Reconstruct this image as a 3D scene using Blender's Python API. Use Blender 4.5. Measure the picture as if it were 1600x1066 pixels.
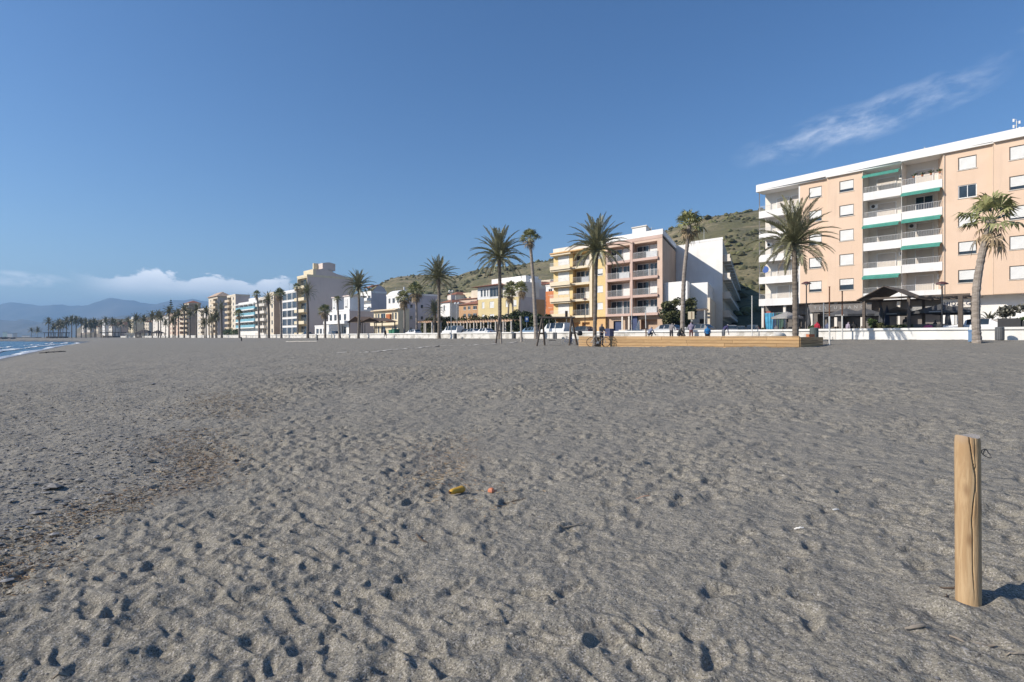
import bpy, math, random
import numpy as np
from mathutils import Vector, Matrix
random.seed(11)
RNG = np.random.default_rng(7)
SC = bpy.context.scene
for _o in list(bpy.data.objects):
    bpy.data.objects.remove(_o)
COL = SC.collection

# ------------------------------------------------------------------ camera, light, exposure
EYE, FPX, HOR = 2.7, 889.0, 527.0          # eye height, focal length in photo pixels, horizon row
cam = bpy.data.objects.new('camera', bpy.data.cameras.new('camera'))
cam.data.sensor_width = 36.0
cam.data.lens = FPX / 1600.0 * 36.0
cam.data.shift_y = -(533.0 - HOR) / 1600.0
cam.data.clip_start = 0.05
cam.data.clip_end = 30000
cam.location = (0, 0, EYE)
cam.rotation_euler = (math.radians(90), 0, 0)
COL.objects.link(cam)
SC.camera = cam

SUN_TRAVEL = Vector((0.966, 0.26, 0)).normalized()
SUN_EL = math.radians(31)
sun_dir = Vector((-SUN_TRAVEL.x * math.cos(SUN_EL), -SUN_TRAVEL.y * math.cos(SUN_EL), math.sin(SUN_EL)))
sl = bpy.data.lights.new('sun', 'SUN')
sl.energy = 4.3
sl.angle = math.radians(0.5)
sl.color = (1.0, 0.915, 0.80)
sun = bpy.data.objects.new('sun', sl)
sun.rotation_euler = sun_dir.to_track_quat('Z', 'Y').to_euler()
sun.location = (-60, -20, 60)
COL.objects.link(sun)

SC.view_settings.view_transform = 'Standard'
SC.view_settings.look = 'None'
SC.view_settings.exposure = 0.48
SC.view_settings.gamma = 1.0
SC.view_settings.use_curve_mapping = False
SC.render.engine = 'CYCLES'
SC.cycles.use_denoising = True
SC.cycles.max_bounces = 6
SC.cycles.transparent_max_bounces = 12

world = bpy.data.worlds.new('World')
SC.world = world
world.use_nodes = True
WT = world.node_tree
WT.nodes.clear()


class NT:
    """tiny node helper"""
    def __init__(self, tree):
        self.t = tree

    def n(self, kind, **kw):
        nd = self.t.nodes.new(kind)
        for k, v in kw.items():
            setattr(nd, k, v)
        return nd

    def lk(self, a, b):
        self.t.links.new(a, b)

    def val(self, sock, v):
        if hasattr(v, 'is_output') or isinstance(v, bpy.types.NodeSocket):
            self.lk(v, sock)
        else:
            sock.default_value = v

    def m(self, op, a, b=0.0, c=0.0, clamp=False):
        nd = self.n('ShaderNodeMath', operation=op)
        nd.use_clamp = clamp
        self.val(nd.inputs[0], a)
        self.val(nd.inputs[1], b)
        self.val(nd.inputs[2], c)
        return nd.outputs[0]

    def sstep(self, x, lo, hi):
        nd = self.n('ShaderNodeMapRange', interpolation_type='SMOOTHSTEP')
        self.val(nd.inputs[0], x)
        nd.inputs[1].default_value = lo
        nd.inputs[2].default_value = hi
        return nd.outputs[0]

    def comb(self, x, y, z):
        nd = self.n('ShaderNodeCombineXYZ')
        for i, v in enumerate((x, y, z)):
            self.val(nd.inputs[i], v)
        return nd.outputs[0]

    def noise(self, vec, scale, detail=4, rough=0.55, dist=0.0):
        nd = self.n('ShaderNodeTexNoise')
        self.lk(vec, nd.inputs['Vector'])
        nd.inputs['Scale'].default_value = scale
        nd.inputs['Detail'].default_value = detail
        nd.inputs['Roughness'].default_value = rough
        nd.inputs['Distortion'].default_value = dist
        return nd.outputs['Fac']

    def mix(self, f, a, b, blend='MIX'):
        nd = self.n('ShaderNodeMix', data_type='RGBA', blend_type=blend)
        self.val(nd.inputs[0], f)
        self.val(nd.inputs[6], a if not isinstance(a, tuple) else (*a[:3], 1))
        self.val(nd.inputs[7], b if not isinstance(b, tuple) else (*b[:3], 1))
        return nd.outputs[2]


w = NT(WT)
sky = w.n('ShaderNodeTexSky', sky_type='NISHITA')
sky.sun_disc = False
sky.sun_elevation = SUN_EL
sky.sun_rotation = math.atan2(sun_dir.x, sun_dir.y)
sky.altitude = 0
sky.air_density = 1.0
sky.dust_density = 0.35
sky.ozone_density = 3.2
tc = w.n('ShaderNodeTexCoord')
sep = w.n('ShaderNodeSeparateXYZ')
w.lk(tc.outputs['Generated'], sep.inputs[0])
az = w.m('ARCTAN2', sep.outputs[0], sep.outputs[1])
el = w.m('ARCSINE', sep.outputs[2])
# cirrus streak, low bank of cumulus
ca, cb = math.cos(0.17), math.sin(0.17)
da, de = w.m('SUBTRACT', az, 0.55), w.m('SUBTRACT', el, 0.312)
al = w.m('ADD', w.m('MULTIPLY', da, ca), w.m('MULTIPLY', de, cb))
ac = w.m('SUBTRACT', w.m('MULTIPLY', de, ca), w.m('MULTIPLY', da, cb))
wob = w.noise(w.comb(w.m('MULTIPLY', al, 9.0), w.m('MULTIPLY', ac, 9.0), 3.1), 1.0, 2)
ac2 = w.m('ADD', ac, w.m('MULTIPLY', w.m('SUBTRACT', wob, 0.5), 0.035))
n1 = w.noise(w.comb(w.m('MULTIPLY', al, 15.0), w.m('MULTIPLY', ac2, 44.0), 4.7), 1.0, 9, 0.66, 0.15)
e1 = w.m('POWER', w.m('DIVIDE', al, 0.19), 2.0)
e2 = w.m('POWER', w.m('DIVIDE', ac2, 0.030), 2.0)
msk = w.m('SUBTRACT', 1.0, w.m('ADD', e1, e2), clamp=True)
cir = w.m('MULTIPLY', w.sstep(n1, 0.36, 0.80), w.m('POWER', msk, 0.9))
dl2, de2 = w.m('SUBTRACT', az, 0.735), w.m('SUBTRACT', el, 0.372)
al2 = w.m('ADD', w.m('MULTIPLY', dl2, 0.94), w.m('MULTIPLY', de2, 0.34))
ac3 = w.m('SUBTRACT', w.m('MULTIPLY', de2, 0.94), w.m('MULTIPLY', dl2, 0.34))
mk2 = w.m('SUBTRACT', 1.0, w.m('ADD', w.m('POWER', w.m('DIVIDE', al2, 0.06), 2.0), w.m('POWER', w.m('DIVIDE', ac3, 0.016), 2.0)), clamp=True)
cir = w.m('ADD', w.m('MULTIPLY', cir, 0.50), w.m('MULTIPLY', w.m('MULTIPLY', mk2, w.sstep(n1, 0.35, 0.8)), 0.22))
nb = w.noise(w.comb(w.m('MULTIPLY', az, 22.0), w.m('MULTIPLY', el, 46.0), 0.3), 1.0, 7, 0.6, 0.3)
nl = w.noise(w.comb(w.m('MULTIPLY', az, 9.0), 0.0, 5.3), 1.0, 3, 0.5)
ctop = w.m('ADD', 0.100, w.m('MULTIPLY', w.m('SUBTRACT', nl, 0.5), 0.05))
ctop = w.m('SUBTRACT', ctop, w.m('MULTIPLY', w.m('POWER', w.m('DIVIDE', w.m('ADD', az, 0.515), 0.30), 2.0), 0.045))
edge = w.m('ADD', w.m('SUBTRACT', ctop, el), w.m('MULTIPLY', w.m('SUBTRACT', nb, 0.5), 0.060))
cum = w.m('MULTIPLY', w.sstep(edge, 0.0, 0.006), w.sstep(el, 0.050, 0.076))
cum = w.m('MULTIPLY', cum, w.sstep(w.m('ABSOLUTE', w.m('ADD', az, 0.495)), 0.175, 0.09))
pf = w.m('SUBTRACT', 1.0, w.m('ADD', w.m('POWER', w.m('DIVIDE', w.m('ADD', az, 0.715), 0.060), 2.0), w.m('POWER', w.m('DIVIDE', w.m('SUBTRACT', el, 0.077), 0.012), 2.0)), clamp=True)
puff = w.m('MULTIPLY', pf, w.sstep(nb, 0.38, 0.62))
rim = w.m('SUBTRACT', 1.0, w.m('MULTIPLY', w.sstep(edge, 0.004, 0.04), 0.42))
cumf = w.m('MULTIPLY', cum, w.m('MULTIPLY', rim, w.m('ADD', 0.36, w.m('MULTIPLY', nb, 0.95))))
cumf = w.m('ADD', cumf, w.m('MULTIPLY', puff, 0.6))
SKY_S = 0.093
cloudcol = (13.0, 13.0, 13.2, 1)
hs = w.n('ShaderNodeHueSaturation')
hs.inputs['Saturation'].default_value = 1.20
hs.inputs['Hue'].default_value = 0.506
w.lk(sky.outputs[0], hs.inputs['Color'])
c1 = w.mix(w.m('MULTIPLY', cumf, 0.95, clamp=True), hs.outputs[0], cloudcol)
c2 = w.mix(w.m('MULTIPLY', cir, 0.8, clamp=True), c1, cloudcol)
bg = w.n('ShaderNodeBackground')
bg.inputs[1].default_value = SKY_S
w.lk(c2, bg.inputs[0])
wo = w.n('ShaderNodeOutputWorld')
w.lk(bg.outputs[0], wo.inputs[0])

# ------------------------------------------------------------------ places
US, UN = (0.655, -0.7556), (0.7556, 0.655)   # along the street (to the right), inland
ROT = math.atan2(US[1], US[0])
WALL_W, ROW_W, STREET = 52.7, 72.4, 2.84


def S(px, wv):
    r = (px - 800) / FPX
    return wv * (UN[1] * r - UN[0]) / (US[0] - US[1] * r)


def Wat(px, s):
    r = (px - 800) / FPX
    return s * (US[0] - US[1] * r) / (UN[1] * r - UN[0])


def XY(s, wv):
    return (US[0] * s + UN[0] * wv, US[1] * s + UN[1] * wv)


def SWof(x, y):
    return (US[0] * x + US[1] * y, UN[0] * x + UN[1] * y)


def Z(px, py, wv):
    y = XY(S(px, wv), wv)[1]
    return EYE + (HOR - py) / FPX * y


_SH = np.array([(-2000, -900), (-640, -160), (-560, -60), (-498, -10), (-446, 9), (-400, 19), (-350, 22), (-300, 20), (-200, 8), (-98, -1.3), (0, -10), (60, -12), (400, -16)], float)


def ground(x, y):
    """smooth sand height"""
    x = np.asarray(x, float)
    y = np.asarray(y, float)
    s = US[0] * x + US[1] * y
    wv = UN[0] * x + UN[1] * y
    sh = np.interp(s, _SH[:, 0], _SH[:, 1])
    d = wv - sh
    rise = 1.15 * (1 - np.exp(-np.clip(d, 0, None) / 3.4))
    t = np.clip((d - 4) / np.maximum(WALL_W - sh - 4, 5), 0, 1)
    z = rise + 1.36 * t
    z = np.where(d < 0, np.maximum(d * 0.10, -3.0), z)
    return np.where(wv > WALL_W + 0.3, np.minimum(z, 2.2), z)


def G(x, y):
    return float(ground(x, y))


def hit(px, py):
    """where the line of sight through a photo pixel meets the sand"""
    a, b = 0.8, 900.0
    f = lambda Y: EYE - (py - HOR) / FPX * Y - G((px - 800) / FPX * Y, Y)
    Y = a
    while Y < b and f(Y) > 0:
        Y *= 1.02
    lo, hi = Y / 1.02, Y
    for _ in range(30):
        m = (lo + hi) / 2
        if f(m) > 0:
            lo = m
        else:
            hi = m
    x = (px - 800) / FPX * lo
    return Vector((x, lo, G(x, lo)))


def zat(py, Y):
    return EYE + (HOR - py) / FPX * Y


# ------------------------------------------------------------------ materials
_M = {}


def mat(name, c1, c2=None, scale=3.0, rough=0.8, bump=0.0, bscale=None, metal=0.0, detail=4, stretch=None, lo=0.35, hi=0.65, spec=None, island=0.0):
    if name in _M:
        return _M[name]
    m = bpy.data.materials.new(name)
    m.use_nodes = True
    t = NT(m.node_tree)
    p = m.node_tree.nodes['Principled BSDF']
    p.inputs['Roughness'].default_value = rough
    p.inputs['Metallic'].default_value = metal
    if spec is not None:
        p.inputs['Specular IOR Level'].default_value = spec
    if c2 is None:
        c2 = tuple(v * 0.88 for v in c1)
    tcn = t.n('ShaderNodeTexCoord')
    vec = tcn.outputs['Object']
    if stretch:
        mp = t.n('ShaderNodeMapping')
        mp.inputs['Scale'].default_value = stretch
        t.lk(vec, mp.inputs[0])
        vec = mp.outputs[0]
    f = t.noise(vec, scale, detail, 0.6)
    f2 = t.sstep(f, lo, hi)
    col = t.mix(f2, c1, c2)
    if 'render' in name or 'flank' in name:      # rain streaks and old patches
        ms = t.n('ShaderNodeMapping')
        ms.inputs['Scale'].default_value = (1.3, 1.3, 0.09)
        t.lk(tcn.outputs['Object'], ms.inputs[0])
        st = t.sstep(t.noise(ms.outputs[0], 1.4, 5, 0.65), 0.50, 0.80)
        col = t.mix(t.m('MULTIPLY', st, 0.30), col, tuple(v * 0.62 for v in c1))
        col = t.mix(t.m('MULTIPLY', t.sstep(t.noise(tcn.outputs['Object'], 0.35, 4, 0.6), 0.52, 0.70), 0.16), col, tuple(min(1, v * 1.12) for v in c1))
    if island:
        g = t.n('ShaderNodeNewGeometry')
        hs = t.n('ShaderNodeHueSaturation')
        t.lk(col, hs.inputs['Color'])
        t.lk(t.m('ADD', 1 - island, t.m('MULTIPLY', g.outputs['Random Per Island'], 2 * island)), hs.inputs['Value'])
        t.lk(t.m('ADD', 0.485, t.m('MULTIPLY', g.outputs['Random Per Island'], 0.03)), hs.inputs['Hue'])
        col = hs.outputs[0]
    t.lk(col, p.inputs['Base Color'])
    if bump:
        b = t.n('ShaderNodeBump')
        b.inputs['Strength'].default_value = 1.0
        b.inputs['Distance'].default_value = bump
        t.lk(t.noise(vec, bscale or scale * 6, 5, 0.6), b.inputs['Height'])
        t.lk(b.outputs[0], p.inputs['Normal'])
    _M[name] = m
    return m


def glass(name, c=(0.02, 0.03, 0.04), rough=0.06):
    if name in _M:
        return _M[name]
    m = mat(name, c, tuple(v * 1.8 for v in c), 0.6, rough)
    m.node_tree.nodes['Principled BSDF'].inputs['Specular IOR Level'].default_value = 0.6
    return m


WHITE = mat('white_render', (0.80, 0.79, 0.77), (0.74, 0.73, 0.70), 0.5, 0.85, 0.004, 30)
WHITE2 = mat('warm_white_render', (0.73, 0.685, 0.615), (0.65, 0.60, 0.53), 0.4, 0.85, 0.004, 30)
SHUT = mat('white_shutter', (0.68, 0.68, 0.66), (0.62, 0.62, 0.60), 1.2, 0.6)
SHUTB = mat('cream_shutter', (0.55, 0.50, 0.44), (0.50, 0.45, 0.40), 1.2, 0.6)
FRAMEW = mat('white_frame', (0.75, 0.75, 0.74), None, 2, 0.4)
FRAMED = mat('dark_frame', (0.10, 0.09, 0.08), None, 2, 0.5)
PANE = glass('window_glass')
PEACH = mat('peach_render', (0.71, 0.53, 0.395), (0.66, 0.49, 0.36), 0.35, 0.9, 0.004, 26)
GREENA = mat('green_awning', (0.05, 0.24, 0.185), (0.065, 0.29, 0.23), 2, 0.8)
RAIL = mat('grey_rail', (0.42, 0.42, 0.42), None, 3, 0.45, metal=0.3)
STEEL = mat('galvanised_steel', (0.45, 0.46, 0.46), (0.36, 0.37, 0.37), 4, 0.45, metal=0.6)
RUST = mat('rusty_steel', (0.20, 0.09, 0.045), (0.10, 0.05, 0.03), 9, 0.9, 0.002, 60)
BLACKM = mat('black_metal', (0.025, 0.025, 0.027), None, 4, 0.5)
DARKT = mat('dark_timber', (0.085, 0.066, 0.053), (0.125, 0.10, 0.08), 3, 0.8, 0.003, 40, stretch=(1, 1, 6))
DARKSHOP = mat('dark_shopfront', (0.11, 0.10, 0.093), (0.17, 0.15, 0.135), 0.8, 0.5)
CONC = mat('grey_concrete', (0.34, 0.33, 0.31), (0.26, 0.25, 0.235), 1.2, 0.9, 0.004, 40)
ASPH = mat('asphalt', (0.055, 0.055, 0.057), (0.075, 0.073, 0.07), 2, 0.9, 0.003, 120)
PAVE = mat('pavement_tiles', (0.36, 0.33, 0.29), (0.29, 0.27, 0.24), 1.5, 0.9, 0.003, 60)
TILE = mat('red_roof_tile', (0.36, 0.15, 0.08), (0.24, 0.10, 0.06), 3, 0.85, 0.01, 20)
TERRA = mat('terracotta', (0.44, 0.17, 0.08), (0.36, 0.13, 0.06), 4, 0.85)
LEAF = mat('leaf_green', (0.045, 0.085, 0.022), (0.085, 0.125, 0.035), 1.4, 0.6, island=0.35)
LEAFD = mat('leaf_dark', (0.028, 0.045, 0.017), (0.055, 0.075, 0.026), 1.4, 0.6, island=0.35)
LEAFY = mat('leaf_olive', (0.10, 0.105, 0.035), (0.065, 0.07, 0.025), 1.4, 0.7, island=0.35)
BARK = mat('bark', (0.16, 0.125, 0.095), (0.10, 0.08, 0.06), 4, 0.95, 0.01, 20)


# ------------------------------------------------------------------ mesh building
class MB:
    def __init__(self):
        self.v = []
        self.f = []

    def quad(self, a, b, c, d):
        i = len(self.v)
        self.v += [tuple(a), tuple(b), tuple(c), tuple(d)]
        self.f.append((i, i + 1, i + 2, i + 3))
        return self

    def tri(self, a, b, c):
        i = len(self.v)
        self.v += [tuple(a), tuple(b), tuple(c)]
        self.f.append((i, i + 1, i + 2))
        return self

    def box(self, x0, x1, y0, y1, z0, z1):
        i = len(self.v)
        self.v += [(x0, y0, z0), (x1, y0, z0), (x1, y1, z0), (x0, y1, z0), (x0, y0, z1), (x1, y0, z1), (x1, y1, z1), (x0, y1, z1)]
        for q in ((3, 2, 1, 0), (4, 5, 6, 7), (0, 1, 5, 4), (1, 2, 6, 5), (2, 3, 7, 6), (3, 0, 4, 7)):
            self.f.append(tuple(i + k for k in q))
        return self

    def tube(self, pts, radii, n=8, caps=True):
        pts = [Vector(p) for p in pts]
        if not isinstance(radii, (list, tuple)):
            radii = [radii] * len(pts)
        i0 = len(self.v)
        ref = None
        for k, p in enumerate(pts):
            d = (pts[min(k + 1, len(pts) - 1)] - pts[max(k - 1, 0)]).normalized()
            if ref is None:
                ref = Vector((1, 0, 0)) if abs(d.x) < 0.8 else Vector((0, 1, 0))
            a = (ref - d * ref.dot(d)).normalized()
            b = d.cross(a)
            ref = a
            for j in range(n):
                t = 2 * math.pi * j / n
                self.v.append(tuple(p + (a * math.cos(t) + b * math.sin(t)) * radii[k]))
        for k in range(len(pts) - 1):
            for j in range(n):
                a0 = i0 + k * n + j
                a1 = i0 + k * n + (j + 1) % n
                self.f.append((a0, a1, a1 + n, a0 + n))
        if caps:
            self.f.append(tuple(i0 + j for j in range(n))[::-1])
            e = i0 + (len(pts) - 1) * n
            self.f.append(tuple(e + j for j in range(n)))
        return self

    def lathe(self, prof, cx=0.0, cy=0.0, n=12):
        return self.tube_rings([(cx, cy, z) for r, z in prof], [r for r, z in prof], n)

    def tube_rings(self, cs, rs, n):
        i0 = len(self.v)
        for c, r in zip(cs, rs):
            for j in range(n):
                t = 2 * math.pi * j / n
                self.v.append((c[0] + r * math.cos(t), c[1] + r * math.sin(t), c[2]))
        for k in range(len(cs) - 1):
            for j in range(n):
                a0 = i0 + k * n + j
                a1 = i0 + k * n + (j + 1) % n
                self.f.append((a0, a1, a1 + n, a0 + n))
        self.f.append(tuple(i0 + j for j in range(n))[::-1])
        e = i0 + (len(cs) - 1) * n
        self.f.append(tuple(e + j for j in range(n)))
        return self

    def prism(self, poly, y0, y1):
        """polygon in x,z extruded along y"""
        i = len(self.v)
        n = len(poly)
        self.v += [(x, y0, z) for x, z in poly] + [(x, y1, z) for x, z in poly]
        self.f.append(tuple(range(i, i + n)))
        self.f.append(tuple(range(i + n, i + 2 * n))[::-1])
        for k in range(n):
            k2 = (k + 1) % n
            self.f.append((i + k2, i + k, i + n + k, i + n + k2))
        return self

    def prismx(self, poly, x0, x1):
        """polygon in y,z extruded along x"""
        i = len(self.v)
        n = len(poly)
        self.v += [(x0, y, z) for y, z in poly] + [(x1, y, z) for y, z in poly]
        self.f.append(tuple(range(i, i + n))[::-1])
        self.f.append(tuple(range(i + n, i + 2 * n)))
        for k in range(n):
            k2 = (k + 1) % n
            self.f.append((i + k, i + k2, i + n + k2, i + n + k))
        return self

    def prismz(self, poly, z0, z1):
        i = len(self.v)
        n = len(poly)
        self.v += [(x, y, z0) for x, y in poly] + [(x, y, z1) for x, y in poly]
        self.f.append(tuple(range(i, i + n))[::-1])
        self.f.append(tuple(range(i + n, i + 2 * n)))
        for k in range(n):
            k2 = (k + 1) % n
            self.f.append((i + k, i + k2, i + n + k2, i + n + k))
        return self

    def facade(self, y, x0, x1, z0, z1, ops):
        """wall facing -y with real openings; op = (xa, xb, za, zb, depth, back)"""
        xs = sorted({x0, x1, *[o[0] for o in ops], *[o[1] for o in ops]})
        zs = sorted({z0, z1, *[o[2] for o in ops], *[o[3] for o in ops]})
        xs = [x for x in xs if x0 <= x <= x1]
        zs = [z for z in zs if z0 <= z <= z1]
        for a, b in zip(xs, xs[1:]):
            for c, d in zip(zs, zs[1:]):
                mx, mz = (a + b) / 2, (c + d) / 2
                if any(o[0] < mx < o[1] and o[2] < mz < o[3] for o in ops):
                    continue
                self.quad((a, y, c), (b, y, c), (b, y, d), (a, y, d))
        for xa, xb, za, zb, dp, back in ops:
            self.quad((xa, y, za), (xa, y, zb), (xa, y + dp, zb), (xa, y + dp, za))
            self.quad((xb, y, zb), (xb, y, za), (xb, y + dp, za), (xb, y + dp, zb))
            self.quad((xa, y, zb), (xb, y, zb), (xb, y + dp, zb), (xa, y + dp, zb))
            self.quad((xb, y, za), (xa, y, za), (xa, y + dp, za), (xb, y + dp, za))
            if back:
                self.quad((xa, y + dp, za), (xb, y + dp, za), (xb, y + dp, zb), (xa, y + dp, zb))
        return self

    def mesh(self, name, m, smooth=False):
        me = bpy.data.meshes.new(name)
        me.from_pydata(self.v, [], self.f)
        if m is not None:
            me.materials.append(m)
        if smooth:
            me.polygons.foreach_set('use_smooth', [True] * len(me.polygons))
        me.update()
        return me

    def build(self, name, m, parent=None, loc=None, smooth=False, **props):
        return put(name, self.mesh(name, m, smooth), parent, loc, **props)


def put(name, me, parent=None, loc=None, rotz=None, scale=None, **props):
    o = bpy.data.objects.new(name, me)
    COL.objects.link(o)
    if parent is not None:
        o.parent = parent
    if loc is not None:
        o.location = loc
    if rotz is not None:
        o.rotation_euler = (0, 0, rotz) if not isinstance(rotz, tuple) else rotz
    if scale is not None:
        o.scale = (scale,) * 3 if not isinstance(scale, tuple) else scale
    for k, v in props.items():
        o[k] = v
    return o


def thing(name, label, cat, loc=(0, 0, 0), rotz=0.0, group=None, scale=None):
    o = put(name, None, None, loc, rotz, scale)
    o.empty_display_size = 0.2
    o['label'] = label
    o['category'] = cat
    if group:
        o['group'] = group
    return o


def tag(o, label, cat, group=None):
    o['label'] = label
    o['category'] = cat
    if group:
        o['group'] = group
    return o


def copy_tree(o, parent=None):
    c = o.copy()
    COL.objects.link(c)
    if parent is not None:
        c.parent = parent
    for ch in list(o.children):
        copy_tree(ch, c)
    return c


def again(o, label, loc, rotz=None, scale=None):
    c = copy_tree(o)
    c['label'] = label
    c.location = loc
    if rotz is not None:
        c.rotation_euler = (0, 0, rotz)
    if scale is not None:
        c.scale = (scale,) * 3 if not isinstance(scale, tuple) else scale
    return c


# ------------------------------------------------------------------ noise for terrain
def _hash(ix, iy, seed):
    h = (ix.astype(np.int64) * 374761393 + iy.astype(np.int64) * 668265263 + seed * 974711) & 0x7fffffff
    h = ((h ^ (h >> 13)) * 1274126177) & 0x7fffffff
    h = h ^ (h >> 16)
    return (h & 0xffff) / 65535.0


def vnoise(x, y, seed=0):
    ix, iy = np.floor(x), np.floor(y)
    fx, fy = x - ix, y - iy
    fx = fx * fx * fx * (fx * (fx * 6 - 15) + 10)
    fy = fy * fy * fy * (fy * (fy * 6 - 15) + 10)
    a, b = _hash(ix, iy, seed), _hash(ix + 1, iy, seed)
    c, d = _hash(ix, iy + 1, seed), _hash(ix + 1, iy + 1, seed)
    return (a + (b - a) * fx) * (1 - fy) + (c + (d - c) * fx) * fy - 0.5


def worley(x, y, seed=0):
    ix, iy = np.floor(x), np.floor(y)
    f1 = np.full(x.shape, 9.0)
    f2 = np.full(x.shape, 9.0)
    for i in (-1, 0, 1):
        for j in (-1, 0, 1):
            cx, cy = ix + i, iy + j
            d = np.hypot(cx + 0.1 + 0.8 * _hash(cx, cy, seed) - x, cy + 0.1 + 0.8 * _hash(cx, cy, seed + 5) - y)
            f2 = np.where(d < f1, f1, np.minimum(f2, d))
            f1 = np.minimum(f1, d)
    return f1, f2


def sm(x, lo, hi):
    t = np.clip((x - lo) / (hi - lo), 0, 1)
    return t * t * (3 - 2 * t)

# ------------------------------------------------------------------ sand
def sand_material():
    m = bpy.data.materials.new('dark_grey_sand')
    m.use_nodes = True
    t = NT(m.node_tree)
    p = m.node_tree.nodes['Principled BSDF']
    p.inputs['Roughness'].default_value = 0.95
    p.inputs['Specular IOR Level'].default_value = 0.25
    v = t.n('ShaderNodeTexCoord').outputs['Object']
    grain = t.noise(v, 210, 3, 0.75)
    fine = t.noise(v, 620, 2, 0.7)
    patch = t.noise(v, 0.9, 5, 0.6)
    big = t.noise(v, 0.12, 4, 0.6)
    c = t.mix(t.sstep(grain, 0.33, 0.67), (0.150, 0.138, 0.111), (0.362, 0.331, 0.264))
    c = t.mix(t.m('MULTIPLY', t.sstep(fine, 0.60, 0.72), 0.55), c, (0.52, 0.48, 0.42))
    c = t.mix(t.m('MULTIPLY', t.sstep(fine, 0.40, 0.28), 0.5), c, (0.055, 0.050, 0.046))
    c = t.mix(t.m('MULTIPLY', t.sstep(patch, 0.35, 0.7), 0.22), c, (0.165, 0.154, 0.132))
    c = t.mix(t.m('MULTIPLY', t.sstep(big, 0.35, 0.65), 0.25), c, (0.25, 0.234, 0.20))
    sp0 = t.n('ShaderNodeTexVoronoi')
    t.lk(v, sp0.inputs['Vector'])
    sp0.inputs['Scale'].default_value = 150
    s0c = t.n('ShaderNodeSeparateColor')
    t.lk(sp0.outputs['Color'], s0c.inputs[0])
    c = t.mix(t.m('MULTIPLY', t.sstep(s0c.outputs[0], 0.72, 0.95), 0.85), c, (0.44, 0.41, 0.365))
    c = t.mix(t.m('MULTIPLY', t.sstep(s0c.outputs[1], 0.70, 0.95), 0.8), c, (0.085, 0.078, 0.072))
    at = t.n('ShaderNodeVertexColor', layer_name='beach')
    sp = t.n('ShaderNodeSeparateColor')
    t.lk(at.outputs[0], sp.inputs[0])
    # r: wet, g: pebbly strip, b: dry plant litter mixed into the sand
    peb = t.n('ShaderNodeTexVoronoi')
    t.lk(v, peb.inputs['Vector'])
    peb.inputs['Scale'].default_value = 26
    ps = t.n('ShaderNodeSeparateColor')
    t.lk(peb.outputs['Color'], ps.inputs[0])
    pm = t.m('MULTIPLY', t.sstep(ps.outputs[0], 0.62, 0.9), sp.outputs[1])
    c = t.mix(t.m('MULTIPLY', pm, 0.6), c, t.mix(ps.outputs[1], (0.09, 0.09, 0.092), (0.30, 0.285, 0.265)))
    c = t.mix(t.m('MULTIPLY', t.m('MULTIPLY', sp.outputs[2], t.sstep(t.noise(v, 30, 4, 0.7), 0.42, 0.62)), 0.7), c, (0.135, 0.085, 0.055))
    c = t.mix(t.m('MULTIPLY', sp.outputs[0], 0.75), c, (0.055, 0.055, 0.056))
    t.lk(c, p.inputs['Base Color'])
    t.lk(t.m('SUBTRACT', 0.95, t.m('MULTIPLY', sp.outputs[0], 0.55)), p.inputs['Roughness'])
    b1 = t.n('ShaderNodeBump')
    b1.inputs['Distance'].default_value = 0.004
    t.lk(t.noise(v, 190, 4, 0.7), b1.inputs['Height'])
    b2 = t.n('ShaderNodeBump')
    b2.inputs['Distance'].default_value = 0.014
    t.lk(t.noise(v, 26, 4, 0.6), b2.inputs['Height'])
    t.lk(b1.outputs[0], b2.inputs['Normal'])
    b3 = t.n('ShaderNodeBump')
    b3.inputs['Distance'].default_value = 0.075
    t.lk(t.noise(v, 4.2, 3, 0.55), b3.inputs['Height'])
    t.lk(b2.outputs[0], b3.inputs['Normal'])
    t.lk(b3.outputs[0], p.inputs['Normal'])
    return m


WRK = np.array([(-1.5, -2.95), (0.0, -3.0), (3.0, -3.12), (3.7, -3.22), (5.0, -3.15), (5.9, -3.15), (7.4, -3.75), (9.5, -4.6), (14, -6.3), (30, -13), (80, -40)])   # y, x of the wrack line


def gravel(x, y):
    xl = np.interp(y, WRK[:, 0], WRK[:, 1])
    return (xl - x) / (0.5 + 0.08 * np.maximum(y, 0))


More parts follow.
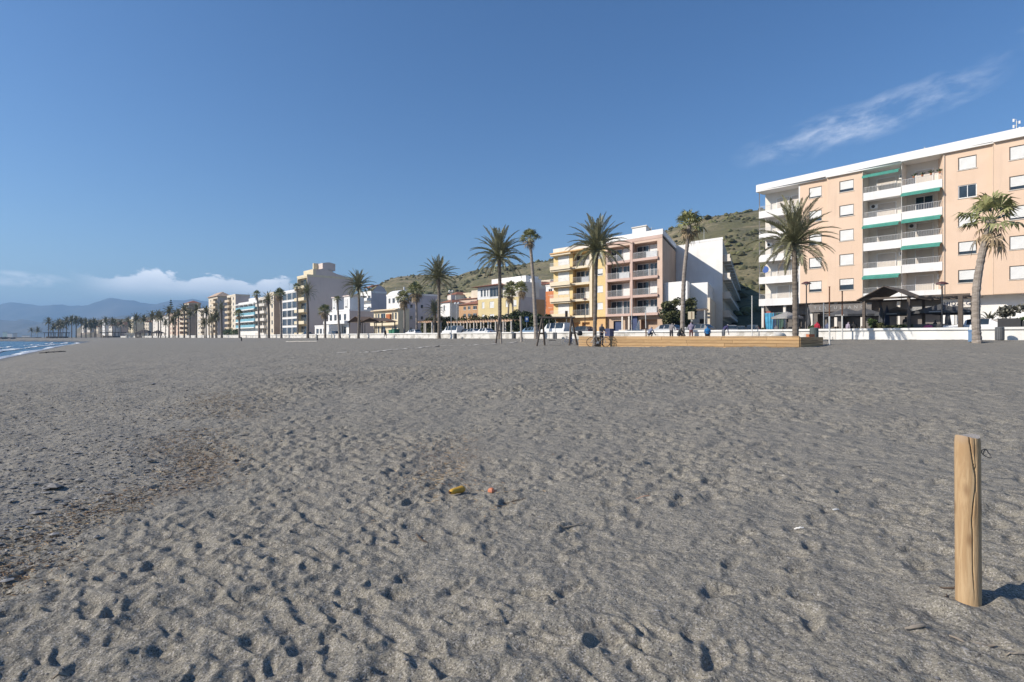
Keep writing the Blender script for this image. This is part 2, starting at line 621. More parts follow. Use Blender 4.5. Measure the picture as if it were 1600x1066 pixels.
def relief(x, y):
    r = np.hypot(x, y)
    fade = 1 / (1 + (r / 60.0) ** 2)
    g = sm(gravel(x, y), -0.5, 1.2)
    z = 0.10 * vnoise(x * 0.35, y * 0.35, 1) + 0.055 * vnoise(x * 1.3 + 7, y * 1.3, 2)
    # ridges dragged by feet, running away to the right
    a = x * 0.80 - y * 0.60
    b = x * 0.60 + y * 0.80
    z += (1 - 0.7 * g) * 0.030 * vnoise(a * 3.4, b * 1.5, 3) + (1 - 0.5 * g) * 0.016 * vnoise(a * 8, b * 5, 4)
    z += 0.010 * vnoise(x * 15, y * 15, 5) + 0.006 * vnoise(x * 34, y * 34, 6)
    # trampled dimples lying against one another
    wx, wy = a + 0.13 * vnoise(x * 4, y * 4, 14) + 0.05 * vnoise(x * 11, y * 11, 18), b + 0.13 * vnoise(x * 4, y * 4, 15) + 0.05 * vnoise(x * 11, y * 11, 19)
    f1, f2 = worley(wx * 4.4, wy * 7.6, 11)
    soft = sm(vnoise(x * 0.55, y * 0.55, 16) + 0.35 * vnoise(x * 2, y * 2, 17), -0.30, 0.15) * (1 - 0.75 * g) * (1 - 0.6 * sm(x - 0.38 * y - 2.5, 0, 2.5))
    z += soft * 0.040 * (sm(f1, 0.0, 0.70) - 0.5) + soft * 0.008 * (1 - sm(f2 - f1, 0.0, 0.25))
    f1, f2 = worley(wx * 9.0 + 4, wy * 14 + 3, 12)
    z += (0.35 + 0.65 * soft) * 0.018 * (sm(f1, 0.0, 0.64) - 0.5) * (1 - 0.4 * g)
    z += g * 0.020 * vnoise(x * 11 + y * 3, y * 16, 8)
    return 0.68 * z * fade * (1 + 1.1 * sm(r, 5.5, 18))


def build_sand():
    r = [0.5]
    while r[-1] < 1.6:
        r.append(r[-1] * 1.03)
    while r[-1] < 34:
        r.append(r[-1] * 1.0050)
    while r[-1] < 90:
        r.append(r[-1] * 1.012)
    while r[-1] < 900:
        r.append(r[-1] * 1.035)
    r = np.array(r)
    D = math.radians
    th = np.concatenate([np.linspace(D(-180), D(-66), 40, endpoint=False), np.linspace(D(-66), D(-49), 50, endpoint=False),
                         np.linspace(D(-49), D(49), 560, endpoint=False), np.linspace(D(49), D(66), 50, endpoint=False), np.linspace(D(66), D(180), 40, endpoint=False)])
    R, T = np.meshgrid(r, th, indexing='ij')
    X, Y = R * np.sin(T), R * np.cos(T)
    H = relief(X, Y)
    # ---- footprints: dents with pushed-up rims
    st = []
    def add(x, y, ang, k=1.0):
        rr = math.hypot(x, y)
        if 1.2 < rr < 30 and abs(math.atan2(x, y)) < D(66):
            st.append((x, y, ang, k))
    rnd = random.Random(3)
    for _ in range(3600):
        rr = math.sqrt(rnd.uniform(1.5, 26 ** 2))
        if rnd.random() < 0.35:
            rr *= 0.55
        tt = D(rnd.uniform(-58, 58))
        x, y = rr * math.sin(tt), rr * math.cos(tt)
        gv = float(gravel(x, y))
        k = rnd.uniform(0.35, 1.1) * (0.32 if gv > 0.6 else 1.0)
        if x > 0.38 * y + 3.5:
            k *= 0.55
        add(x, y, rnd.gauss(0.75, 0.5) + (math.pi if rnd.random() < 0.5 else 0), k)
    for _ in range(40):                      # walked trails
        x, y = rnd.uniform(-9, 16), rnd.uniform(1.0, 22)
        h = rnd.gauss(0.62, 0.35) + (math.pi if rnd.random() < 0.5 else 0)
        for q in range(rnd.randint(8, 26)):
            side = 0.11 if q % 2 else -0.11
            px, py = x - math.sin(h) * side, y + math.cos(h) * side
            k = rnd.uniform(0.8, 1.35)
            if float(gravel(px, py)) > 0.8:
                k *= 0.5
            if px > 0.38 * py + 3.5:
                k *= 0.6
            add(px, py, h + rnd.gauss(0, 0.15), k)
            x += math.cos(h) * 0.62
            y += math.sin(h) * 0.62
            h += rnd.gauss(0, 0.06)
    for px_, py_, kk in ((832, 928, 1.9), (745, 945, 1.0), (1120, 920, 1.1), (565, 990, 1.2), (600, 1030, 1.2), (690, 610, 1.0)):
        q_ = hit(px_, py_)
        st.append((q_.x, q_.y, -0.45, kk))
    for x, y, ang, k in st:
        rr = math.hypot(x, y)
        ph = math.atan2(x, y)
        ext = 0.36
        i0, i1 = np.searchsorted(r, rr - ext), np.searchsorted(r, rr + ext)
        j0, j1 = np.searchsorted(th, ph - ext / rr), np.searchsorted(th, ph + ext / rr)
        if i1 <= i0 or j1 <= j0:
            continue
        dx, dy = X[i0:i1, j0:j1] - x, Y[i0:i1, j0:j1] - y
        la, lb = (rnd.uniform(0.045, 0.10), rnd.uniform(0.035, 0.06)) if k < 0.85 else (rnd.uniform(0.085, 0.14), rnd.uniform(0.045, 0.072))
        u = (dx * math.cos(ang) + dy * math.sin(ang)) / la
        v = (-dx * math.sin(ang) + dy * math.cos(ang)) / lb
        v = v * (1 + 0.18 * u)
        q = np.sqrt(u * u + v * v)
        q = q * (1 + 0.35 * vnoise(dx * 16 + x * 3, dy * 16 + y * 3, 9))
        dent = -(0.046 * k * (0.80 if k > 0.85 else 0.75)) * (1 + 0.35 * u.clip(-1, 1)) * (1 - sm(q, 0.35, 1.15))
        rim = 0.014 * k * np.exp(-((q - 1.32) / 0.33) ** 2) * (1 + 0.6 * np.cos(np.arctan2(v, u)))
        H[i0:i1, j0:j1] += 0.56 * (dent + rim)
    # sand heaped around the post
    zb = ground(X, Y)
    Zz = zb + H
    hyp = np.hypot(X - POST[0], Y - POST[1])
    wp = 0.75 * (1 - sm(hyp, 0.10, 0.34))
    Zz = Zz * (1 - wp) + wp * (POSTZ + 0.012 + 0.05 * vnoise(X * 9, Y * 9, 88)) + 0.022 * np.exp(-((hyp - 0.15) / 0.06) ** 2) * (0.6 + np.sin(np.arctan2(Y - POST[1], X - POST[0]) * 2 + 1))
    # flat under promenade
    ni, nj = R.shape
    verts = np.stack([X, Y, Zz], -1).reshape(-1, 3)
    idx = np.arange(ni * nj).reshape(ni, nj)
    a = idx[:-1, :]
    b = idx[1:, :]
    an, bn = np.roll(a, -1, 1), np.roll(b, -1, 1)
    faces = np.stack([a, an, bn, b], -1).reshape(-1, 4)
    # leave out faces far inland of the wall
    wv = UN[0] * X + UN[1] * Y
    sv = US[0] * X + US[1] * Y
    keep = ((wv < WALL_W + 1.2) | (sv < -470)).reshape(-1)[faces].any(1) & (Zz.reshape(-1)[faces] > -1.6).any(1)
    faces = faces[keep]
    me = bpy.data.meshes.new('sand')
    me.vertices.add(len(verts) + 1)
    ctr = np.array([[0, 0, Zz[0].mean()]])
    me.vertices.foreach_set('co', np.concatenate([verts, ctr]).ravel())
    nf = len(faces)
    tri = np.stack([idx[0], np.full(nj, len(verts)), np.roll(idx[0], -1)], -1)
    me.loops.add(nf * 4 + nj * 3)
    me.loops.foreach_set('vertex_index', np.concatenate([faces.ravel(), tri.ravel()]).astype(np.int32))
    me.polygons.add(nf + nj)
    ls = np.concatenate([np.arange(nf) * 4, nf * 4 + np.arange(nj) * 3]).astype(np.int32)
    me.polygons.foreach_set('loop_start', ls)
    me.update(calc_edges=True)
    me.polygons.foreach_set('use_smooth', [True] * (nf + nj))
    # wetness, pebbles, litter
    x, y = X.reshape(-1), Y.reshape(-1)
    s_ = US[0] * x + US[1] * y
    d = UN[0] * x + UN[1] * y - np.interp(s_, _SH[:, 0], _SH[:, 1])
    wet = 1 - sm(d + 2.0 * vnoise(x * 0.3, y * 0.3, 20), 1.0, 4.5)
    gr = gravel(x, y)
    peb = sm(gr + 0.9 * vnoise(x * 0.8, y * 0.8, 21), -0.2, 1.0)
    lit = np.exp(-((gr - 0.25 + 0.8 * vnoise(x * 1.1, y * 1.1, 22)) / 0.42) ** 2) * sm(vnoise(x * 0.7, y * 0.7, 23), -0.25, 0.2) * (1 - sm(np.hypot(x, y), 8, 16))
    pa = np.exp(-(((x + 0.7) / 0.45) ** 2 + ((y - 6.2) / 0.9) ** 2))
    lit = np.clip(lit + 0.6 * pa, 0, 1)
    colr = np.stack([wet, peb, lit, np.ones_like(wet)], -1)
    colr = np.concatenate([colr, [[0, 0, 0, 1]]]).astype(np.float32)
    ca = me.color_attributes.new('beach', 'FLOAT_COLOR', 'POINT')
    ca.data.foreach_set('color', colr.ravel())
    me.materials.append(sand_material())
    me.validate()
    o = put('sand', me, kind='structure')
    global SANDH
    SANDH = (r, th, Zz)
    return o


_p = hit(1507, 940)
POST = (_p.x + 0.02, _p.y)
POSTZ = _p.z
build_sand()


def GZ(x, y):
    """sand height with its relief"""
    r, th, Zz = SANDH
    i = min(max(np.searchsorted(r, math.hypot(x, y)), 0), len(r) - 1)
    j = min(max(np.searchsorted(th, math.atan2(x, y)), 0), len(th) - 1)
    return float(Zz[i, j])


# ------------------------------------------------------------------ sea, plain, mountains, hill
def sea_material():
    m = bpy.data.materials.new('sea_water')
    m.use_nodes = True
    t = NT(m.node_tree)
    p = m.node_tree.nodes['Principled BSDF']
    p.inputs['Base Color'].default_value = (0.012, 0.075, 0.13, 1)
    p.inputs['Roughness'].default_value = 0.22
    v = t.n('ShaderNodeTexCoord').outputs['Object']
    b = t.n('ShaderNodeBump')
    b.inputs['Distance'].default_value = 0.55
    mp = t.n('ShaderNodeMapping')
    mp.inputs['Rotation'].default_value = (0, 0, 0.8)
    mp.inputs['Scale'].default_value = (1.0, 0.35, 1)
    t.lk(v, mp.inputs[0])
    t.lk(t.noise(mp.outputs[0], 0.5, 6, 0.62), b.inputs['Height'])
    t.lk(b.outputs[0], p.inputs['Normal'])
    return m


b = MB()
b.quad((-14000, -3000, 0), (3000, -3000, 0), (3000, 12000, 0), (-14000, 12000, 0))
b.build('sea', sea_material(), kind='structure')

PLAINM = mat('dry_plain', (0.17, 0.15, 0.11), (0.10, 0.105, 0.06), 0.01, 0.95)
b = MB()
def swq(b, s0, s1, w0, w1, z):
    b.quad((*XY(s0, w0), z), (*XY(s1, w0), z), (*XY(s1, w1), z), (*XY(s0, w1), z))
swq(b, -700, 160, 74, 400, 2.55)
b.quad((-3500, 520, 2.2), (-330, 520, 2.2), (2600, 1500, 2.2), (2600, 9000, 2.2))
b.quad((-3500, 520, 2.2), (2600, 9000, 2.2), (-6000, 9000, 2.2), (-6000, 900, 2.2))
b.build('plain', PLAINM, kind='structure')

MOUNTM = mat('far_mountain_scrub', (0.075, 0.075, 0.055), (0.12, 0.105, 0.08), 0.002, 0.95)


def ridge_mesh(name, pts, Yr, depth, m, amp, seed, back=0.7):
    """a range of hills: pts = (px, py) of its skyline at distance Yr"""
    px = np.linspace(pts[0][0], pts[-1][0], 260)
    py = np.interp(px, [p[0] for p in pts], [p[1] for p in pts])
    rows = 26
    V = np.zeros((rows, len(px), 3))
    for k in range(rows):
        t = k / (rows - 1) * 1.35
        Yk = Yr + (t - 1) * depth
        hk = (HOR - py) / FPX * Yr
        prof = np.where(t <= 1, sm(t, 0, 1.0) ** 0.85, 1 - sm(t - 1, 0, 0.7) * back)
        X = (px - 800) / FPX * Yk
        nz = vnoise(X / (depth * 0.16), np.full_like(X, Yk / (depth * 0.22)), seed) + 0.5 * vnoise(X / (depth * 0.07), np.full_like(X, Yk / (depth * 0.1)), seed + 1)
        V[k] = np.stack([X, np.full_like(X, Yk), 2.2 + (EYE - 2.2) * prof + hk * prof + nz * amp * min(1, 4 * t) * (0.5 if abs(t - 1) < 0.06 else 1)], -1)
    idx = np.arange(rows * len(px)).reshape(rows, len(px))
    f = np.stack([idx[:-1, :-1], idx[:-1, 1:], idx[1:, 1:], idx[1:, :-1]], -1).reshape(-1, 4)
    me = bpy.data.meshes.new(name)
    me.from_pydata(V.reshape(-1, 3).tolist(), [], f.tolist())
    me.polygons.foreach_set('use_smooth', [True] * len(me.polygons))
    me.materials.append(m)
    return put(name, me, kind='structure')


ridge_mesh('mountain_range', [(-700, 495), (-300, 486), (-100, 481), (0, 478), (18, 476), (40, 479), (90, 481), (140, 479), (160, 473), (172, 470), (190, 469), (210, 471), (238, 475), (262, 472), (285, 470), (330, 471), (380, 474), (460, 478), (620, 484), (900, 490)], 6200, 1500, MOUNTM, 75, 31)
ridge_mesh('mountain_foothills', [(-700, 515), (-300, 508), (0, 501), (60, 503), (130, 501), (200, 497), (260, 500), (330, 498), (420, 502), (560, 505)], 3800, 900, MOUNTM, 40, 41)
TOWNM = mat('beige_hillside', (0.22, 0.18, 0.135), (0.13, 0.12, 0.08), 0.05, 0.95)
ridge_mesh('town_hillside', [(120, 514), (140, 502), (165, 498), (200, 499), (230, 496), (252, 494), (275, 498), (300, 502), (340, 502), (420, 503), (500, 505)], 620, 120, TOWNM, 1.2, 51)

HILLP = [(540, 470, 430), (570, 456, 430), (590, 446, 430), (605, 437, 430), (622, 433, 430), (640, 432, 430), (668, 430, 425), (690, 432, 420), (715, 431, 415), (735, 424, 405), (760, 418, 400), (800, 415, 395), (840, 410, 390), (870, 404, 380), (930, 388, 370), (990, 374, 360), (1035, 364, 350), (1060, 354, 345), (1085, 345, 340), (1110, 339, 335), (1150, 333, 330), (1190, 329, 325), (1300, 322, 320), (1500, 318, 310), (1900, 330, 300), (2600, 350, 280)]


def hill_material():
    m = bpy.data.materials.new('scrubby_hillside')
    m.use_nodes = True
    t = NT(m.node_tree)
    p = m.node_tree.nodes['Principled BSDF']
    p.inputs['Roughness'].default_value = 0.95
    v = t.n('ShaderNodeTexCoord').outputs['Object']
    mp = t.n('ShaderNodeMapping')
    mp.inputs['Scale'].default_value = (0.35, 0.35, 2.4)
    t.lk(v, mp.inputs[0])
    c = t.mix(t.sstep(t.noise(v, 0.05, 5, 0.65), 0.35, 0.62), (0.235, 0.195, 0.11), (0.13, 0.122, 0.055))
    c = t.mix(t.sstep(t.noise(v, 0.45, 5, 0.7), 0.44, 0.66), c, (0.095, 0.092, 0.045))
    c = t.mix(t.m('MULTIPLY', t.sstep(t.noise(mp.outputs[0], 0.14, 4, 0.6), 0.56, 0.68), 0.7), c, (0.28, 0.225, 0.14))
    t.lk(c, p.inputs['Base Color'])
    b = t.n('ShaderNodeBump')
    b.inputs['Distance'].default_value = 0.6
    t.lk(t.noise(v, 0.4, 6, 0.7), b.inputs['Height'])
    t.lk(b.outputs[0], p.inputs['Normal'])
    return m


def build_hill():
    px = np.linspace(HILLP[0][0], HILLP[-1][0], 420)
    py = np.interp(px, [p[0] for p in HILLP], [p[1] for p in HILLP])
    yr = np.interp(px, [p[0] for p in HILLP], [p[2] for p in HILLP])
    r = (px - 800) / FPX
    wb = 112.0
    yb = np.clip(np.array([XY(S(p, wb), wb)[1] for p in px]), 40, 300)
    rows = 90
    V = np.zeros((rows, len(px), 3))
    for k in range(rows):
        t = k / (rows - 1) * 1.25
        Yk = yb + (yr - yb) * t
        hk = (HOR - py) / FPX * yr + EYE - 3.2
        prof = 0.75 * min(t, 1) + 0.25 * float(sm(np.array(t), 0, 1)) if t <= 1 else 1 - (t - 1) * 1.4
        X = r * Yk
        nz = 2.6 * vnoise(X / 30, Yk / 30, 61) + 1.5 * vnoise(X / 12, Yk / 12, 62) + 0.8 * vnoise(X / 5, Yk / 5, 63)
        step = 0.9 * np.sin(hk * prof / 1.4 + 2 * vnoise(X / 40, Yk / 40, 64))     # old terraces
        V[k] = np.stack([X, Yk, 3.2 + hk * prof + (nz + step) * min(1, 5 * t) * (0.35 if 0.93 < t < 1.05 else 1)], -1)
    idx = np.arange(rows * len(px)).reshape(rows, len(px))
    f = np.stack([idx[:-1, :-1], idx[:-1, 1:], idx[1:, 1:], idx[1:, :-1]], -1).reshape(-1, 4)
    me = bpy.data.meshes.new('hill')
    me.from_pydata(V.reshape(-1, 3).tolist(), [], f.tolist())
    me.polygons.foreach_set('use_smooth', [True] * len(me.polygons))
    me.materials.append(hill_material())
    put('hill', me, kind='structure')
    # scrub: bushy clumps too many to count
    g = np.random.default_rng(5)
    n = 13000
    vs, fs = [], []
    ph = [(math.cos(a) * rr, math.sin(a) * rr, z) for z, rr, k in ((-.2, .9, 5), (.45, .75, 5)) for a in [2 * math.pi * (j + (.5 if z > 0 else 0)) / 5 for j in range(5)]] + [(0, 0, .85)]
    fc = [(j, (j + 1) % 5, 5 + j) for j in range(5)] + [((j + 1) % 5, 5 + (j + 1) % 5, 5 + j) for j in range(5)] + [(5 + j, 5 + (j + 1) % 5, 10) for j in range(5)]
    for _ in range(n):
        k = int(g.uniform(2, 74))
        i = int(g.uniform(0, len(px) - 1))
        if vnoise(np.array(V[k, i, 0] / 16), np.array(V[k, i, 1] / 16), 66) < -0.12 or (px[i] > 1250 and g.random() < .7):
            continue
        P = V[k, i] + g.normal(0, .8, 3) * (1, 1, 0.1)
        sc = .35 + 1.0 * g.random() ** 2 * 1.6 * (1.7 if g.random() < .05 else 1)
        i0 = len(vs)
        vs += [(P[0] + x * sc * g.uniform(.7, 1.3), P[1] + y * sc * g.uniform(.7, 1.3), P[2] + z * sc * g.uniform(.6, 1.2)) for x, y, z in ph]
        fs += [tuple(i0 + q for q in t) for t in fc]
    me = bpy.data.meshes.new('hill_scrub')
    me.from_pydata(vs, [], fs)
    me.materials.append(mat('scrub', (0.085, 0.086, 0.036), (0.125, 0.117, 0.052), 0.08, 0.9, 0.12, 3, island=0.5))
    put('hill_scrub', me, kind='stuff', label='low dark green scrub scattered over the terraced hill behind the town', category='scrub')


build_hill()

# ------------------------------------------------------------------ promenade, road, sea wall
b = MB()
swq(b, -470, 120, WALL_W + 0.2, 57.0, 2.86)
b.build('promenade', PAVE, kind='structure')
b = MB()
swq(b, -600, 120, 56.8, 64.6, 2.74)
_sr = S(1184, ROW_W)
b.quad((*XY(_sr - 10.5 + .484 * 8, 64.0), 2.745), (*XY(_sr - .5 + .484 * 8, 64.0), 2.745), (*XY(_sr - .5 - .484 * 80, 152.0), 2.745), (*XY(_sr - 10.5 - .484 * 80, 152.0), 2.745))
b.build('road', ASPH, kind='structure')
b = MB()
for (s0, s1, w0, w1, z0, z1) in ((-470, 120, 56.9, 57.15, 2.4, 2.868), (-600, -48, 64.4, 64.65, 2.4, 2.87), (-31, 120, 64.4, 64.65, 2.4, 2.87)):
    p = [XY(s0, w0), XY(s1, w0), XY(s1, w1), XY(s0, w1)]
    b.prismz(p, z0, z1)
b.build('kerb', CONC, kind='structure')
b = MB()
swq(b, -31, 120, 64.6, 76, 2.862)
swq(b, -600, -48, 64.6, 74.2, 2.862)
b.build('pavement', PAVE, kind='structure')
b = MB()
for k in range(-60, 18):
    swq(b, k * 6.0, k * 6.0 + 2.4, 60.6, 60.75, 2.749)
b.build('road_marking', mat('road_paint', (0.7, 0.7, 0.68), None, 3, 0.8), kind='structure')

WALLW = mat('whitewashed_wall', (0.78, 0.775, 0.75), (0.70, 0.69, 0.66), 0.8, 0.9, 0.006, 22)
WALLO = mat('weathered_wall', (0.66, 0.64, 0.60), (0.44, 0.42, 0.38), 0.9, 0.92, 0.01, 14, lo=0.45, hi=0.62)
wroot = thing('sea_wall', 'long low white wall with a projecting coping between the beach and the promenade', 'wall', (*XY(0, WALL_W), 0), ROT)
wr = random.Random(2)
s = -470.0
sbreak = S(1306, WALL_W)
while s < 60:
    e = s + (9.0 if s > -160 else 26.0)
    if s < sbreak < e - 0.5:
        e = sbreak
    clean = s >= sbreak - 0.1
    b = MB()
    b.box(s + 0.012, e - 0.012, 0.0, 0.34, 1.6, 3.42 - 0.17)
    if not clean:
        b.box(s + 0.2, e - 0.25, -0.06, -0.002, 1.6, 2.72 + wr.uniform(-0.08, 0.12))
    b.build('wall_panel', WALLW if clean else WALLO, wroot)
    b = MB()
    b.box(s + 0.01, e - 0.01, -0.13, 0.44, 3.252, 3.42)
    b.build('coping', WALLW, wroot)
    s = e

# ------------------------------------------------------------------ building kit
_C = {}


def shared(key, fn):
    if key not in _C:
        _C[key] = fn()
    return _C[key]


def ringbox(b, w_, h_, t, y0, y1):
    b.box(0, w_, y0, y1, 0, t).box(0, w_, y0, y1, h_ - t, h_).box(0, t, y0, y1, t, h_ - t).box(w_ - t, w_, y0, y1, t, h_ - t)
    return b


def window(root, x, y, z, w_, h_, style='glass', fm=None, name='window'):
    """frame part with a pane or a shutter as its sub-part; y is the wall face"""
    k = (round(w_, 2), round(h_, 2))
    fm = fm or FRAMEW
    fr = shared(('fr', k, fm.name), lambda: ringbox(MB(), w_, h_, 0.07, 0.06, 0.16).mesh('window_frame', fm))
    o = put(name, fr, root, (x, y, z))
    if name == 'window':
        put('sill', shared(('si', k[0]), lambda: MB().box(-.06, w_ + .06, -.07, .059, -.055, -.002).mesh('sill', WHITE2)), o)
    if style in ('shut', 'shutb'):
        fr_ = random.choice((1, 1, 1, 1, 1, 1, 1, .78, .9, .55)) if style == 'shut' else 1
        if fr_ < 1:
            put('pane', shared(('pl', k), lambda: MB().box(.07, w_ - .07, 0.115, 0.125, .07, h_ - .07).mesh('pane', PANE)), o)
        lo_ = 0.07 + (h_ - .14) * (1 - fr_)

        def mk():
            b = MB()
            n = max(4, int(h_ / 0.11))
            for q in range(n):
                z0, z1 = lo_ + (h_ - .07 - lo_) * q / n, lo_ + (h_ - .07 - lo_) * (q + 1) / n
                b.quad((0.07, 0.075, z0), (w_ - .07, 0.075, z0), (w_ - .07, 0.09, z1), (0.07, 0.09, z1))
                b.quad((0.07, 0.09, z1), (w_ - .07, 0.09, z1), (w_ - .07, 0.075, z1), (0.07, 0.075, z1))
            return b.mesh('shutter', SHUT if style == 'shut' else SHUTB)
        put('shutter', shared(('sh', k, style, fr_), mk), o)
    else:
        n = 1 if w_ < 0.9 else (2 if w_ < 2.6 else 3)
        pw = (w_ - .14) / n
        pane = shared(('pa', k, n), lambda: MB().box(0, pw - .03, 0.11, 0.125, 0.09, h_ - .09).mesh('pane', PANE))
        bar = shared(('ba', k, n, fm.name), lambda: MB().box(-.03, .03, 0.08, 0.15, 0.07, h_ - .07).mesh('mullion', fm))
        for q in range(n):
            put('pane', pane, o, (0.07 + pw * q + .015, 0, 0))
            if q:
                put('mullion', bar, o, (0.07 + pw * q, 0, 0))
    return o


def railing(parent, x0, x1, y, z, h=0.95, m=None, gap=0.14):
    b = MB()
    n = max(2, int((x1 - x0) / gap))
    for q in range(n + 1):
        x = x0 + (x1 - x0) * q / n
        b.box(x - .011, x + .011, y - .011, y + .011, z, z + h - .03)
    b.box(x0, x1, y - .025, y + .025, z + h - .03, z + h)
    return b.build('railing', m or RAIL, parent, kind='stuff')


def shell(root, L, D, z0, z1, m, name='wall', ops=(), left=True):
    """one block: front wall with its openings and three plain sides"""
    b = MB()
    b.facade(0, 0, L, z0, z1, list(ops))
    o = b.build(name, m, root)
    return o


def sides(root, L, D, z0, z1, m, name='side_wall', mleft=None):
    MB().quad((L, 0, z0), (L, D, z0), (L, D, z1), (L, 0, z1)).build(name, m, root)
    b = MB()
    b.quad((0, D, z0), (0, 0, z0), (0, 0, z1), (0, D, z1))
    b.quad((L, D, z0), (0, D, z0), (0, D, z1), (L, D, z1))
    b.build('rear_wall', mleft or m, root)


def roof(root, L, D, z, m=None, par=0.5, parm=None, x0=0.0, lip=0.08):
    MB().quad((x0, 0, z), (L, 0, z), (L, D, z), (x0, D, z)).build('roof', m or CONC, root)
    if par:
        b = MB()
        b.box(x0 - lip, L + lip, -lip, .18, z - .02, z + par).box(x0 - lip, L + lip, D - .18, D + lip, z - .02, z + par)
        b.box(x0 - lip, x0 + .18, .18, D - .18, z - .02, z + par).box(L - .18, L + lip, .18, D - .18, z - .02, z + par)
        b.build('parapet', parm or WHITE, root)


def skew(root, k=0.484):
    """party walls of this block follow the slanting side street"""
    def sh(o, top):
        me = o.data
        if me is not None and me.users == 1:
            oy = 0.0
            for v in me.vertices:
                v.co.x -= k * v.co.y
        if top:
            o.location.x -= k * o.location.y
        for ch in o.children:
            if ch.data is not None and ch.data.users == 1:
                sh(ch, False)
    for ch in root.children:
        sh(ch, True)


def Lat(px, s_, wv):
    """depth along the skewed side wall that starts at (s_, wv) and ends at photo column px"""
    r = (px - 800) / FPX
    x, y = XY(s_, wv)
    l = (r * y - x) / (0.395 - r * 0.919)
    return l * 0.9005


def awning(root, x0, x1, y, z, out=0.7, drop=0.35, m=None):
    b = MB()
    b.prismx([(y, z), (y - out, z - drop), (y - out, z - drop - .22), (y - out + .03, z - drop - .22), (y - out + .03, z - drop + .02), (y, z + .05)], x0, x1)
    return b.build('awning', m or GREENA, root)


def hiproof(root, x0, x1, y0, y1, z, h, m=None, over=0.4):
    x0, x1, y0, y1 = x0 - over, x1 + over, y0 - over, y1 + over
    k = min(x1 - x0, y1 - y0) / 2
    if x1 - x0 > y1 - y0:
        r0, r1 = (x0 + k, (y0 + y1) / 2, z + h), (x1 - k, (y0 + y1) / 2, z + h)
    else:
        r0, r1 = ((x0 + x1) / 2, y0 + k, z + h), ((x0 + x1) / 2, y1 - k, z + h)
    a, b_, c, d = (x0, y0, z), (x1, y0, z), (x1, y1, z), (x0, y1, z)
    b = MB()
    if x1 - x0 > y1 - y0:
        b.quad(a, b_, r1, r0).tri(b_, c, r1).quad(c, d, r0, r1).tri(d, a, r0)
    else:
        b.tri(a, b_, r0).quad(b_, c, r1, r0).tri(c, d, r1).quad(d, a, r0, r1)
    b.quad(d, c, b_, a)
    return b.build('roof', m or TILE, root)


def bthing(name, label, s, wv, group=None, cat='building', z=STREET):
    return thing(name, label, cat, (*XY(s, wv), z), ROT, group)


# ------------------------------------------------------------------ peach block on the right
s0 = S(1186, ROW_W)
P = bthing('peach_apartment_block', 'six storey peach and white apartment block with green awnings above a cafe terrace', s0, ROW_W)
X = lambda px, y=0: S(px, ROW_W + y) - s0
F0, FH, NF = 6.85 - STREET, 2.83, 5
ZF = [F0 + 0.42 + FH * k for k in range(NF)]
ZTOP = 21.45 - STREET
DEPTH = 15.0
secs = [('loggia', 1186, 1250, 0.0), ('peach', 1250, 1294, 0.0), ('peach', 1294, 1349, -.38), ('loggia', 1349, 1411, -.38), ('loggia', 1411, 1473, -.85), ('peach', 1473, 1554, -.85), ('peach', 1554, 1730, -1.25)]
XS = []
for i, (kind, pa, pb, y) in enumerate(secs):
    XS.append((X(pa, y if i in (3, 4, 5, 6, 2) else 0), X(pb, y)))
XS = [(XS[i][0] if i == 0 else XS[i - 1][1], XS[i][1]) for i in range(len(XS))]
wins = {1: [(1264, 1284)], 2: [(1311.5, 1334)], 5: [(1497, 1526)], 6: [(1577, 1604), (1655, 1685)]}
MW = mat('white_balcony_render', (0.79, 0.775, 0.75), (0.70, 0.68, 0.655), 0.5, 0.85, 0.003, 30)
